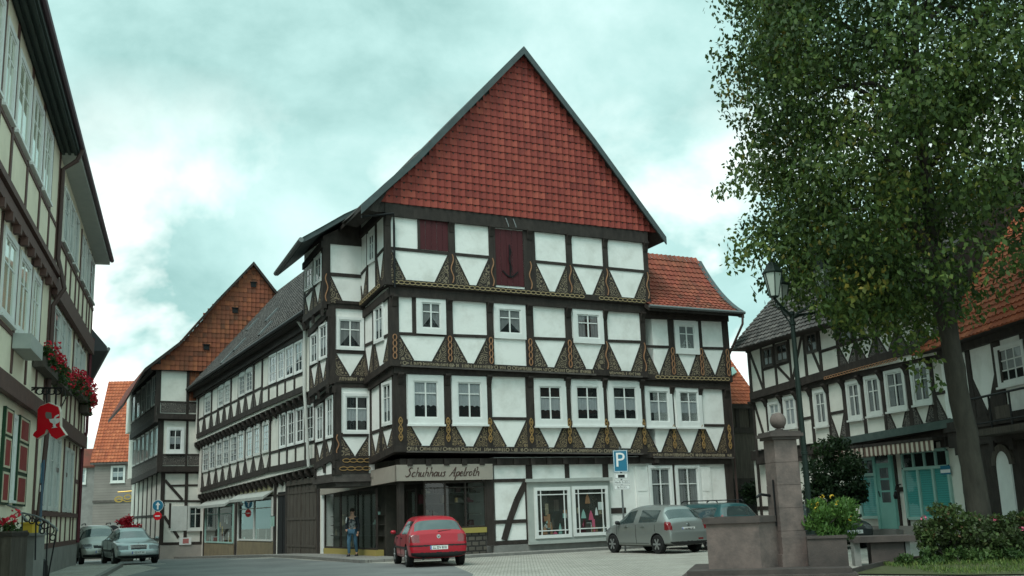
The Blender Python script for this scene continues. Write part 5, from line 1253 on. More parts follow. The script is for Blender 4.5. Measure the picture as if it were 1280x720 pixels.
sk_=MB(); us=LT.px(927,472)[0]; n_=Vector((LT.n[0]*cs,LT.n[1]*cs,sn)); qd=[Vector(sl(us+a,v)) for a,v in ((-.42,.40),(.42,.52),(.42,.62),(-.42,.50))]; sk_.hull2([tuple(p+n_*.15) for p in qd],[tuple(p+n_*.02) for p in qd]); sk_.build('skylight','teal_light',H.root)
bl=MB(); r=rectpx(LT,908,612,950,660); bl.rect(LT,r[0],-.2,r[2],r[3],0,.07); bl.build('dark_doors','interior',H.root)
H.done()
# ---- house with the orange roof at the right edge
g=Q0.P(uQ1,0); dR=hdir(560,636); nR=(-dR[1],dR[0])
# swing about the end of the row
X0=Face(g[:2],dR,nR); X1=X0.off(.25)
H=House('timber house with bright orange tiled roof and dark arched porch at the right edge',(X0.P(-4,0)[0],X0.P(-4,0)[1],0))
t=H.m('timber','timber','timber_frame'); pl=H.m('plaster','plaster','wall')
zf=X0.px(1240,560)[1]
ul=-9.5
pl.rect(X0,ul,-.2,0,3.55,-8,0); ztop=X1.px(1240,418)[1]
pl.rect(X1,ul,3.5,.15,ztop,-8,0)
t.rect(X1,ul,3.5,.2,3.8,-.05,.12); t.rect(X1,ul,ztop-.25,.2,ztop,-.05,.15); t.rect(X1,ul,ztop,.2,ztop+.12,-.05,.4)
pp=[X1.px(x,460)[0] for x in (1200,1212,1246,1251,1284)]
for i,u in enumerate(pp): t.rect(X1,u-.13,3.8,u+.13,ztop-.25,0,.04+.003*(i%2))
for u in (-6.2,-7.6,-9.): t.rect(X1,u-.12,3.8,u+.12,ztop-.25,0,.04)
a=X1.px(1212,490); b=X1.px(1246,480)
for s,u in ((1,pp[2]+.13),(-1,pp[1]-.13)): H.piece('foot_brace','timber',lambda mb:mb.prism(X1,[(u,3.8),(u+s*.75,3.8),(u,5.0)],0,.03))
r=rectpx(X1,1247,428,1284,484); window(H,X1,r,case=.11,nx=3,rows=(.33,.66),curtain='laceup',sill=True,mc='white')
r2=(r[0]-2.4,r[1],r[0]-1.2,r[3]); window(H,X1,r2,case=.11,nx=3,rows=(.33,.66),curtain='laceup',sill=True,mc='white')
t.rect(X0,ul,3.0,.1,3.5,-.05,.3); 
for i in range(8): t.rect(X0,-.6-i*1.1,2.75,-.35-i*1.1,3.05,0,.33)
# dark porch with a white round-headed door
r=rectpx(X0,1213,545,1290,690); pm=MB(); pm.rect(X0,r[0],-.2,r[2],3.0,.0,.22); pm.build('porch_front','timber',H.root)
XP=X0.off(.22); rr=rectpx(XP,1253,565,1271,688); d=MB(); arch(XP,rr[0],rr[2],-.1,rr[3]-.35,.05,d,12); d.build('arched_door','white',H.root)
dm=MB(); uc=(rr[0]+rr[2])/2; R_=(rr[2]-rr[0])/2
for i in range(12):
    a0,a1=i/12*math.pi,(i+1)/12*math.pi; zc=rr[3]-.35
    dm.prism(XP,[(uc+R_*math.cos(a0),zc+R_*math.sin(a0)),(uc+(R_+.2)*math.cos(a0),zc+(R_+.2)*math.sin(a0)),(uc+(R_+.2)*math.cos(a1),zc+(R_+.2)*math.sin(a1)),(uc+R_*math.cos(a1),zc+R_*math.sin(a1))],0,.09)
dm.build('door_arch','timber_board',H.root)
# iron balcony rail over the porch, on a carved board
ba=X0.off(.95); p,q_=ba.px(1212,500),ba.px(1290,482); rl_=MB()
zr_=(p[1]+q_[1])/2; u0,u1=sorted((p[0],q_[0])); rl_.tube([ba.P(u0-1,zr_,0),ba.P(u1,zr_,0)],.035,6); rl_.tube([ba.P(u0-1,zr_-.75,0),ba.P(u1,zr_-.75,0)],.025,6)
for i in range(5): u=u0-1+(u1-u0+1)*i/4; rl_.tube([ba.P(u,zr_-.95,0),ba.P(u,zr_+.02,0)],.03,6)
rl_.build('balcony_rail','iron',H.root)
bd=MB(); bd.rect(X0,u0-1,zr_-1.1,u1+.1,zr_-.92,.0,1.0); bd.rect(ba,(u0+u1)/2-.5,zr_-.7,(u0+u1)/2+.35,zr_-.35,-.03,.0); bd.build('balcony_board','timber_board',H.root)
XE=X1.off(.6); zE2=XE.px(1240,411)[1]; rl2=lambda u,v:XE.P(u,zE2+5.6*v,-5.0*v); L=math.hypot(5,5.6); sn,cs=5/L,5.6/L
tl=MB(); tiles(tl,lambda u,v:(rl2(u,v/L),(XE.n[0]*cs,XE.n[1]*cs,sn)),ul,.75,0,L,.24,.30,None,lift=.05,amp=.03,nseg=4,jit=.012); tl.build('roof_tiles','tile_orange',H.root)
rf=MB(); rf.hull2([rl2(ul,0),rl2(ul,1),XE.P(ul,zE2,-10)],[rl2(.75,0),rl2(.75,1),XE.P(.75,zE2,-10)]); rf.build('roof','timber',H.root)
H.done()
# ================================================================ cars
def wheel_parts(root,x,y,r,w,side,rimm='alloy'):
    ty=MB(); s=1 if side>0 else -1
    ty.lathe((x,y,r),[(r*.60,-w/2),(r*.93,-w/2),(r,-w*.36),(r,w*.36),(r*.93,w/2),(r*.60,w/2)],28,0,'y')
    o=ty.build('wheel','rubber',root,True,off=(0,0,0),sharp=35); 
    rm=MB(); yo=y+s*w*.42
    rm.lathe((x,yo,r),[(r*.10,s*.03),(r*.12,s*.0),(r*.60,-s*.035),(r*.64,s*.012),(r*.64,-s*.08)],24,0,'y')
    for k in range(6):
        a=2*math.pi*k/6; c_,s_=math.cos(a),math.sin(a); n_=(-s_,c_)
        q=[(r*.1,.05*r*1.6),(r*.61,.05*r*2.),(r*.61,-.05*r*2.),(r*.1,-.05*r*1.6)]
        A_=[(x+c_*p+n_[0]*t,yo+s*.022,r+s_*p+n_[1]*t) for p,t in q]; rm.hull2(A_,[(p[0],yo-s*.03,p[2]) for p in A_])
    rm.build('rim',rimm,o,True,off=(0,0,0),sharp=35)
def make_car(label,name,cat,loc,heading,st,paint,wheels,wr=.31,ww=.2,classify=None,extra=None,glass=(),pillars=(),group='cars parked on the square',belt=.5):
    """st: stations rear to front (x, underside z, half width, belt z, roof half width, roof z)"""
    root=thing(name,label,cat,loc,math.radians(90-heading),group)
    bm=bmesh.new(); rings=[]
    def ring_(x,zb,w,zl_,wr_,zr_):
        zm=zb+(zl_-zb)*.50
        h=[(0,zb),(w*.72,zb),(w*.955,zb+.07),(w,zm),(w*.975,zl_),(wr_,zr_-(zr_-zl_)*.12-.012),(wr_*.78,zr_),(0,zr_+.012)]
        pts=h+[(-y,z) for y,z in h[-2:0:-1]]
        return [bm.verts.new((x,y,z)) for y,z in pts]
    for s in st: rings.append(ring_(*s[:6]))
    n=14; cl=bm.edges.layers.float.new('crease_edge')
    for i,(a,b) in enumerate(zip(rings,rings[1:])):
        for k in range(n):
            f=bm.faces.new((a[k],a[(k+1)%n],b[(k+1)%n],b[k])); seg=k if k<7 else 13-k
            x=(st[i][0]+st[i+1][0])/2
            if seg==4 and any(g0<=x<=g1 for g0,g1 in glass): f.material_index=1
            if seg in(5,6):
                if any(t[0]<=x<=t[1] for t in pillars): f.material_index=1
    for r_,rev in ((rings[0],False),(rings[-1],True)):
        bm.faces.new(r_ if not rev else r_[::-1])
    bm.edges.ensure_lookup_table()
    for e in bm.edges:
        k=None
        for r_ in rings:
            if e.verts[0] in r_ and e.verts[1] in r_: k=1
        if k is None:
            idx=[r_.index(e.verts[0]) for r_ in rings if e.verts[0] in r_][0]
            if idx in(4,10): e[cl]=belt
            if idx in(2,12): e[cl]=.5
    for i,r_ in enumerate(rings):
        if len(st[i])>6:
            for k in range(n):
                e=bm.edges.get((r_[k],r_[(k+1)%n]))
                if e: e[cl]=st[i][6]
    bmesh.ops.recalc_face_normals(bm,faces=bm.faces)
    me=bpy.data.meshes.new('b'); bm.to_mesh(me); bm.free()
    for m in (paint,'carglass','blackplastic'): me.materials.append(M[m])
    ob=bpy.data.objects.new('b',me); COL.objects.link(ob)
    cb=MB()
    for x in wheels:
        for s in(1,-1): cb.lathe((x,s*(st[len(st)//2][2]-.02),wr),[(wr+.055,-.22),(wr+.055,.3)],28,2,'y')
    cut=cb.build('cut',['blackplastic']*3); 
    md=ob.modifiers.new('s','SUBSURF'); md.levels=3; md.render_levels=3
    bo=ob.modifiers.new('c','BOOLEAN'); bo.object=cut; bo.operation='DIFFERENCE'; bo.solver='EXACT'
    bpy.context.view_layer.update(); dg=bpy.context.evaluated_depsgraph_get()
    me2=bpy.data.meshes.new_from_object(ob.evaluated_get(dg))
    bpy.data.objects.remove(ob); bpy.data.objects.remove(cut)
    # sort faces into parts
    groups={}
    for p in me2.polygons:
        c=p.center; key='body'; mi=p.material_index
        if mi==1:
            nx=p.normal
            key='side_window' if abs(nx.y)>.55 else ('windscreen' if c.x>0 else 'rear_window')
            if key=='side_window': key+=('L' if c.y>0 else 'R')
        elif mi==2: key='body2'
        elif classify:
            k=classify(c,p.normal)
            if k: key=k
        groups.setdefault(key,[]).append(p)
    co=[v.co.copy() for v in me2.vertices]
    def sub(keys,name,mats,parent):
        mb=MB(); mp={}
        for ki,k in enumerate(keys):
            for p in groups.get(k,()):
                for v in p.vertices:
                    if v not in mp: mp[v]=len(mb.v); mb.v.append(tuple(co[v]))
                mb.f.append(tuple(mp[v] for v in p.vertices)); mb.uv.append([(0,0)]*len(p.vertices)); mb.mi.append(ki); mb.var.append(0.)
        return mb.build(name,mats,parent,True,off=(0,0,0),sharp=40)
    body=sub(['body','body2'],'body',[paint,'blackplastic'],root)
    for k in groups:
        if k in('body','body2'): continue
        nm=k.rstrip('LR') if k[-1] in 'LR' else k
        mt={'side_window':'carglass','windscreen':'carglass','rear_window':'carglass','taillight':'redlens','headlight':'clearlens','bumper_trim':'blackplastic','grille':'blackplastic','fog_lamp':'clearlens','reversing_lamp':'clearlens'}[nm]
        sub([k],nm,mt,root)
    from mathutils.bvhtree import BVHTree
    bvh=BVHTree.FromPolygons(co,[tuple(p.vertices) for p in me2.polygons])
    gx=sorted(glass)
    xs_=[gx[0][0]-.02,gx[0][1]+.05,gx[-1][1]+.02]
    for s in(1,-1):
        for x in xs_:
            if min(abs(x-w_) for w_ in wheels)<wr+.02: x+=.12 if x<0 else -.16
            P_=[]
            for k in range(9):
                z=.30+(.62)*k/8; hit=bvh.ray_cast(Vector((x,s*2.,z)),Vector((0,-s,0)))
                if hit[0] is not None and abs(hit[0].y)>.6: P_.append(hit[0]+Vector((0,s*.001,0)))
            if len(P_)>3: mb=MB(); mb.tube(P_,.008,5); mb.build('door_seam','blackplastic',root,off=(0,0,0))
        P_=[]
        for k in range(9):
            x=gx[0][0]+.45+(gx[-1][1]-gx[0][0]-.5)*k/8; hit=bvh.ray_cast(Vector((x,s*2.,.33)),Vector((0,-s,0)))
            if hit[0] is not None: P_.append(hit[0]+Vector((0,s*.001,0)))
        if len(P_)>3: mb=MB(); mb.tube(P_,.008,5); mb.build('sill_seam','blackplastic',root,off=(0,0,0))
    for x in wheels:
        for s in(1,-1): wheel_parts(root,x,s*(st[len(st)//2][2]-ww*.55),wr,ww,s)
    if extra: extra(root,body)
    bpy.data.meshes.remove(me2)
    return root
def lbox(parent,name,m,x0,y0,z0,x1,y1,z1): mb=MB(); mb.box(x0,y0,z0,x1,y1,z1); return mb.build(name,m,parent,off=(0,0,0))
def plate_at(root,x,z,txt,rear=True,w=.52,h=.11,m='plate',tilt=0.):
    mb=MB(); s=-1 if rear else 1; mb.box(x,-w/2,z-h/2,x+s*.02,w/2,z+h/2)
    o=mb.build('number_plate',m,root,off=(0,0,0))
    f=Face((x+s*.02,0),(0,-1 if rear else 1),(s,0))
    b=MB(); b.rect(f,-w/2+.005,z-h/2+.005,-w/2+.04,z+h/2-.005,0,.003); b.build('blue_band','plateblue',o,off=(0,0,0))
    vs,fs=text_mesh(txt,.098); t=MB(); n=0
    for v in vs: t.v.append(f.P(.02+v.x*.92,z+v.y,.003+v.z))
    for q in fs: t.f.append(q); t.uv.append([(0,0)]*len(q)); t.mi.append(0); t.var.append(0.)
    t.build('plate_lettering','ink',o,off=(0,0,0))
def mirror(root,x,y,z,m):
    for s in(1,-1):
        mb=MB(); mb.lathe((x,s*(y+.075),z),[(.0,-.085),(.05,-.07),(.062,0),(.055,.06),(.0,.085)],10,0,'y'); o=mb.build('door_mirror',m,root,True,off=(0,0,0))
        mb=MB(); mb.tube([(x,s*(y-.04),z-.05),(x,s*(y+.05),z-.02)],.025,6); mb.build('mirror_arm','blackplastic',o,off=(0,0,0))
M['paint_red']=mat('red_car_paint',(.33,.004,.016),.35,spec=.3,coat=.35)
M['paint_silver']=mat('silver_car_paint',(.26,.28,.27),.32,metal=.55,coat=.6)
M['paint_teal']=mat('dark_teal_car_paint',(.012,.06,.065),.3,coat=.8)
M['paint_pale']=mat('pale_silver_car_paint',(.30,.34,.34),.32,metal=.5,coat=.6)
M['paint_white']=mat('champagne_car_paint',(.36,.36,.33),.35,metal=.3,coat=.5)
M['paint_dark']=mat('dark_grey_car_paint',(.025,.028,.03),.3,coat=.6)
def hatch(L=4.15,hw=.865,H=1.44,tail=.30,nose=1.0,bb=.93):
    """two-box hatchback outline"""
    a=L/2
    return [(-a,.36,hw*.84,.60,hw*.80,.66),(-a+.03,.30,hw*.93,.66,hw*.88,.72),(-a+.10,.27,hw*.97,bb-.06,hw*.86,bb+.015,.5),(-a+.16,.25,hw*.985,bb-.005,hw*.82,bb+.06),(-a+.16+tail,.24,hw,bb+.02,hw*.71,H-.07),(-a+.30+tail,.22,hw,bb+.01,hw*.70,H-.02),
            (-a+.95,.2,hw,bb,hw*.70,H),(-.12,.2,hw,bb-.015,hw*.70,H+.005),(-.02,.2,hw,bb-.015,hw*.70,H+.005),(a-1.75,.2,hw,bb-.025,hw*.69,H-.03),(a-1.62,.2,hw,bb-.03,hw*.68,H-.07),(a-1.02,.2,hw*.99,bb-.05,hw*.74,bb+.03),(a-.92,.2,hw*.985,bb-.06,hw*.74,bb+.0),
            (a-.45,.22,hw*.96,bb-.14,hw*.72,bb-.10),(a-.15,.25,hw*.90,bb-.25,hw*.68,bb-.20),(a-.03,.30,hw*.80,.58,hw*.62,.62),(a,.36,hw*.70,.54,hw*.55,.57)]
def hglass(L,tail): 
    a=L/2; return dict(glass=((-a+.62,-.12),(-.02,a-1.02)),pillars=((-a+.155,-a+.165+tail),(a-1.63,a-1.01)))
# --- red hatchback
def cl_red(c,n):
    if c.x<-1.80 and abs(c.y)>.56 and .70<c.z<.92: return 'taillight'+('L' if c.y>0 else 'R')
    if c.x<-1.98 and c.z<.42: return 'bumper_trim'
    if c.x<-1.9 and .585<c.z<.63: return 'bumper_trim2'[:-1]
    if c.x>1.75 and abs(c.y)>.42 and .60<c.z<.74: return 'headlight'+('L' if c.y>0 else 'R')
    return None
def ex_red(root,body):
    plate_at(root,-2.055,.60-.05,'LL DV 810')
    mb=MB(); mb.lathe((-1.995,0,.86),[(.0,-.03),(.055,-.03),(.06,0.),(.0,.02)],16,0,'x'); o=mb.build('badge','chrome',root,off=(0,0,0))
    b=MB(); f=Face((-2.027,0),(0,-1),(-1,0))
    for p,q in (((-.03,.885),(0,.84)),((0,.84),(.03,.885)),((-.02,.85),(-.008,.825)),((.02,.85),(.008,.825))): b.bar(f,(p[0],p[1]),(q[0],q[1]),.01,-.004,.004)
    b.build('badge_emblem','ink',o,off=(0,0,0))
    mirror(root,.95,.86,.98,'paint_red')
    mb=MB(); mb.tube([(-1.93,-.0,1.0),(-1.88,-.38,1.03)],.012,5); mb.build('rear_wiper','blackplastic',root,off=(0,0,0))
    lbox(root,'boot_lettering','chrome',-1.99,.42,.845,-1.955,.60,.87)
    for s in(1,-1): lbox(root,'side_strip','blackplastic',-1.2,s*.862-.012,.52,1.1,s*.862+.012,.575)
    for s in(1,-1):
        for x in(-.45,.5): lbox(root,'door_handle','blackplastic',x,s*.86-.02,.80,x+.18,s*.86+.02,.83)
    mb=MB(); mb.tube([(-1.0,.0,1.45),(-1.12,.0,1.62)],.008,5); mb.build('aerial','blackplastic',root,off=(0,0,0))
    mb=MB(); mb.tube([(-1.9,.45,.25),(-2.03,.45,.25)],.03,8); mb.build('exhaust','iron',root,off=(0,0,0))
st=hatch(4.15,.865,1.44,.34)
make_car('red hatchback parked with its rear to the viewer in front of the shoe shop','parked_car','car',(-2.86,33.3,0),-14,st,'paint_red',(-1.27,1.28),.31,.2,cl_red,ex_red,**hglass(4.15,.34))
# --- silver small hatchback, rounder
def cl_sil(c,n):
    if c.x<-1.60 and abs(c.y)>.655 and .74<c.z<1.0: return 'taillight'+('L' if c.y>0 else 'R')
    if c.x<-1.80 and c.z<.38: return 'bumper_trim'
    if c.x>1.35 and abs(c.y)>.40 and .66<c.z<.86: return 'headlight'+('L' if c.y>0 else 'R')
    return None
def ex_sil(root,body):
    plate_at(root,-1.80,.76,'HI MN 97'); mirror(root,.80,.82,1.0,'blackplastic')
    mb=MB(); mb.tube([(-1.71,-.02,1.02),(-1.64,-.36,1.06)],.012,5); mb.build('rear_wiper','blackplastic',root,off=(0,0,0))
    mb=MB(); mb.lathe((-1.80,0,.90),[(.0,-.02),(.05,-.02),(.055,0.),(.0,.015)],14,0,'x'); mb.build('badge','chrome',root,off=(0,0,0))
    for s in(1,-1):
        for x in(-.55,.35): lbox(root,'door_handle','paint_silver',x,s*.83-.02,.86,x+.16,s*.83+.02,.89)
    lbox(root,'rear_reflector','redlens',-1.86,-.55,.42,-1.84,-.35,.47)
a=3.72/2; hw=.83; bb=.98; H_=1.53
stm=[(-a,.34,hw*.82,.60,hw*.78,.66),(-a+.03,.28,hw*.93,.66,hw*.86,.71,.4),(-a+.10,.26,hw*.97,bb-.10,hw*.82,bb-.0),(-a+.17,.25,hw*.985,bb-.01,hw*.78,bb+.07),(-a+.50,.23,hw,bb+.03,hw*.70,H_-.10),(-a+.62,.22,hw,bb+.02,hw*.69,H_-.04),
     (-a+.95,.2,hw,bb+.01,hw*.69,H_-.005),(-.14,.2,hw,bb,hw*.69,H_+.01),(-.04,.2,hw,bb,hw*.69,H_+.01),(a-1.45,.2,hw,bb-.02,hw*.68,H_-.05),(a-1.30,.2,hw,bb-.03,hw*.66,H_-.10),(a-.74,.2,hw*.99,bb-.06,hw*.74,bb+.03),(a-.64,.21,hw*.98,bb-.08,hw*.74,bb-.01),(a-.28,.23,hw*.94,bb-.18,hw*.72,bb-.13),(a-.08,.27,hw*.86,.70,hw*.66,.74),(a-.01,.32,hw*.76,.56,hw*.6,.60),(a,.36,hw*.66,.52,hw*.5,.55)]
make_car('silver grey small hatchback parked beside the blue parking sign','parked_car','car',(4.45,36.3,0),-31,stm,'paint_silver',(-1.18,1.24),.30,.18,cl_sil,ex_sil,glass=((-a+.66,-.14),(-.04,a-.74)),pillars=((-a+.165,-a+.51),(a-1.31,a-.73)))
# --- teal estate
def cl_teal(c,n):
    if c.x<-1.95 and abs(c.y)>.62 and .72<c.z<1.15: return 'taillight'+('L' if c.y>0 else 'R')
    if c.x<-2.1 and c.z<.45: return 'bumper_trim'
    return None
def ex_teal(root,body):
    plate_at(root,-2.24,.72,'HX 512'); mirror(root,.85,.87,1.0,'paint_teal')
    for s in(1,-1):
        mb=MB(); mb.tube([(-1.6,s*.56,1.56),(-1.5,s*.56,1.62),(.2,s*.56,1.63),(.35,s*.56,1.57)],.02,6); mb.build('roof_rail','blackplastic',root,off=(0,0,0))
st=hatch(4.5,.88,1.54,.26,bb=.98)
make_car('dark teal estate car half hidden behind the stone fountain basin','parked_car','car',(6.32,37.7,0),-29,st,'paint_teal',(-1.35,1.38),.31,.2,cl_teal,ex_teal,**hglass(4.5,.26))
# --- pale silver saloon, front to the viewer
a=4.5/2; hw=.87; bb=.93; H_=1.42
sal=[(-a,.40,hw*.76,.66,hw*.7,.72),(-a+.04,.34,hw*.9,.80,hw*.78,.88,.4),(-a+.14,.30,hw*.96,.90,hw*.80,.96),(-a+.75,.25,hw*.99,bb,hw*.76,.99),(-a+.85,.24,hw,bb,hw*.75,1.01),(-a+1.35,.22,hw,bb,hw*.66,H_-.06),(-a+1.5,.2,hw,bb,hw*.66,H_-.01),(-.1,.2,hw,bb-.01,hw*.67,H_),(.0,.2,hw,bb-.01,hw*.67,H_),(a-2.05,.2,hw,bb-.02,hw*.66,H_-.04),(a-1.92,.2,hw,bb-.03,hw*.65,H_-.09),(a-1.25,.2,hw*.99,bb-.04,hw*.74,bb+.02),(a-1.15,.2,hw*.985,bb-.05,hw*.74,bb+.0),(a-.5,.22,hw*.97,bb-.12,hw*.74,bb-.075),(a-.16,.26,hw*.93,bb-.20,hw*.72,bb-.14),(a-.10,.28,hw*.90,.66,hw*.72,.72,.5),(a-.05,.28,hw*.86,.52,hw*.74,.57),(a,.34,hw*.78,.48,hw*.68,.53)]
def cl_sal(c,n):
    if c.x>a-.32 and abs(c.y)>.40 and .58<c.z<.745 : return 'headlight'+('L' if c.y>0 else 'R')
    if c.x>a-.30 and abs(c.y)<.30 and .58<c.z<.74: return 'grille'
    if c.x>a-.2 and c.z<.36: return 'bumper_trim'
    return None
def ex_sal(root,body):
    plate_at(root,a-.015,.46,'GS KT 44',rear=False); mirror(root,.72,.87,.98,'paint_pale')
    g=MB(); x=a-.09
    for s in(1,-1): g.box(x-.03,s*.31-.015,.57,x+.03,s*.31+.015,.76)
    g.box(x-.04,-.295,.745,x+.025,.295,.77); g.box(x-.02,-.295,.57,x+.03,.295,.588)
    for z in(.625,.665,.705): g.box(x-.03,-.295,z-.006,x+.025,.295,z+.006)
    g.build('grille_frame','chrome',root,off=(0,0,0))
    mb=MB(); mb.lathe((a-.17,0,.79),[(.012,0),(.008,.03),(.045,.04),(.045,.05),(.01,.055)],12); mb.build('bonnet_emblem','chrome',root,off=(0,0,0))
    for s in(1,-1): lbox(root,'side_strip','blackplastic',-1.5,s*.872-.012,.50,1.0,s*.872+.012,.58)
make_car('pale silver saloon facing the viewer at the bend of the street','parked_car','car',(-16.1,44.6,-.04),151,sal,'paint_pale',(-1.34,1.36),.31,.2,cl_sal,ex_sal,glass=((-a+.87,-.1),(.0,a-1.25)),pillars=((-a+.84,-a+1.36),(a-1.93,a-1.24)))
# --- champagne tall car behind it
stv=hatch(3.9,.84,1.62,.22,bb=1.02)
def cl_van(c,n):
    if c.x>1.5 and abs(c.y)>.38 and .66<c.z<.84: return 'headlight'+('L' if c.y>0 else 'R')
    if c.x>1.7 and abs(c.y)<.34 and .66<c.z<.78: return 'grille'
    if c.x>1.7 and .30<c.z<.42: return 'bumper_trim'
    return None
def ex_van(root,body):
    plate_at(root,1.95,.52,'GS AB 20',rear=False); mirror(root,.85,.84,1.06,'paint_white')
    for s in(1,-1):
        mb=MB(); mb.tube([(-1.3,s*.52,1.62),(-1.2,s*.52,1.69),(.1,s*.52,1.70),(.2,s*.52,1.64)],.02,6); mb.build('roof_rail','blackplastic',root,off=(0,0,0))
make_car('champagne tall hatchback with roof rails parked behind the pale saloon','parked_car','car',(-18.75,47.9,-.09),152,stv,'paint_white',(-1.2,1.22),.33,.2,cl_van,ex_van,**hglass(3.9,.22))
# --- dark car glimpsed behind the herbs
st=hatch(3.9,.83,1.40,.30)
def ex_dark(root,body):
    plate_at(root,1.965,.52,'GS DE 31',rear=False); mirror(root,.85,.83,.98,'paint_dark')
make_car('dark grey hatchback half hidden behind the fountain herbs and stone bench','parked_car','car',(9.75,35.2,0),165,st,'paint_dark',(-1.2,1.22),.30,.2,lambda c,n:('headlight'+('L' if c.y>0 else 'R')) if c.x>1.62 and abs(c.y)>.42 and .60<c.z<.74 else None,ex_dark,**hglass(3.9,.30))
# ================================================================ fountain
def at(x,y,Y): return atdepth(x,y,Y)
FY=22.4
def rotf(o,az):   # facing frame: u to the viewer's right, k towards the viewer
    a=math.radians(az); d=(math.cos(a),math.sin(a)); return Face((o.x,o.y),d,(d[1],-d[0]))
base=at(965,705,FY); 
fb=rotf(Vector((base.x,base.y,0)),-13)
FT=thing('stone_fountain','red sandstone fountain with trough, tall square pillar and ball on top','fountain',(base.x,base.y,0))
PX=lambda x,y:fb.px(x,y)
ua=PX(861,714)[0]; ub=PX(1063,714)[0]; zs=.17
mb=MB(); mb.rect(fb,ua,-.05,ub,zs,-2.2,.55); mb.rect(fb,ua-.12,-.08,ub+.1,.07,-2.4,.75); mb.build('step','stone_dark',FT)
# trough: cut corner towards the pillar
u0,u1,u2=PX(884,680)[0],PX(950,680)[0],PX(973,680)[0]; zt=PX(925,646)[1]
def foot(poly,z0,z1,mb,inset=0.): mb.hull2([fb.P(u,z0,k) for u,k in poly],[fb.P(u,z1,k) for u,k in poly])
mb=MB(); poly=[(u0,.0),(u1,.0),(u2,-.42),(u2,-1.5),(u0+.1,-1.5)]; foot(poly,zs,zt-.13,mb)
mb.build('trough','stone_red',FT)
mb=MB(); 
outer=[(u0-.06,.06),(u1+.03,.06),(u2,-.36),(u2,-1.56),(u0+.04,-1.56)]; inner=[(u0+.16,-.16),(u1-.06,-.16),(u2-.15,-.5),(u2-.15,-1.36),(u0+.2,-1.36)]
for i in range(5):
    j=(i+1)%5; q=[outer[i],outer[j],inner[j],inner[i]]; foot(q,zt-.127,zt,mb)
mb.build('trough_rim','stone_dark',FT)
mb=MB(); mb.face([fb.P(u,zt-.10,k) for u,k in inner]); mb.build('water',mat('still_water',(.02,.03,.03),.05,spec=.6),FT)
# pillar
pc=at(994,690,FY+.25); fp=rotf(Vector((pc.x,pc.y,0)),12); zc=fp.px(984,549)[1]; h=.275
mb=MB(); mb.rect(fp,-h-.04,zs,h+.04,.42,-2*h-.04,.04)
n=5; zz=[.42+(zc-.42)*i/n for i in range(n+1)]
for i in range(n): 
    w=h-.02*i/n; mb.rect(fp,-w,zz[i],w,zz[i+1]-.008,-2*h+(h-w),-(h-w)); mb.rect(fp,-w+.01,zz[i+1]-.008,w-.01,zz[i+1],-2*h+.02+(h-w),-.02-(h-w))
mb.build('pillar','stone_red',FT)
mb=MB()
for z0,z1,e in ((0,.06,.04),(.06,.13,.10),(.13,.17,.06),(.17,.21,-.12)): mb.rect(fp,-h-e,zc+z0,h+e,zc+z1-.001,-2*h-e,e)
mb.build('pillar_cap','stone_dark',FT)
cc=fp.P(0,zc+.21,-h); mb=MB(); R_=.175
mb.lathe(cc,[(.08,0),(.08,.03)]+[(max(.001,R_*math.sin(a)),.03+R_-R_*math.cos(a)) for a in [math.pi*(i/14)*.94+.19 for i in range(14)]],20); mb.build('stone_ball','stone_red',FT,True)
mb=MB(); q=fp.P(-h+.02,1.62,-.35); mb.tube([fp.P(-h+.05,1.62,-.4),fp.P(-h-.22,1.66,-.4),fp.P(-h-.30,1.60,-.4)],.03,8); mb.build('spout','iron',FT)
mb=MB(); mb.tube([fp.P(-h-.02,1.0,-.15),fp.P(-h-.02,1.95,-.15)],.02,6); mb.build('iron_strap','iron',FT)
# planting trough on the other side
u3,u4=PX(1010,690)[0],PX(1060,690)[0]; z3_=PX(1035,673)[1]
mb=MB(); mb.rect(fb,u3,zs,u4,z3_,-1.3,-.05); mb.rect(fb,u3,z3_,u4+.02,z3_+.05,-1.33,-.02); mb.build('planting_trough','stone_dark',FT)
HERB=(fb,(u3+u4)/2,z3_,u4-u3)
# ================================================================ stone bench
bc=at(1104,690,24.6); bf=rotf(Vector((bc.x,bc.y,0)),-10)
BN=thing('stone_bench','low dark stone bench standing between the herbs and the rose bushes','bench',(bc.x,bc.y,0))
a,b=bf.px(1066,676)[0],bf.px(1143,672)[0]; zt=bf.px(1104,670)[1]
mb=MB(); mb.rect(bf,a,zt-.13,b,zt,-.75,.12); mb.build('slab','stone_dark',BN)
mb=MB(); mb.rect(bf,bf.px(1089,690)[0],-.05,bf.px(1131,690)[0],zt-.132,-.6,.0); mb.build('block','stone_dark',BN)
for x0,x1 in ((1068,1076),(1133,1139)):
    mb=MB(); mb.rect(bf,bf.px(x0,690)[0],-.05,bf.px(x1,690)[0],zt-.132,-.6,-.05); mb.build('leg','stone_pale',BN)
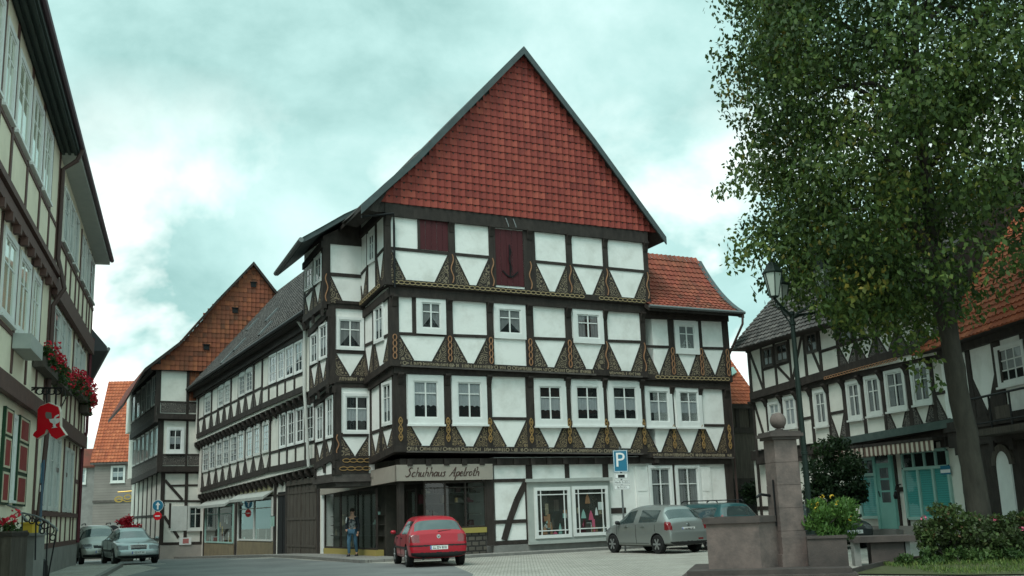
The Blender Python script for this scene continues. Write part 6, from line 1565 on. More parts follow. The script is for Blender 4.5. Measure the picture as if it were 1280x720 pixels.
# ================================================================ street lamp
lp=at(1012,640,25.3); lx,ly=lp.x,lp.y
LM=thing('street_lamp','tall dark green street lamp with lanterns on curved arms beside the tree','street lamp',(lx,ly,0))
zl_top=at(988,392,25.3).z
mb=MB(); mb.tube([(lx,ly,-.1),(lx,ly,.9)],.11,12); mb.tube([(lx,ly,.9),(lx,ly,zl_top)],[.075,.055],12)
for z,r in ((.9,.12),(2.6,.08),(zl_top-.25,.08),(zl_top,.075)): mb.lathe((lx,ly,z),[(.05,-.05),(r,-.03),(r,.03),(.05,.05)],12)
mb.build('pole','lamp_green',LM,True,sharp=40)
def lantern(p,tilt=0.):
    x,y,z=p; mb=MB(); mb.lathe((x,y,z),[(.10,0),(.12,.03)],6); 
    for k in range(6):
        a=math.pi*k/3+math.pi/6; mb.tube([(x+.11*math.cos(a),y+.11*math.sin(a),z+.02),(x+.23*math.cos(a),y+.23*math.sin(a),z+.60)],.013,5)
    mb.lathe((x,y,z),[(.24,.59),(.26,.60),(.26,.63),(.16,.75),(.15,.78),(.09,.86),(.05,.88),(.06,.93),(.001,.98)],6)
    o=mb.build('lantern','lamp_green',LM)
    g=MB(); g.lathe((x,y,z),[(.105,.04),(.218,.585)],6); g.build('lamp_glass',mat('frosted_lamp_glass',(.36,.40,.36),.35),o,off=ORG[LM])
arm=[]
for (px_,py_,Y) in ((968,374,24.9),(977,388,26.0),(1030,380,25.0),(1040,396,26.1)):
    p=at(px_,py_-2,Y) if px_<1000 else at(px_,py_-12,Y); arm.append(p)
for p in arm:
    mb=MB(); s=Vector((lx,ly,zl_top-.12)); e=Vector(p); m_=s.lerp(e,.45)+Vector((0,0,-.06)); q=e+Vector((0,0,-.02))
    mb.tube([s,s.lerp(e,.2)+Vector((0,0,.03)),m_+Vector((0,0,.05)),s.lerp(e,.85)+Vector((0,0,-.03)),q],.035,8)
    mb.tube([s.lerp(e,.3)+Vector((0,0,-.16)),s.lerp(e,.55)+Vector((0,0,-.16)),s.lerp(e,.7)+Vector((0,0,0))],.018,6)
    mb.build('arm','lamp_green',LM,True,sharp=40)
    lantern((e.x,e.y,e.z))
# ================================================================ parking sign
ps=at(779,640,38.3); sf=Face((ps.x,ps.y),(1,0),(0,-1))
SG=thing('parking_sign','blue parking sign with white P and small plates on a grey pole','sign',(ps.x,ps.y,0))
zA,zB=sf.px(780,590)[1],sf.px(780,562.5)[1]; 
mb=MB(); mb.tube([(ps.x,ps.y,-.1),(ps.x,ps.y,zB+.12)],.035,10); mb.build('pole','zinc',SG,True,sharp=40)
def signface(f,u0,z0,u1,z1,k,m,parent,name,frame=None,fr=.03):
    mb=MB(); mb.rect(f,u0,z0,u1,z1,k,k+.012,0)
    if frame:
        for q in ((u0+.015,z0+.015,u1-.015,z0+.015+fr),(u0+.015,z1-.015-fr,u1-.015,z1-.015),(u0+.015,z0+.015+fr,u0+.015+fr,z1-.015-fr),(u1-.015-fr,z0+.015+fr,u1-.015,z1-.015-fr)): mb.rect(f,*q,k+.012,k+.014,1)
    return mb.build(name,[m]+([frame] if frame else []),parent,off=ORG[FT] if False else None)
def text_on(f,txt,u,z,size,k,m,parent,name,root,sx=1.):
    mb=MB(); add_text(mb,f,txt,u,z,size,k,0,0,sx); return mb.build(name,m,parent,off=ORG[root])
sf2=sf; w=.26
o=signface(sf,-w,zA,w,zB,.04,'signblue',SG,'sign_panel','signwhite',.018)
text_on(sf,'P',-.02,(zA+zB)/2+.02,.72,.056,'signwhite',o,'letter_p',SG)
for i,(ya,yb,tx,w2) in enumerate(((591.5,598.5,'',.24),(600,605.6,'Mo-Fr 9-18 h',.29),(606.2,612,'Sa 9-13 h',.29))):
    za,zb_=sf.px(780,yb)[1],sf.px(780,ya)[1]; o=signface(sf,-w2,za,w2,zb_,.04,'signwhite',SG,'plate','ink',.008)
    if i==0:  # parking-disc and card pictogram
        mb=MB(); mb.rect(sf,-.12,za+.04,.12,zb_-.05,.052,.056); mb.build('pictogram','ink',o,off=ORG[SG])
    else: text_on(sf,tx,0,(za+zb_)/2,.09,.056,'ink',o,'plate_lettering',SG)
# ================================================================ signs on the gabled house at the bend
zp=FN.px(197,632); 
sx_=at(197.5,632,63.3); sf=Face((sx_.x,sx_.y),(1,0),(0,-1))
SB=thing('arrow_sign','round blue sign with white upward arrow on the corner of the gabled house','sign',(sx_.x,sx_.y,sx_.z))
def disc(f,u,z,r,k0,k1,mb,mi=0,n=24): mb.prism(f,[(u+r*math.cos(2*math.pi*i/n),z+r*math.sin(2*math.pi*i/n)) for i in range(n)],k0,k1,mi)
mb=MB(); disc(sf,0,sx_.z,.33,0,.02,mb,1); disc(sf,0,sx_.z,.31,.02,.024,mb,0); mb.build('sign_disc',['signblue','signwhite'],SB)
mb=MB(); z=sx_.z; mb.prism(sf,[(-.05,z-.22),(.05,z-.22),(.05,z+.03),(.14,z+.03),(0,z+.22),(-.14,z+.03),(-.05,z+.03)],.024,.03); mb.build('arrow','signwhite',SB)
mb=MB(); mb.tube([sf.P(.0,z,-.05),sf.P(.35,z,-.25)],.02,6); mb.build('bracket','zinc',SB)
z=sf.px(197.5,645)[1]
SR=thing('red_sign','small round red sign just below the blue arrow sign','sign',(sx_.x,sx_.y,z))
mb=MB(); disc(sf,0,z,.24,0,.02,mb,0); mb.rect(sf,-.15,z-.035,.15,z+.035,.02,.025,1); mb.build('sign_disc',['signred','signwhite'],SR)
mb=MB(); mb.tube([sf.P(.0,z,-.05),sf.P(.35,z,-.25)],.02,6); mb.build('bracket','zinc',SR)
# poster on the plinth and rails
r=rectpx(FN.off(.08),224,672,239,681); q=FN.off(.08)
PO=thing('notice_board','pale notice with red print fixed low on the gabled house','notice',q.P(r[0],r[1],0))
mb=MB(); mb.rect(q,*r,0,.03,0); mb.build('board','signwhite',PO)
mb=MB(); mb.rect(q,r[0]+.15,r[1]+.08,r[2]-.2,r[3]-.06,.03,.034,0); mb.build('print',mat('faded_red_print',(.45,.16,.15),.7),PO)
# hanging gilded guild sign over the far street
hs=at(163,622,84); hf=Face((hs.x,hs.y),(1,0),(0,-1))
HS=thing('guild_sign','gilded scrollwork sign hanging over the far end of the street','sign',(hs.x,hs.y,hs.z))
mb=MB(); mb.tube([hf.P(-1.0,hs.z+.45,0),hf.P(2.3,hs.z+.6,0)],.05,6); mb.tube([hf.P(1.0,hs.z-.3,0),hf.P(1.3,hs.z+.1,0),hf.P(2.3,hs.z+.5,0)],.04,6); mb.build('bracket','gold',HS)
mb=MB()
for u,z,r_ in ((-.9,-.1,.35),(-.2,.05,.3),(.5,-.05,.33),(1.1,.1,.25)): ring(mb,hf,u,hs.z+z,r_,r_*.7,.09,-.03,.03,12)
ribbon(mb,hf,[(-1.2+.3*i,hs.z-.2+.12*math.sin(i*1.4)) for i in range(9)],.07,-.02,.02); mb.build('scrollwork','gold',HS)
# red flowers in a tub beyond the pale cars
# ================================================================ pharmacy sign
SGN=at(63,527,27.6); pf=Face((SGN.x,SGN.y),hdir(640,640) if False else (math.cos(math.radians(-14)),math.sin(math.radians(-14))),(math.sin(math.radians(-14)),-math.cos(math.radians(-14))))
PHS=thing('pharmacy_sign','big red letter A pharmacy sign with white chalice hanging from an iron bracket','sign',(SGN.x,SGN.y,SGN.z))
def pq(x,y): return pf.px(x,y)
outline=[(43,544),(44.5,541),(48.5,537.5),(49,512),(52,508),(62.5,504),(74,509),(76,515),(76,533),(83,543.5),(72,549),(66,545),(61.5,537),(59.5,536.5),(57.5,542),(48,548)]
O_=[pq(*p) for p in outline]; cx_=sum(p[0] for p in O_)/len(O_); cz_=sum(p[1] for p in O_)/len(O_)
mb=MB(); mb.prism(pf,O_,-.06,.06); o=mb.build('letter_a','signred',PHS)
mb=MB(); big=[(cx_+(u-cx_)*1.035,cz_+(z-cz_)*1.03) for u,z in O_]; mb.prism(pf,big,-.045,.045); mb.build('letter_edge',mat('pale_sign_edge',(.55,.5,.42),.6),o,off=ORG[PHS])
mb=MB(); ib=[pq(*p) for p in ((59.5,515),(66,516),(67,522),(65,524),(60,523),(58.5,519))]; mb.prism(pf,ib,.06,.064); mb.build('letter_opening',mat('dull_sign_shade',(.20,.19,.17),.7),o,off=ORG[PHS])
mb=MB(); ch=[pq(*p) for p in ((63.5,524),(77.5,523),(76,528),(71.5,530.5),(71.5,533),(74,534.5),(66.5,535.5),(69.5,533),(69.5,530.5),(65,528))]; mb.prism(pf,ch,.064,.072)
pts=[pq(x,y) for x,y in ((76,519),(72,521),(70,525),(72.5,528),(69,531),(71,534))]; ribbon(mb,pf,pts,.045,.072,.08); mb.build('chalice_and_snake','signwhite',o,off=ORG[PHS])
mb=MB(); a_=pq(28,483.5); b_=pq(78,485); 
wallp=Vector(L0.P(L0.px(28,484)[0],0,0.1)); 
mb.tube([pf.P(a_[0]-.6,a_[1]+.02,0),pf.P(b_[0],b_[1],0)],.025,6)
for x in (58.5,70): p0=pq(x,484); p1=pq(x,506); mb.tube([pf.P(*p0),pf.P(*p1)],.015,6)
for i in range(4): c_=pq(50+i*7.5,489); ring(mb,pf,c_[0],c_[1],.13,.10,.03,-.015,.015,10)
c_=pq(29,473); 
for q_ in ((25,495,.22),(30,472,.16),(24,480,.12)): u_,z_=pq(q_[0],q_[1]); ring(mb,pf,u_,z_,q_[2],q_[2],.035,-.015,.015,12)
ribbon(mb,pf,[pq(*p) for p in ((24,500),(30,495),(36,489),(44,486))],.035,-.015,.015); mb.tube([pf.P(*pq(81,488)),pf.P(*pq(82,498)),pf.P(*pq(77,508))],.015,6)
mb.build('scroll_bracket','iron',PHS)
# lettered shop lamp box on the near house: dark scrolls under its jetty
# ================================================================ flower boxes
FLOWERS=[]
for (xa,ya,xb,yb,dz,lab) in ((49,450,86,480,.0,'long window box of red geraniums under the pharmacy windows, nearer the viewer'),(88,476,110,498,.0,'window box of red geraniums by the pharmacy corner, below the longer box'),(105,505,110,512,-.0,'small dark geranium pot hanging low at the pharmacy corner')):
    f=L0.off(.32); a_=f.px(xa,ya); b_=f.px(xb,yb); u0,u1=sorted((a_[0],b_[0])); z=(a_[1]+b_[1])/2
    if u1-u0<.8: u1=u0+.8
    b0=thing('window_box',lab,'flower box',f.P((u0+u1)/2,z-.1),0,'geranium boxes on the pharmacy')
    mb=MB(); mb.rect(f,u0,z-.28,u1,z,-.14,.14); mb.build('box','timber_board',b0)
    FLOWERS.append((b0,f,u0,u1,z))
# ================================================================ left foreground: blue sign, stoop, rail, planter
bs=at(51,640,27.8); sf=Face((bs.x,bs.y),(math.cos(math.radians(-62)),math.sin(math.radians(-62))),(-math.sin(math.radians(62)),-math.cos(math.radians(62))))
BS=thing('blue_sign','narrow blue sign on a thin blue pole in front of the pharmacy','sign',(bs.x,bs.y,0))
mb=MB(); mb.tube([(bs.x,bs.y,-.1),(bs.x,bs.y,at(52,575,27.8).z)],.035,8); mb.build('pole',mat('blue_grey_pole',(.06,.10,.14),.5),BS,True,sharp=40)
za,zb_=at(52,604,27.8).z,at(52,579,27.8).z; o=None
mb=MB(); mb.rect(sf,-.2,za,.2,zb_,.04,.055); o=mb.build('sign_panel','signblue',BS)
mb=MB(); mb.rect(sf,-.08,za+.15,-.02,zb_-.1,.055,.06); disc(sf,.05,(za+zb_)/2+.05,.08,.055,.06,mb); mb.build('symbol','signwhite',o,off=ORG[BS])
mb=MB(); mb.rect(sf,-.1,za-.22,.1,za-.05,.04,.05); mb.build('plate','signwhite',BS)
ww=at(38,700,26.2); zt=at(38,662,26.2).z
ST=thing('stair_cheek','pale rendered cheek wall of the steps at the left house','steps',(ww.x,ww.y,0))
xl,xr=at(26.5,690,26.2).x,at(47,690,26.2).x
mb=MB(); mb.box(xl,26.0,-.2,xr,26.55,zt-.15); mb.build('wall','stone_pale',ST)
mb=MB(); mb.box(xl-.03,25.95,zt-.15,xr+.03,26.6,zt-.08); mb.build('cap','stone_pale',ST)
for i in range(4):
    mb=MB(); mb.box(xl-1.6,26.1+.32*i,-.2,xl-.002,26.1+.32*(i+1)-.002,.18*(i+1)+.02); mb.build('step','stone_dark',ST)
yb=at(39.5,658,26.4); YB=thing('yellow_box','small yellow box standing on the pale cheek wall','box',(yb.x,yb.y,zt-.08))
mb=MB(); w=.13; mb.box(yb.x-w,26.15,zt-.08,yb.x+w,26.5,zt+.14); mb.build('box','yellow',YB); mb=MB(); mb.box(yb.x-w-.02,26.12,zt+.14,yb.x+w+.02,26.53,zt+.18); mb.build('lid','yellow',YB)
RY=25.6; RL_=thing('iron_railing','curled wrought iron stair railing in front of the pharmacy','railing',(at(50,690,RY).x,RY,0))
R3=lambda x,y:at(x,y,RY)
mb=MB(); mb.tube([R3(9,631),R3(22,636),R3(34,651)],.025,6); mb.tube([R3(28,641),R3(45,645),R3(60,652),R3(71,661),R3(72,664)],.022,6); mb.build('handrail','zinc',RL_)
mb=MB()
for pts in (((71,662),(64,700),(60,722)),((60,653),(57,722)),((28,641),(26,722)),((45,646),(44,700))): mb.tube([R3(*p) for p in pts],.018,6)
rf_=Face((0,RY),(1,0),(0,-1))
for x,y,r_ in ((34,648,.09),(40,651,.08),(50,653,.09),(56,657,.09),(63,663,.10),(66,672,.08),(53,664,.07)): u,z=rf_.px(x,y); ring(mb,rf_,u,z,r_,r_,.025,-.01,.01,12)
mb.build('scrolls','iron',RL_)
pb=at(8,700,24.9); PB=thing('wooden_planter','dark wooden planter of red geraniums at the left edge','planter',(pb.x,pb.y,0))
xl,xr=pb.x-.75,at(21,690,24.9).x; zt=at(8,664,24.9).z
mb=MB(); mb.box(xl,24.6,-.1,xr,25.4,zt)
mb.build('box','timber_board',PB)
for z in (.25,zt-.08): lb=MB(); lb.box(xl-.02,24.57,z-.04,xr+.02,25.43,z+.04); lb.build('hoop','timber',PB)
FLOWERS.append((PB,Face((xl,25.0),(1,0),(0,-1)),0.,xr-xl,zt))
bo=at(54.5,715,26.9); BO=thing('bollard','short dark bollard at the kerb beneath the railing','bollard',(bo.x,bo.y,0)); mb=MB(); mb.lathe((bo.x,bo.y,0),[(.10,-.1),(.10,.55),(.075,.6),(.075,.68),(.0,.74)],12); mb.build('post','iron',BO,True,sharp=40)
# small yellow plate on the dark lean-to doors
q=LT.off(.09); u,z=q.px(945,616); YP=thing('yellow_plate','little yellow plate on the dark doors beyond the teal car','sign',q.P(u,z)); mb=MB(); mb.rect(q,u-.2,z-.13,u+.2,z+.13,0,.02); mb.build('panel','yellow',YP); mb=MB(); mb.rect(q,u-.13,z-.02,u+.13,z+.03,.02,.024); mb.build('print','ink',YP)
# picket fence at the right edge
fe=at(1255,655,26.6); FE=thing('picket_fence','short brown picket fence behind the rose bushes','fence',(fe.x,fe.y,0))
ff=Face((fe.x,fe.y),(math.cos(math.radians(10)),math.sin(math.radians(10))),(math.sin(math.radians(10)),-math.cos(math.radians(10))))
u0=ff.px(1246,655)[0]; zt=ff.px(1262,650)[1]; 
for z in (.3,zt-.2): mb=MB(); mb.rect(ff,u0,z-.04,u0+2.6,z+.04,-.03,-.001); mb.build('rail','timber_board',FE)
for i in range(19):
    mb=MB(); u=u0+i*.14; mb.prism(ff,[(u,.02),(u+.085,.02),(u+.085,zt-.06),(u+.042,zt),(u,zt-.06)],0,.025); mb.build('picket','timber_brown',FE)
# ================================================================ person
def skin_body(name,verts,edges,radii,mat_,parent=None,loc=(0,0,0),sub=2):
    me=bpy.data.meshes.new(name); me.from_pydata(verts,edges,[]); o=bpy.data.objects.new(name,me); COL.objects.link(o)
    md=o.modifiers.new('skin','SKIN'); md.use_smooth_shade=True
    sv=me.skin_vertices[0].data
    for i,r in enumerate(radii): sv[i].radius=(r,r) if not isinstance(r,tuple) else r
    sv[0].use_root=True
    sb=o.modifiers.new('sub','SUBSURF'); sb.levels=sub; sb.render_levels=sub
    bpy.context.view_layer.update(); me2=bpy.data.meshes.new_from_object(o.evaluated_get(bpy.context.evaluated_depsgraph_get()))
    bpy.data.objects.remove(o); bpy.data.meshes.remove(me)
    me2.materials.clear(); me2.materials.append(M[mat_]); me2.polygons.foreach_set('use_smooth',[True]*len(me2.polygons)); me2.name=name
    o=bpy.data.objects.new(name,me2); COL.objects.link(o); o.parent=parent; o.location=loc if parent is None else (0,0,0); return o
pg=ground(440.5,698.5); pl_=(pg.x,pg.y,.085)
# walking towards the viewer, +y is behind him in his own frame
V=[(0,0,.96),(0,0,1.12),(0,.0,1.32),(0,.01,1.45),(0,.0,1.53),(0,-.02,1.63),(0,-.03,1.72),
   (-.10,0,.93),(-.115,-.10,.52),(-.12,-.02,.09),(-.125,-.16,.04),
   (.10,0,.93),(.11,.06,.52),(.11,.24,.14),(.115,.13,.05),
   (-.17,.01,1.42),(-.23,.03,1.16),(-.20,-.16,.98),(-.16,-.24,.97),
   (.17,.01,1.42),(.24,.05,1.14),(.23,-.02,.90),(.22,-.05,.82)]
E=[(0,1),(1,2),(2,3),(3,4),(4,5),(5,6),(0,7),(7,8),(8,9),(9,10),(0,11),(11,12),(12,13),(13,14),(3,15),(15,16),(16,17),(17,18),(3,19),(19,20),(20,21),(21,22)]
Rr=[(.13,.10),(.13,.10),(.15,.10),(.10,.08),.058,(.078,.092),(.062,.075),.085,.058,.042,(.045,.03),.085,.058,.042,(.045,.03),.055,.042,.034,.035,.055,.042,.034,.035]
PN=skin_body('person',V,E,Rr,'skin',None,pl_)
tag(PN,'person in dark jacket, checked shirt and jeans walking past the shop window','person')
PN.rotation_euler=(0,0,math.radians(-6)); PN.scale=(.96,.96,.96)
ORG[PN]=(0,0,0)
def sub_chain(name,ids,scale,m,extra=None,loc=None):
    mp={i:k for k,i in enumerate(ids)}; vs=[V[i] for i in ids]; es=[(mp[a],mp[b]) for a,b in E if a in mp and b in mp]
    rs=[]
    for i in ids:
        r=Rr[i]; r=r if isinstance(r,tuple) else (r,r); rs.append((r[0]*scale+.008,r[1]*scale+.008))
    return skin_body(name,vs,es,rs,m,PN)
jn=sub_chain('jeans',[0,7,8,9,11,12,13],1.14,'jeans')
sh=sub_chain('shirt',[0,1,2,3],1.10,'shirt')
Vs=V[:]; 
for k in (0,1,2,3): V[k]=(V[k][0],V[k][1]+.045,V[k][2])
jk=sub_chain('jacket',[1,0,2,3,15,16,17,19,20,21],1.20,'jacket'); V=Vs
hm=MB(); hm.lathe((0,-.012,1.70),[(.088,-.03),(.094,.02),(.082,.07),(.05,.105),(.001,.115)],14); hm.build('hair','hair',PN,True)
mb=MB(); mb.tube([(-.21,-.02,1.47),(-.225,-.055,1.36),(-.235,-.05,1.24)],.022,6); mb.build('shoulder_stripe','signwhite',PN,True)
for i in (10,14):
    mb=MB(); x,y,z=V[i]; mb.lathe((x,y+.06,0),[(.0,.0),(.06,.0),(.062,.05),(.04,.10),(.0,.11)],10); mb.hull2([(x-.05,y+.08,0),(x+.05,y+.08,0),(x+.04,y+.08,.09),(x-.04,y+.08,.09)],[(x-.045,y-.10,0),(x+.045,y-.10,0),(x+.03,y-.10,.04),(x-.03,y-.10,.04)]); mb.build('shoe','blackplastic',PN)
# face: eyes, nose, mouth, ears
mb=MB()
for s in(-1,1): mb.lathe((s*.032,-.112,1.685),[(.0,-.006),(.011,-.003),(.011,.003),(.0,.006)],8,0,'y')
mb.build('eyes','ink',PN)
mb=MB(); mb.hull2([(-.014,-.112,1.645),(.014,-.112,1.645),(.006,-.112,1.69),(-.006,-.112,1.69)],[(-.006,-.138,1.65),(.006,-.138,1.65),(.003,-.12,1.685),(-.003,-.12,1.685)]); mb.build('nose','skin',PN)
mb=MB(); mb.tube([(-.026,-.108,1.618),(0,-.115,1.615),(.026,-.108,1.618)],.006,5); mb.build('mouth','oxblood',PN)
for s in(-1,1): mb=MB(); mb.lathe((s*.088,-.02,1.67),[(.0,-.01),(.02,-.006),(.026,.006),(.0,.012)],8,0,'x'); mb.build('ear','skin',PN,True)
# hands with separate fingers
for hi,fi,s in ((18,17,-1),(22,21,1)):
    h=Vector(V[hi]); d=(h-Vector(V[fi])).normalized(); side=d.cross(Vector((0,-1,.2))).normalized()
    mb=MB()
    for k in range(4):
        b=h+side*(.026-.017*k)+d*.01; L_=(.062,.07,.066,.052)[k]; curl=Vector((0,.3,-.4))*.03
        mb.tube([b-d*.02,b+d*L_*.4,b+d*L_*.75+curl*.5,b+d*L_+curl],[.0095,.009,.008,.006],6)
    mb.tube([h-d*.02+side*.02*s,h+side*.045*s+d*.015,h+side*.05*s+d*.045],[.011,.010,.007],6)
    mb.build('fingers','skin',PN,True)
# ================================================================ plants
def leaf_mesh(name,m,P,size,var,parent,off,droop=.5,aspect=.6,szvar=.35):
    n=len(P); R=RNG
    d=R.normal(size=(n,3)); d[:,2]-=droop*1.6; d/=np.linalg.norm(d,axis=1)[:,None]
    t=R.normal(size=(n,3)); s=np.cross(d,t); s/=np.linalg.norm(s,axis=1)[:,None]
    L=(size*(1+szvar*R.uniform(-1,1,n)))[:,None]; W=L*aspect*.5
    nn=np.cross(d,s)*L*.08
    v=np.empty((n,4,3)); v[:,0]=P; v[:,1]=P+d*L*.45+s*W+nn; v[:,2]=P+d*L; v[:,3]=P+d*L*.45-s*W+nn
    v=v.reshape(-1,3)-np.array(off)
    me=bpy.data.meshes.new(name); me.vertices.add(4*n); me.vertices.foreach_set('co',v.ravel())
    me.loops.add(4*n); me.loops.foreach_set('vertex_index',np.arange(4*n,dtype=np.int32)); me.polygons.add(n)
    me.polygons.foreach_set('loop_start',np.arange(0,4*n,4,dtype=np.int32)); me.update(calc_edges=True)
    at_=me.attributes.new('var','FLOAT','FACE'); at_.data.foreach_set('value',np.clip(var,.001,1))
    me.materials.append(M[m]); o=bpy.data.objects.new(name,me); COL.objects.link(o); o.parent=parent
    return o
def clump_points(centers,rad,per,cv,spread=.18,flat=.75):
    """leaf anchor points gathered round clump centres"""
    C=np.repeat(centers,per,axis=0); r=np.repeat(rad,per)[:,None]
    q=RNG.normal(size=C.shape); q/=np.linalg.norm(q,axis=1)[:,None]; q*=RNG.uniform(.25,1.,(len(C),1))**.5; q[:,2]*=flat
    v=np.repeat(cv,per)+RNG.normal(scale=spread,size=len(C))
    return C+q*r,v
# --- the big tree
tb=at(1226,690,25.9); TB=(tb.x,tb.y,0)
TR=thing('tree','big broad lime tree with dark trunk overhanging the right side of the square','tree',TB)
tp=[Vector((tb.x+.03,tb.y,-.1)),at(1224,640,25.9),at(1207,540,25.9),at(1193,460,25.9),at(1181,390,25.9),at(1168,310,25.95),at(1156,220,26.0),at(1147,120,26.),at(1142,20,26.1),at(1140,-90,26.1),at(1142,-190,26.)]
mb=MB(); 
def wob(pts,rad,n,mb,sub=4,j=.03):
    """smooth tapering limb with small irregularities"""
    out=[];rr=[]
    for i in range(len(pts)-1):
        for k in range(sub):
            t=k/sub; out.append(pts[i].lerp(pts[i+1],t)+Vector((random.uniform(-j,j),random.uniform(-j,j),0))); rr.append((rad[i]*(1-t)+rad[i+1]*t)*random.uniform(.95,1.06))
    out.append(pts[-1]); rr.append(rad[-1]); mb.tube(out,rr,n)
wob(tp,[.36,.275,.255,.245,.232,.205,.17,.13,.09,.06,.03],14,mb)
mb.build('trunk','bark',TR,True)
ctr=np.array(at(1196,80,26.)); rx,ry,rz=5.6,5.4,7.8
cs=[];cr_=[];cvv=[]
random.seed(77); 
tries=0
while len(cs)<1300 and tries<90000:
    tries+=1
    q=RNG.uniform(-1,1,3); e=(abs(q[0])**2.8+abs(q[1])**2.6+abs(q[2])**2.9)
    if e>1. or e<.05: continue
    if e<.5 and random.random()<.72: continue
    p=ctr+q*np.array((rx,ry,rz))
    # hem rises towards the left, droops near the trunk
    dx=p[0]-tb.x+1.0; hem=5.75+(.30*max(0,-dx-.6) if dx<0 else 1.25*max(0,dx-.8))+.28*math.sin(p[0]*2.1)+.25*math.sin(p[1]*1.7+1)
    if p[2]<hem: continue
    if e>.6 and math.sin(p[2]*1.7+p[1]*.9+.6)*math.sin(p[0]*1.2+p[2]*.8)<-.38: continue
    if math.sin(p[2]*1.25+2.)*math.sin(p[0]*1.05+.4)>.80: continue
    cs.append(p); cr_.append(random.uniform(.55,1.0)); 
    v=.33+.27*math.sin(p[0]*1.1+p[2]*.9)*math.sin(p[1]*1.3)+random.uniform(-.12,.16)
    if random.random()<.035: v=.92
    cvv.append(v)
# sprays that reach out past the outline, and drooping ends by the trunk
for x,y,Y,r,v in ((899,240,25.2,.25,.6),(912,236,25.2,.35,.5),(928,225,25.4,.5,.5),(925,300,25.,.55,.6),(935,318,25.1,.5,.55),(918,330,25.,.35,.62),(950,312,25.,.6,.5),(940,195,25.5,.6,.4),(1150,450,25.2,.5,.6),(1162,478,25.3,.35,.5),(1135,428,25.,.5,.55),(1115,418,24.8,.5,.6),(1090,405,24.7,.5,.55),(1060,398,24.6,.45,.62),(1030,385,24.6,.45,.5),(1195,388,25.1,.45,.5),(1212,395,25.3,.4,.45),(1240,372,25.4,.5,.5),(1262,350,25.2,.55,.4),(1185,345,25.,.6,.55),(1276,318,25,.6,.4),(992,372,25.4,.35,.5),(1010,352,24.8,.6,.5),(1000,330,24.8,.6,.5),(1030,372,24.3,.45,.45),(1027,345,24.3,.5,.4),(1036,384,24.2,.4,.45),(1042,360,24.4,.5,.5),(1020,352,24.5,.45,.4),(1055,380,24.4,.45,.5),(985,318,24.8,.5,.45),(975,300,25,.7,.5),(1080,372,24.8,.7,.55),(1120,385,24.8,.7,.5),(1150,402,25,.7,.5)):
    cs.append(np.array(at(x,y,Y))); cr_.append(r); cvv.append(v)
cs=np.array(cs); cr_=np.array(cr_); cvv=np.array(cvv)
pts,vv=clump_points(cs,cr_,np.maximum(26,(165*cr_**1.6)).astype(int),cvv,.17)
leaf_mesh('crown','leaf',pts,.148,vv,TR,TB,.8,.58)
sel=[i for i in range(0,len(cs)) if (i%26==0)]
for i in sel[:24]:
    p=Vector(cs[i]); h=max(.12,min(.92,(p.z-5.2)/14)); 
    k=min(9.,3.4+h*6.); a=tp[int(k)].lerp(tp[min(10,int(k)+1)],k-int(k))
    mb=MB(); L_=(p-a).length; m1=a.lerp(p,.35)+Vector((0,0,.14*L_)); m2=a.lerp(p,.7)+Vector((0,0,.12*L_))
    wob([a,m1,m2,p],[.13*(1.1-h),.085*(1.1-h)+.01,.045,.015],7,mb,3,.03); mb.build('limb','bark',TR,True)
# --- plants round the fountain
def bush(name,label,cat,base,cx,cy,cz,rx,ry,rz,ncl,per,size,m,group=None,flowers=None,droop=.1,v0=.45,sq=2.,aspect=.55,stems=6,cr0=.28):
    o=thing(name,label,cat,base,0,group); C=[];r_=[];v_=[]
    while len(C)<ncl:
        q=RNG.uniform(-1,1,3)
        if (abs(q)**sq).sum()>1.: continue
        C.append(np.array((cx+q[0]*rx,cy+q[1]*ry,cz+q[2]*rz))); r_.append(random.uniform(.6,1.1)*cr0); v_.append(v0+random.uniform(-.2,.25)+.1*q[2])
    P,v=clump_points(np.array(C),np.array(r_),per,np.array(v_),.16)
    leaf_mesh('foliage',m,P,size,v,o,base,droop,aspect)
    for i in range(stems):
        mb=MB(); c=Vector(C[i]); b=Vector((base[0]+random.uniform(-.3,.3)*rx,base[1]+random.uniform(-.3,.3)*ry,base[2])); mb.tube([b,b.lerp(c,.5)+Vector((0,0,.08)),c],[.018,.013,.006],5); mb.build('stem','bark',o)
    if flowers:
        fm,n,s,nm=flowers
        for i in range(n):
            while True:
                q=RNG.normal(size=3); q/=np.linalg.norm(q)
                if q[2]>-.1 and q[1]<.5: break
            p=np.array((cx+q[0]*rx*1.08,cy+q[1]*ry*1.08,cz+q[2]*rz*1.1)); mb=MB()
            for k in range(9):
                d=RNG.normal(size=3); d/=np.linalg.norm(d); e=np.cross(d,RNG.normal(size=3)); e/=np.linalg.norm(e); a=p+d*s*.5
                mb.face([a,a+e*s*.5+d*s*.3,a+d*s*.55,a-e*s*.5+d*s*.3],0,None,random.uniform(.1,.9))
            mb.build(nm,fm,o)
    return o
f,uc,zt,wd=HERB; c=f.P(uc,zt,-.62)
bush('herb_bush','bright green herb with small yellow flowers in the planting trough','plant',(c[0],c[1],zt),c[0]+.14,c[1],zt+.38,.50,.42,.42,30,150,.11,'leaf_bright',None,('yellow',9,.055,'blossom'),-.9,.5,2.2,.3,8,.24)
rb=[(1180,660,24.9,.62,.5,.55,'rose bush with reddish leaves and a single pink bloom beside the bench',.55),(1232,663,24.7,.62,.55,.52,'broad green rose bush under the tree, right of the rose with the pink bloom',.42),(1282,672,25.0,.55,.5,.45,'rose bush at the right edge in front of the picket fence',.5)]
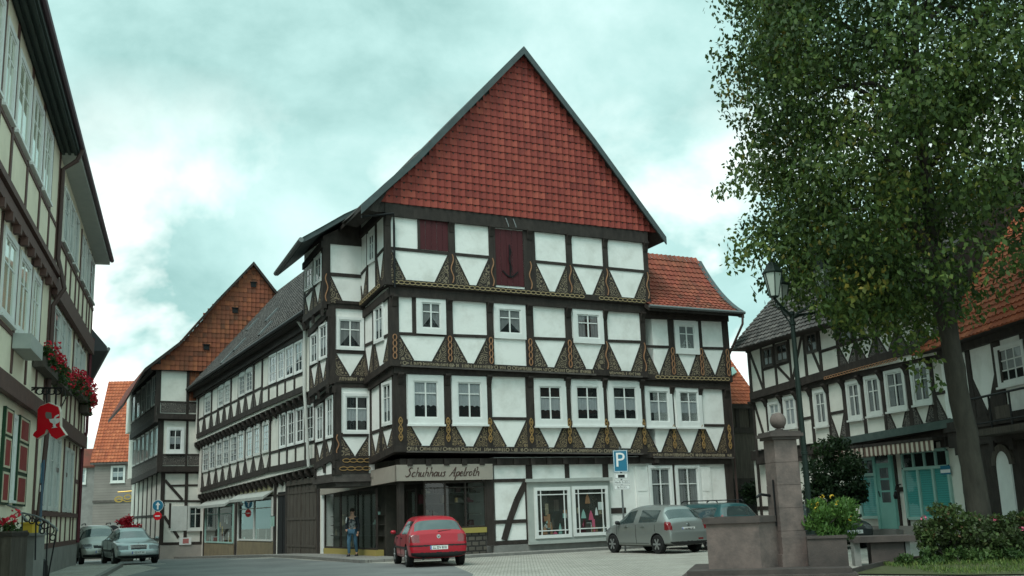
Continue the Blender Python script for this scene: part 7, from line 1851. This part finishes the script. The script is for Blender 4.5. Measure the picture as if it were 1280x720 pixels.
for i,(x,y,Y,a,b,c_,lab,v0) in enumerate(rb):
    p=at(x,y,Y); o=bush('rose_bush',lab,'bush',(p.x,p.y,0),p.x,p.y,max(p.z-.14,.5),a*.98,b,max(.45,p.z-.16),30,150,.095,'leaf_rose','rose bushes under the tree',('rosepink',2 if i==0 else 1,.07,'bloom'),-.1,v0,2.3,.6,8,.26)
p=at(1043,600,37.2); bush('wall_shrub','dark bushy shrub climbing the wall beside the turquoise shop','shrub',(p.x,p.y,0),p.x,p.y,1.75,.92,.6,1.75,60,170,.13,'leaf_dark',None,None,.2,.4,2.6,.6,8,.4)
p=at(1205,688,24.1); bush('ground_plants','low leafy plants spilling over the grass edge under the rose bushes','plant',(p.x,p.y,0),p.x,p.y,.12,1.5,.3,.16,34,90,.10,'leaf_bush',None,None,-.3,.5,2.5,.5,3,.16)
p=at(945,608,46.2); bush('dark_shrub','dark shrub against the lean-to doors','shrub',(p.x,p.y,0),p.x,p.y,1.9,.7,.4,.5,18,120,.12,'leaf_dark',None,None,.2,.4,2.3,.5,4,.3)
# geraniums
for fo_,f,u0,u1,z in FLOWERS:
    n=max(5,int((u1-u0)/.16)); C=[];r_=[];v_=[]
    for i in range(n*2):
        u=random.uniform(u0,u1); q=f.P(u,z+random.uniform(-.22,.22),random.uniform(-.1,.22)); C.append(np.array(q)); r_.append(.15); v_.append(random.uniform(.2,.7))
    P,v=clump_points(np.array(C),np.array(r_),34,np.array(v_),.15); leaf_mesh('foliage','leaf_bush',P,.085,v,fo_,ORG[fo_],.1,.9)
    for i in range(min(60,n*4)):
        u=random.uniform(u0,u1); p=np.array(f.P(u,z+random.choice((.22,.32,.12,-.1))+random.uniform(-.08,.14),random.uniform(.05,.34))); mb=MB(); s=random.uniform(.07,.12)
        for k in range(12):
            d=RNG.normal(size=3); d/=np.linalg.norm(d); e=np.cross(d,RNG.normal(size=3)); e/=np.linalg.norm(e); a=p+d*s*.6
            mb.face([a,a+e*s*.55+d*s*.2,a+d*s*.6,a-e*s*.55+d*s*.2],0,None,random.uniform(.05,.95))
        mb.build('flower_head','geranium',fo_)
# red flowers in tubs past the pale cars
p=at(158,654,60); bush('red_flower_tub','mass of red flowers in a tub behind the pale cars','flower tub',(p.x,p.y,-.8),p.x,p.y,p.z-.1,.75,.5,.5,16,70,.12,'geranium',None,None,0,.5,2.2,.8,2,.25)
mb=MB(); mb.lathe((p.x,p.y,-.9),[(.4,0),(.55,1.6),(.5,1.6)],14); mb.build('tub','timber_board',bpy.data.objects['red_flower_tub'])
# grass
gpoly=[ground(1068,722),ground(1100,708),ground(1146,700),ground(1300,691),ground(1420,700),ground(1500,730),ground(1180,745),ground(1068,735)]
# ================================================================ ground
def along(x,y): return (x-C0.x)*dW[0]+(y-C0.y)*dW[1]
def gz(x,y): return -.024*max(0.,min(60,along(x,y)-9.))
def sheet(name,poly,dz,m,step=3.,kind='structure'):
    """flat sheet cut into strips so that it can follow the falling street"""
    bm=bmesh.new(); vs=[bm.verts.new((p[0],p[1],0)) for p in poly]; bm.faces.new(vs)
    xs=[p[0] for p in poly]; ys=[p[1] for p in poly]
    for n,lo,hi,st in (((1,0,0),min(xs),max(xs),step),((0,1,0),min(ys),max(ys),step)):
        v=lo+st
        while v<hi:
            bmesh.ops.bisect_plane(bm,geom=bm.verts[:]+bm.edges[:]+bm.faces[:],plane_co=(v*n[0],v*n[1],0),plane_no=n); v+=st
    for v in bm.verts: v.co.z=gz(v.co.x,v.co.y)+dz
    me=bpy.data.meshes.new(name); bm.to_mesh(me); bm.free(); me.materials.append(M[m])
    if me.polygons and me.polygons[0].normal.z<0: me.flip_normals()
    o=bpy.data.objects.new(name,me); COL.objects.link(o); o['kind']=kind; return o
sheet('ground',[(-260,-60),(260,-60),(260,420),(-260,420)],0,'cobble',8.)
# asphalt carriageway that sweeps in from the left and runs down the street
g_=lambda x,y:tuple(ground(x,y)[:2])
rl=[g_(150,712)]; 
road=[(-9.2,8.),(-10.8,24.),g_(133,716),g_(196,701)]
p=W0.P(14,0,7.2); q=W0.P(60,0,7.5); q2=W0.P(60,0,1.9); p2=W0.P(12,0,1.9); p3=W0.P(4,0,2.0); p4=W0.P(-1.,0,1.6)
road=[(-8.6,4.),(-10.2,20.),(-11.6,31.),(-12.6,38.),p[:2],q[:2],q2[:2],p2[:2],p3[:2],p4[:2],(-2.2,33.),(-1.2,27.),(-1.,4.)]
sheet('road',road,.004,'asphalt',3.)
# raised pavement along the row and the shop, with its kerb
def strip(name,A_,B_,h,m,z0=-.02):
    mb=MB(); 
    for (a,b),(c,d) in zip(zip(A_,B_),zip(A_[1:],B_[1:])):
        zz=[gz(*q)for q in (a,b,c,d)]
        mb.hull2([(a[0],a[1],zz[0]+h),(b[0],b[1],zz[1]+h),(d[0],d[1],zz[3]+h),(c[0],c[1],zz[2]+h)],[(a[0],a[1],zz[0]+z0),(b[0],b[1],zz[1]+z0),(d[0],d[1],zz[3]+z0),(c[0],c[1],zz[2]+z0)])
    o=mb.build(name,m); o['kind']='structure'; return o
us=[-.8,3,7,12,18,24,31]
strip('pavement',[W0.P(u,0,-.2)[:2] for u in us],[W0.P(u,0,1.55)[:2] for u in us],.09,'paving')
strip('kerb',[W0.P(u,0,1.552)[:2] for u in us],[W0.P(u,0,1.72)[:2] for u in us],.105,'kerb')
ua=[-.6,4,8,12,15.5]
strip('pavement_square',[A0.P(u,0,.08)[:2] for u in ua],[A0.P(u,0,1.25)[:2] for u in ua],.075,'paving')
strip('kerb_square',[A0.P(u,0,1.252)[:2] for u in ua],[A0.P(u,0,1.40)[:2] for u in ua],.085,'kerb')
uL=[-26,-18,-12,-6,-1.5]
strip('pavement_left',[L0.P(u,0,.0)[:2] for u in uL],[L0.P(u,0,1.7)[:2] for u in uL],.10,'cobble')
strip('kerb_left',[L0.P(u,0,1.702)[:2] for u in uL],[L0.P(u,0,1.86)[:2] for u in uL],.115,'kerb')
# grass bed under the tree
bed=[g_(1066,719),g_(1105,708.5),g_(1146,702),g_(1290,692),(16.5,27.),(19,22),(14,18.5),(8.3,20.6)]
sheet('grass_bed',bed,.03,'soil',2.)
eb=[bed[0],bed[1],bed[2],bed[3]]
ein=[(x+.02,y+.16) for x,y in eb]
strip('bed_edging',eb,ein,.12,'stone_dark')
n=26000; xs=RNG.uniform(8,19,n*3); ys=RNG.uniform(18.5,27,n*3)
P=np.array([(x,y,.03) for x,y in zip(xs,ys) if pip((x,y),bed)][:n])
dens=np.array([(math.sin(x*1.9)+math.sin(y*2.3+x)+RNG.uniform(-1,1.4))>-.6 for x,y,_ in P]); P=P[dens]
go=leaf_mesh('grass','grassm',P,.085,RNG.uniform(0,1,len(P)),None,(0,0,0),-1.6,.16,.5); go['kind']='stuff'; go['label']='short patchy grass in the bed under the tree'; go['category']='grass'
# ================================================================ camera, sky, light
cd=bpy.data.cameras.new('camera'); cam=bpy.data.objects.new('camera',cd); COL.objects.link(cam)
cd.sensor_fit='HORIZONTAL'; cd.sensor_width=36; cd.lens=F/1280*36; cd.clip_start=.1; cd.clip_end=3000
fw=Vector((0,cp,sp)); U=Vector((0,-sp,cp)); X=Vector((1,0,0))
rx=X*cr-U*sr; up=X*sr+U*cr
m=Matrix((rx,up,-fw)).transposed().to_4x4(); m.translation=Vector((0,0,EYE)); cam.matrix_world=m
scene.camera=cam
SUN_EL,SUN_AZ=math.radians(57),math.radians(206)   # azimuth clockwise from +Y
wd=bpy.data.worlds.new('World'); scene.world=wd; wd.use_nodes=True; nt=wd.node_tree; N=nt.nodes; Lk=nt.links
bg=N['Background']; bg.inputs['Strength'].default_value=.10
sk=N.new('ShaderNodeTexSky'); sk.sky_type='NISHITA'; sk.sun_disc=False; sk.sun_elevation=SUN_EL; sk.sun_rotation=SUN_AZ
tc=N.new('ShaderNodeTexCoord'); sx=N.new('ShaderNodeSeparateXYZ'); Lk.new(tc.outputs['Generated'],sx.inputs[0])
def math_(op,a,b=None):
    n=N.new('ShaderNodeMath'); n.operation=op
    for i,v in enumerate((a,b)):
        if v is None: continue
        if isinstance(v,(int,float)): n.inputs[i].default_value=v
        else: Lk.new(v,n.inputs[i])
    return n.outputs[0]
cv=N.new('ShaderNodeCombineXYZ'); Lk.new(sx.outputs['X'],cv.inputs[0]); Lk.new(sx.outputs['Y'],cv.inputs[1]); Lk.new(math_('MULTIPLY',math_('ABSOLUTE',sx.outputs['Z']),1.35),cv.inputs[2])
def noise(scale,det,off,rough=.55,dist=.2):
    mp=N.new('ShaderNodeMapping'); mp.inputs['Location'].default_value=off; mp.inputs['Scale'].default_value=(scale,scale,scale); Lk.new(cv.outputs[0],mp.inputs['Vector'])
    n=N.new('ShaderNodeTexNoise'); n.inputs['Scale'].default_value=1.; n.inputs['Detail'].default_value=det; n.inputs['Roughness'].default_value=rough; n.inputs['Distortion'].default_value=dist
    Lk.new(mp.outputs[0],n.inputs['Vector']); return n.outputs['Fac']
n1=noise(4.6,7,(3.1,1.7,0),.58)
r1=N.new('ShaderNodeValToRGB'); e=r1.color_ramp.elements; e[0].position=.32; e[1].position=.70
e[0].color=(2.7,4.7,4.4,1); e[1].color=(6.0,8.1,7.8,1)
r1.color_ramp.elements.new(.5).color=(4.15,6.45,6.1,1)
Lk.new(n1,r1.inputs['Fac'])
n2=noise(3.7,6,(11.,.5,2.2),.55,.3)
r2=N.new('ShaderNodeValToRGB'); r2.color_ramp.elements[0].position=.50; r2.color_ramp.elements[1].position=.63
Lk.new(n2,r2.inputs['Fac'])
# breaks of bright cloud, mostly low over the town
lowm=N.new('ShaderNodeMapRange'); Lk.new(sx.outputs['Z'],lowm.inputs['Value']); lowm.inputs['From Min'].default_value=.40; lowm.inputs['From Max'].default_value=.22
mx=N.new('ShaderNodeMix'); mx.data_type='RGBA'; Lk.new(math_('MULTIPLY',r2.outputs['Color'],lowm.outputs[0]),mx.inputs['Factor'])
Lk.new(r1.outputs['Color'],mx.inputs['A']); mx.inputs['B'].default_value=(12.,12.,11.4,1)
# thicker brightness round the hidden sun
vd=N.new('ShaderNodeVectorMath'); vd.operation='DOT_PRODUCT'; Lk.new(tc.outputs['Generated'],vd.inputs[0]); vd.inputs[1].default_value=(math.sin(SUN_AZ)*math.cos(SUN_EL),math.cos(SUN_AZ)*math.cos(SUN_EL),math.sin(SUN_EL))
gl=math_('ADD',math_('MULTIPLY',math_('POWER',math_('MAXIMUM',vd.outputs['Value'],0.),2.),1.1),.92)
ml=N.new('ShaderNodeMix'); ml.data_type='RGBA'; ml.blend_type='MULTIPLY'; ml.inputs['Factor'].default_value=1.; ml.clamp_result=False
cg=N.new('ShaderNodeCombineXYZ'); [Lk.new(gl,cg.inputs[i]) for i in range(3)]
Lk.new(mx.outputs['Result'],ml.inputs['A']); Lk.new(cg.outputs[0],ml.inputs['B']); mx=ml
mm=N.new('ShaderNodeMix'); mm.data_type='RGBA'; mm.inputs['Factor'].default_value=.93
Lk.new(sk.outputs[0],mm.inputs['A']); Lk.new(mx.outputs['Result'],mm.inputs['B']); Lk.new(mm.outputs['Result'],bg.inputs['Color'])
sl=bpy.data.lights.new('sun','SUN'); sl.energy=1.5; sl.angle=math.radians(25); sl.color=(1.,.97,.92)
so=bpy.data.objects.new('sun',sl); COL.objects.link(so)
sd=Vector((math.sin(SUN_AZ)*math.cos(SUN_EL),math.cos(SUN_AZ)*math.cos(SUN_EL),math.sin(SUN_EL)))
so.rotation_euler=sd.to_track_quat('Z','Y').to_euler(); so.location=(0,0,60)
vs=scene.view_settings; vs.view_transform='Standard'; vs.look='None'; vs.exposure=.62; vs.gamma=1; vs.use_curve_mapping=False
scene.cycles.max_bounces=5; scene.cycles.diffuse_bounces=3; scene.cycles.glossy_bounces=3; scene.cycles.transparent_max_bounces=8; scene.cycles.transmission_bounces=2
scene.cycles.use_denoising=True
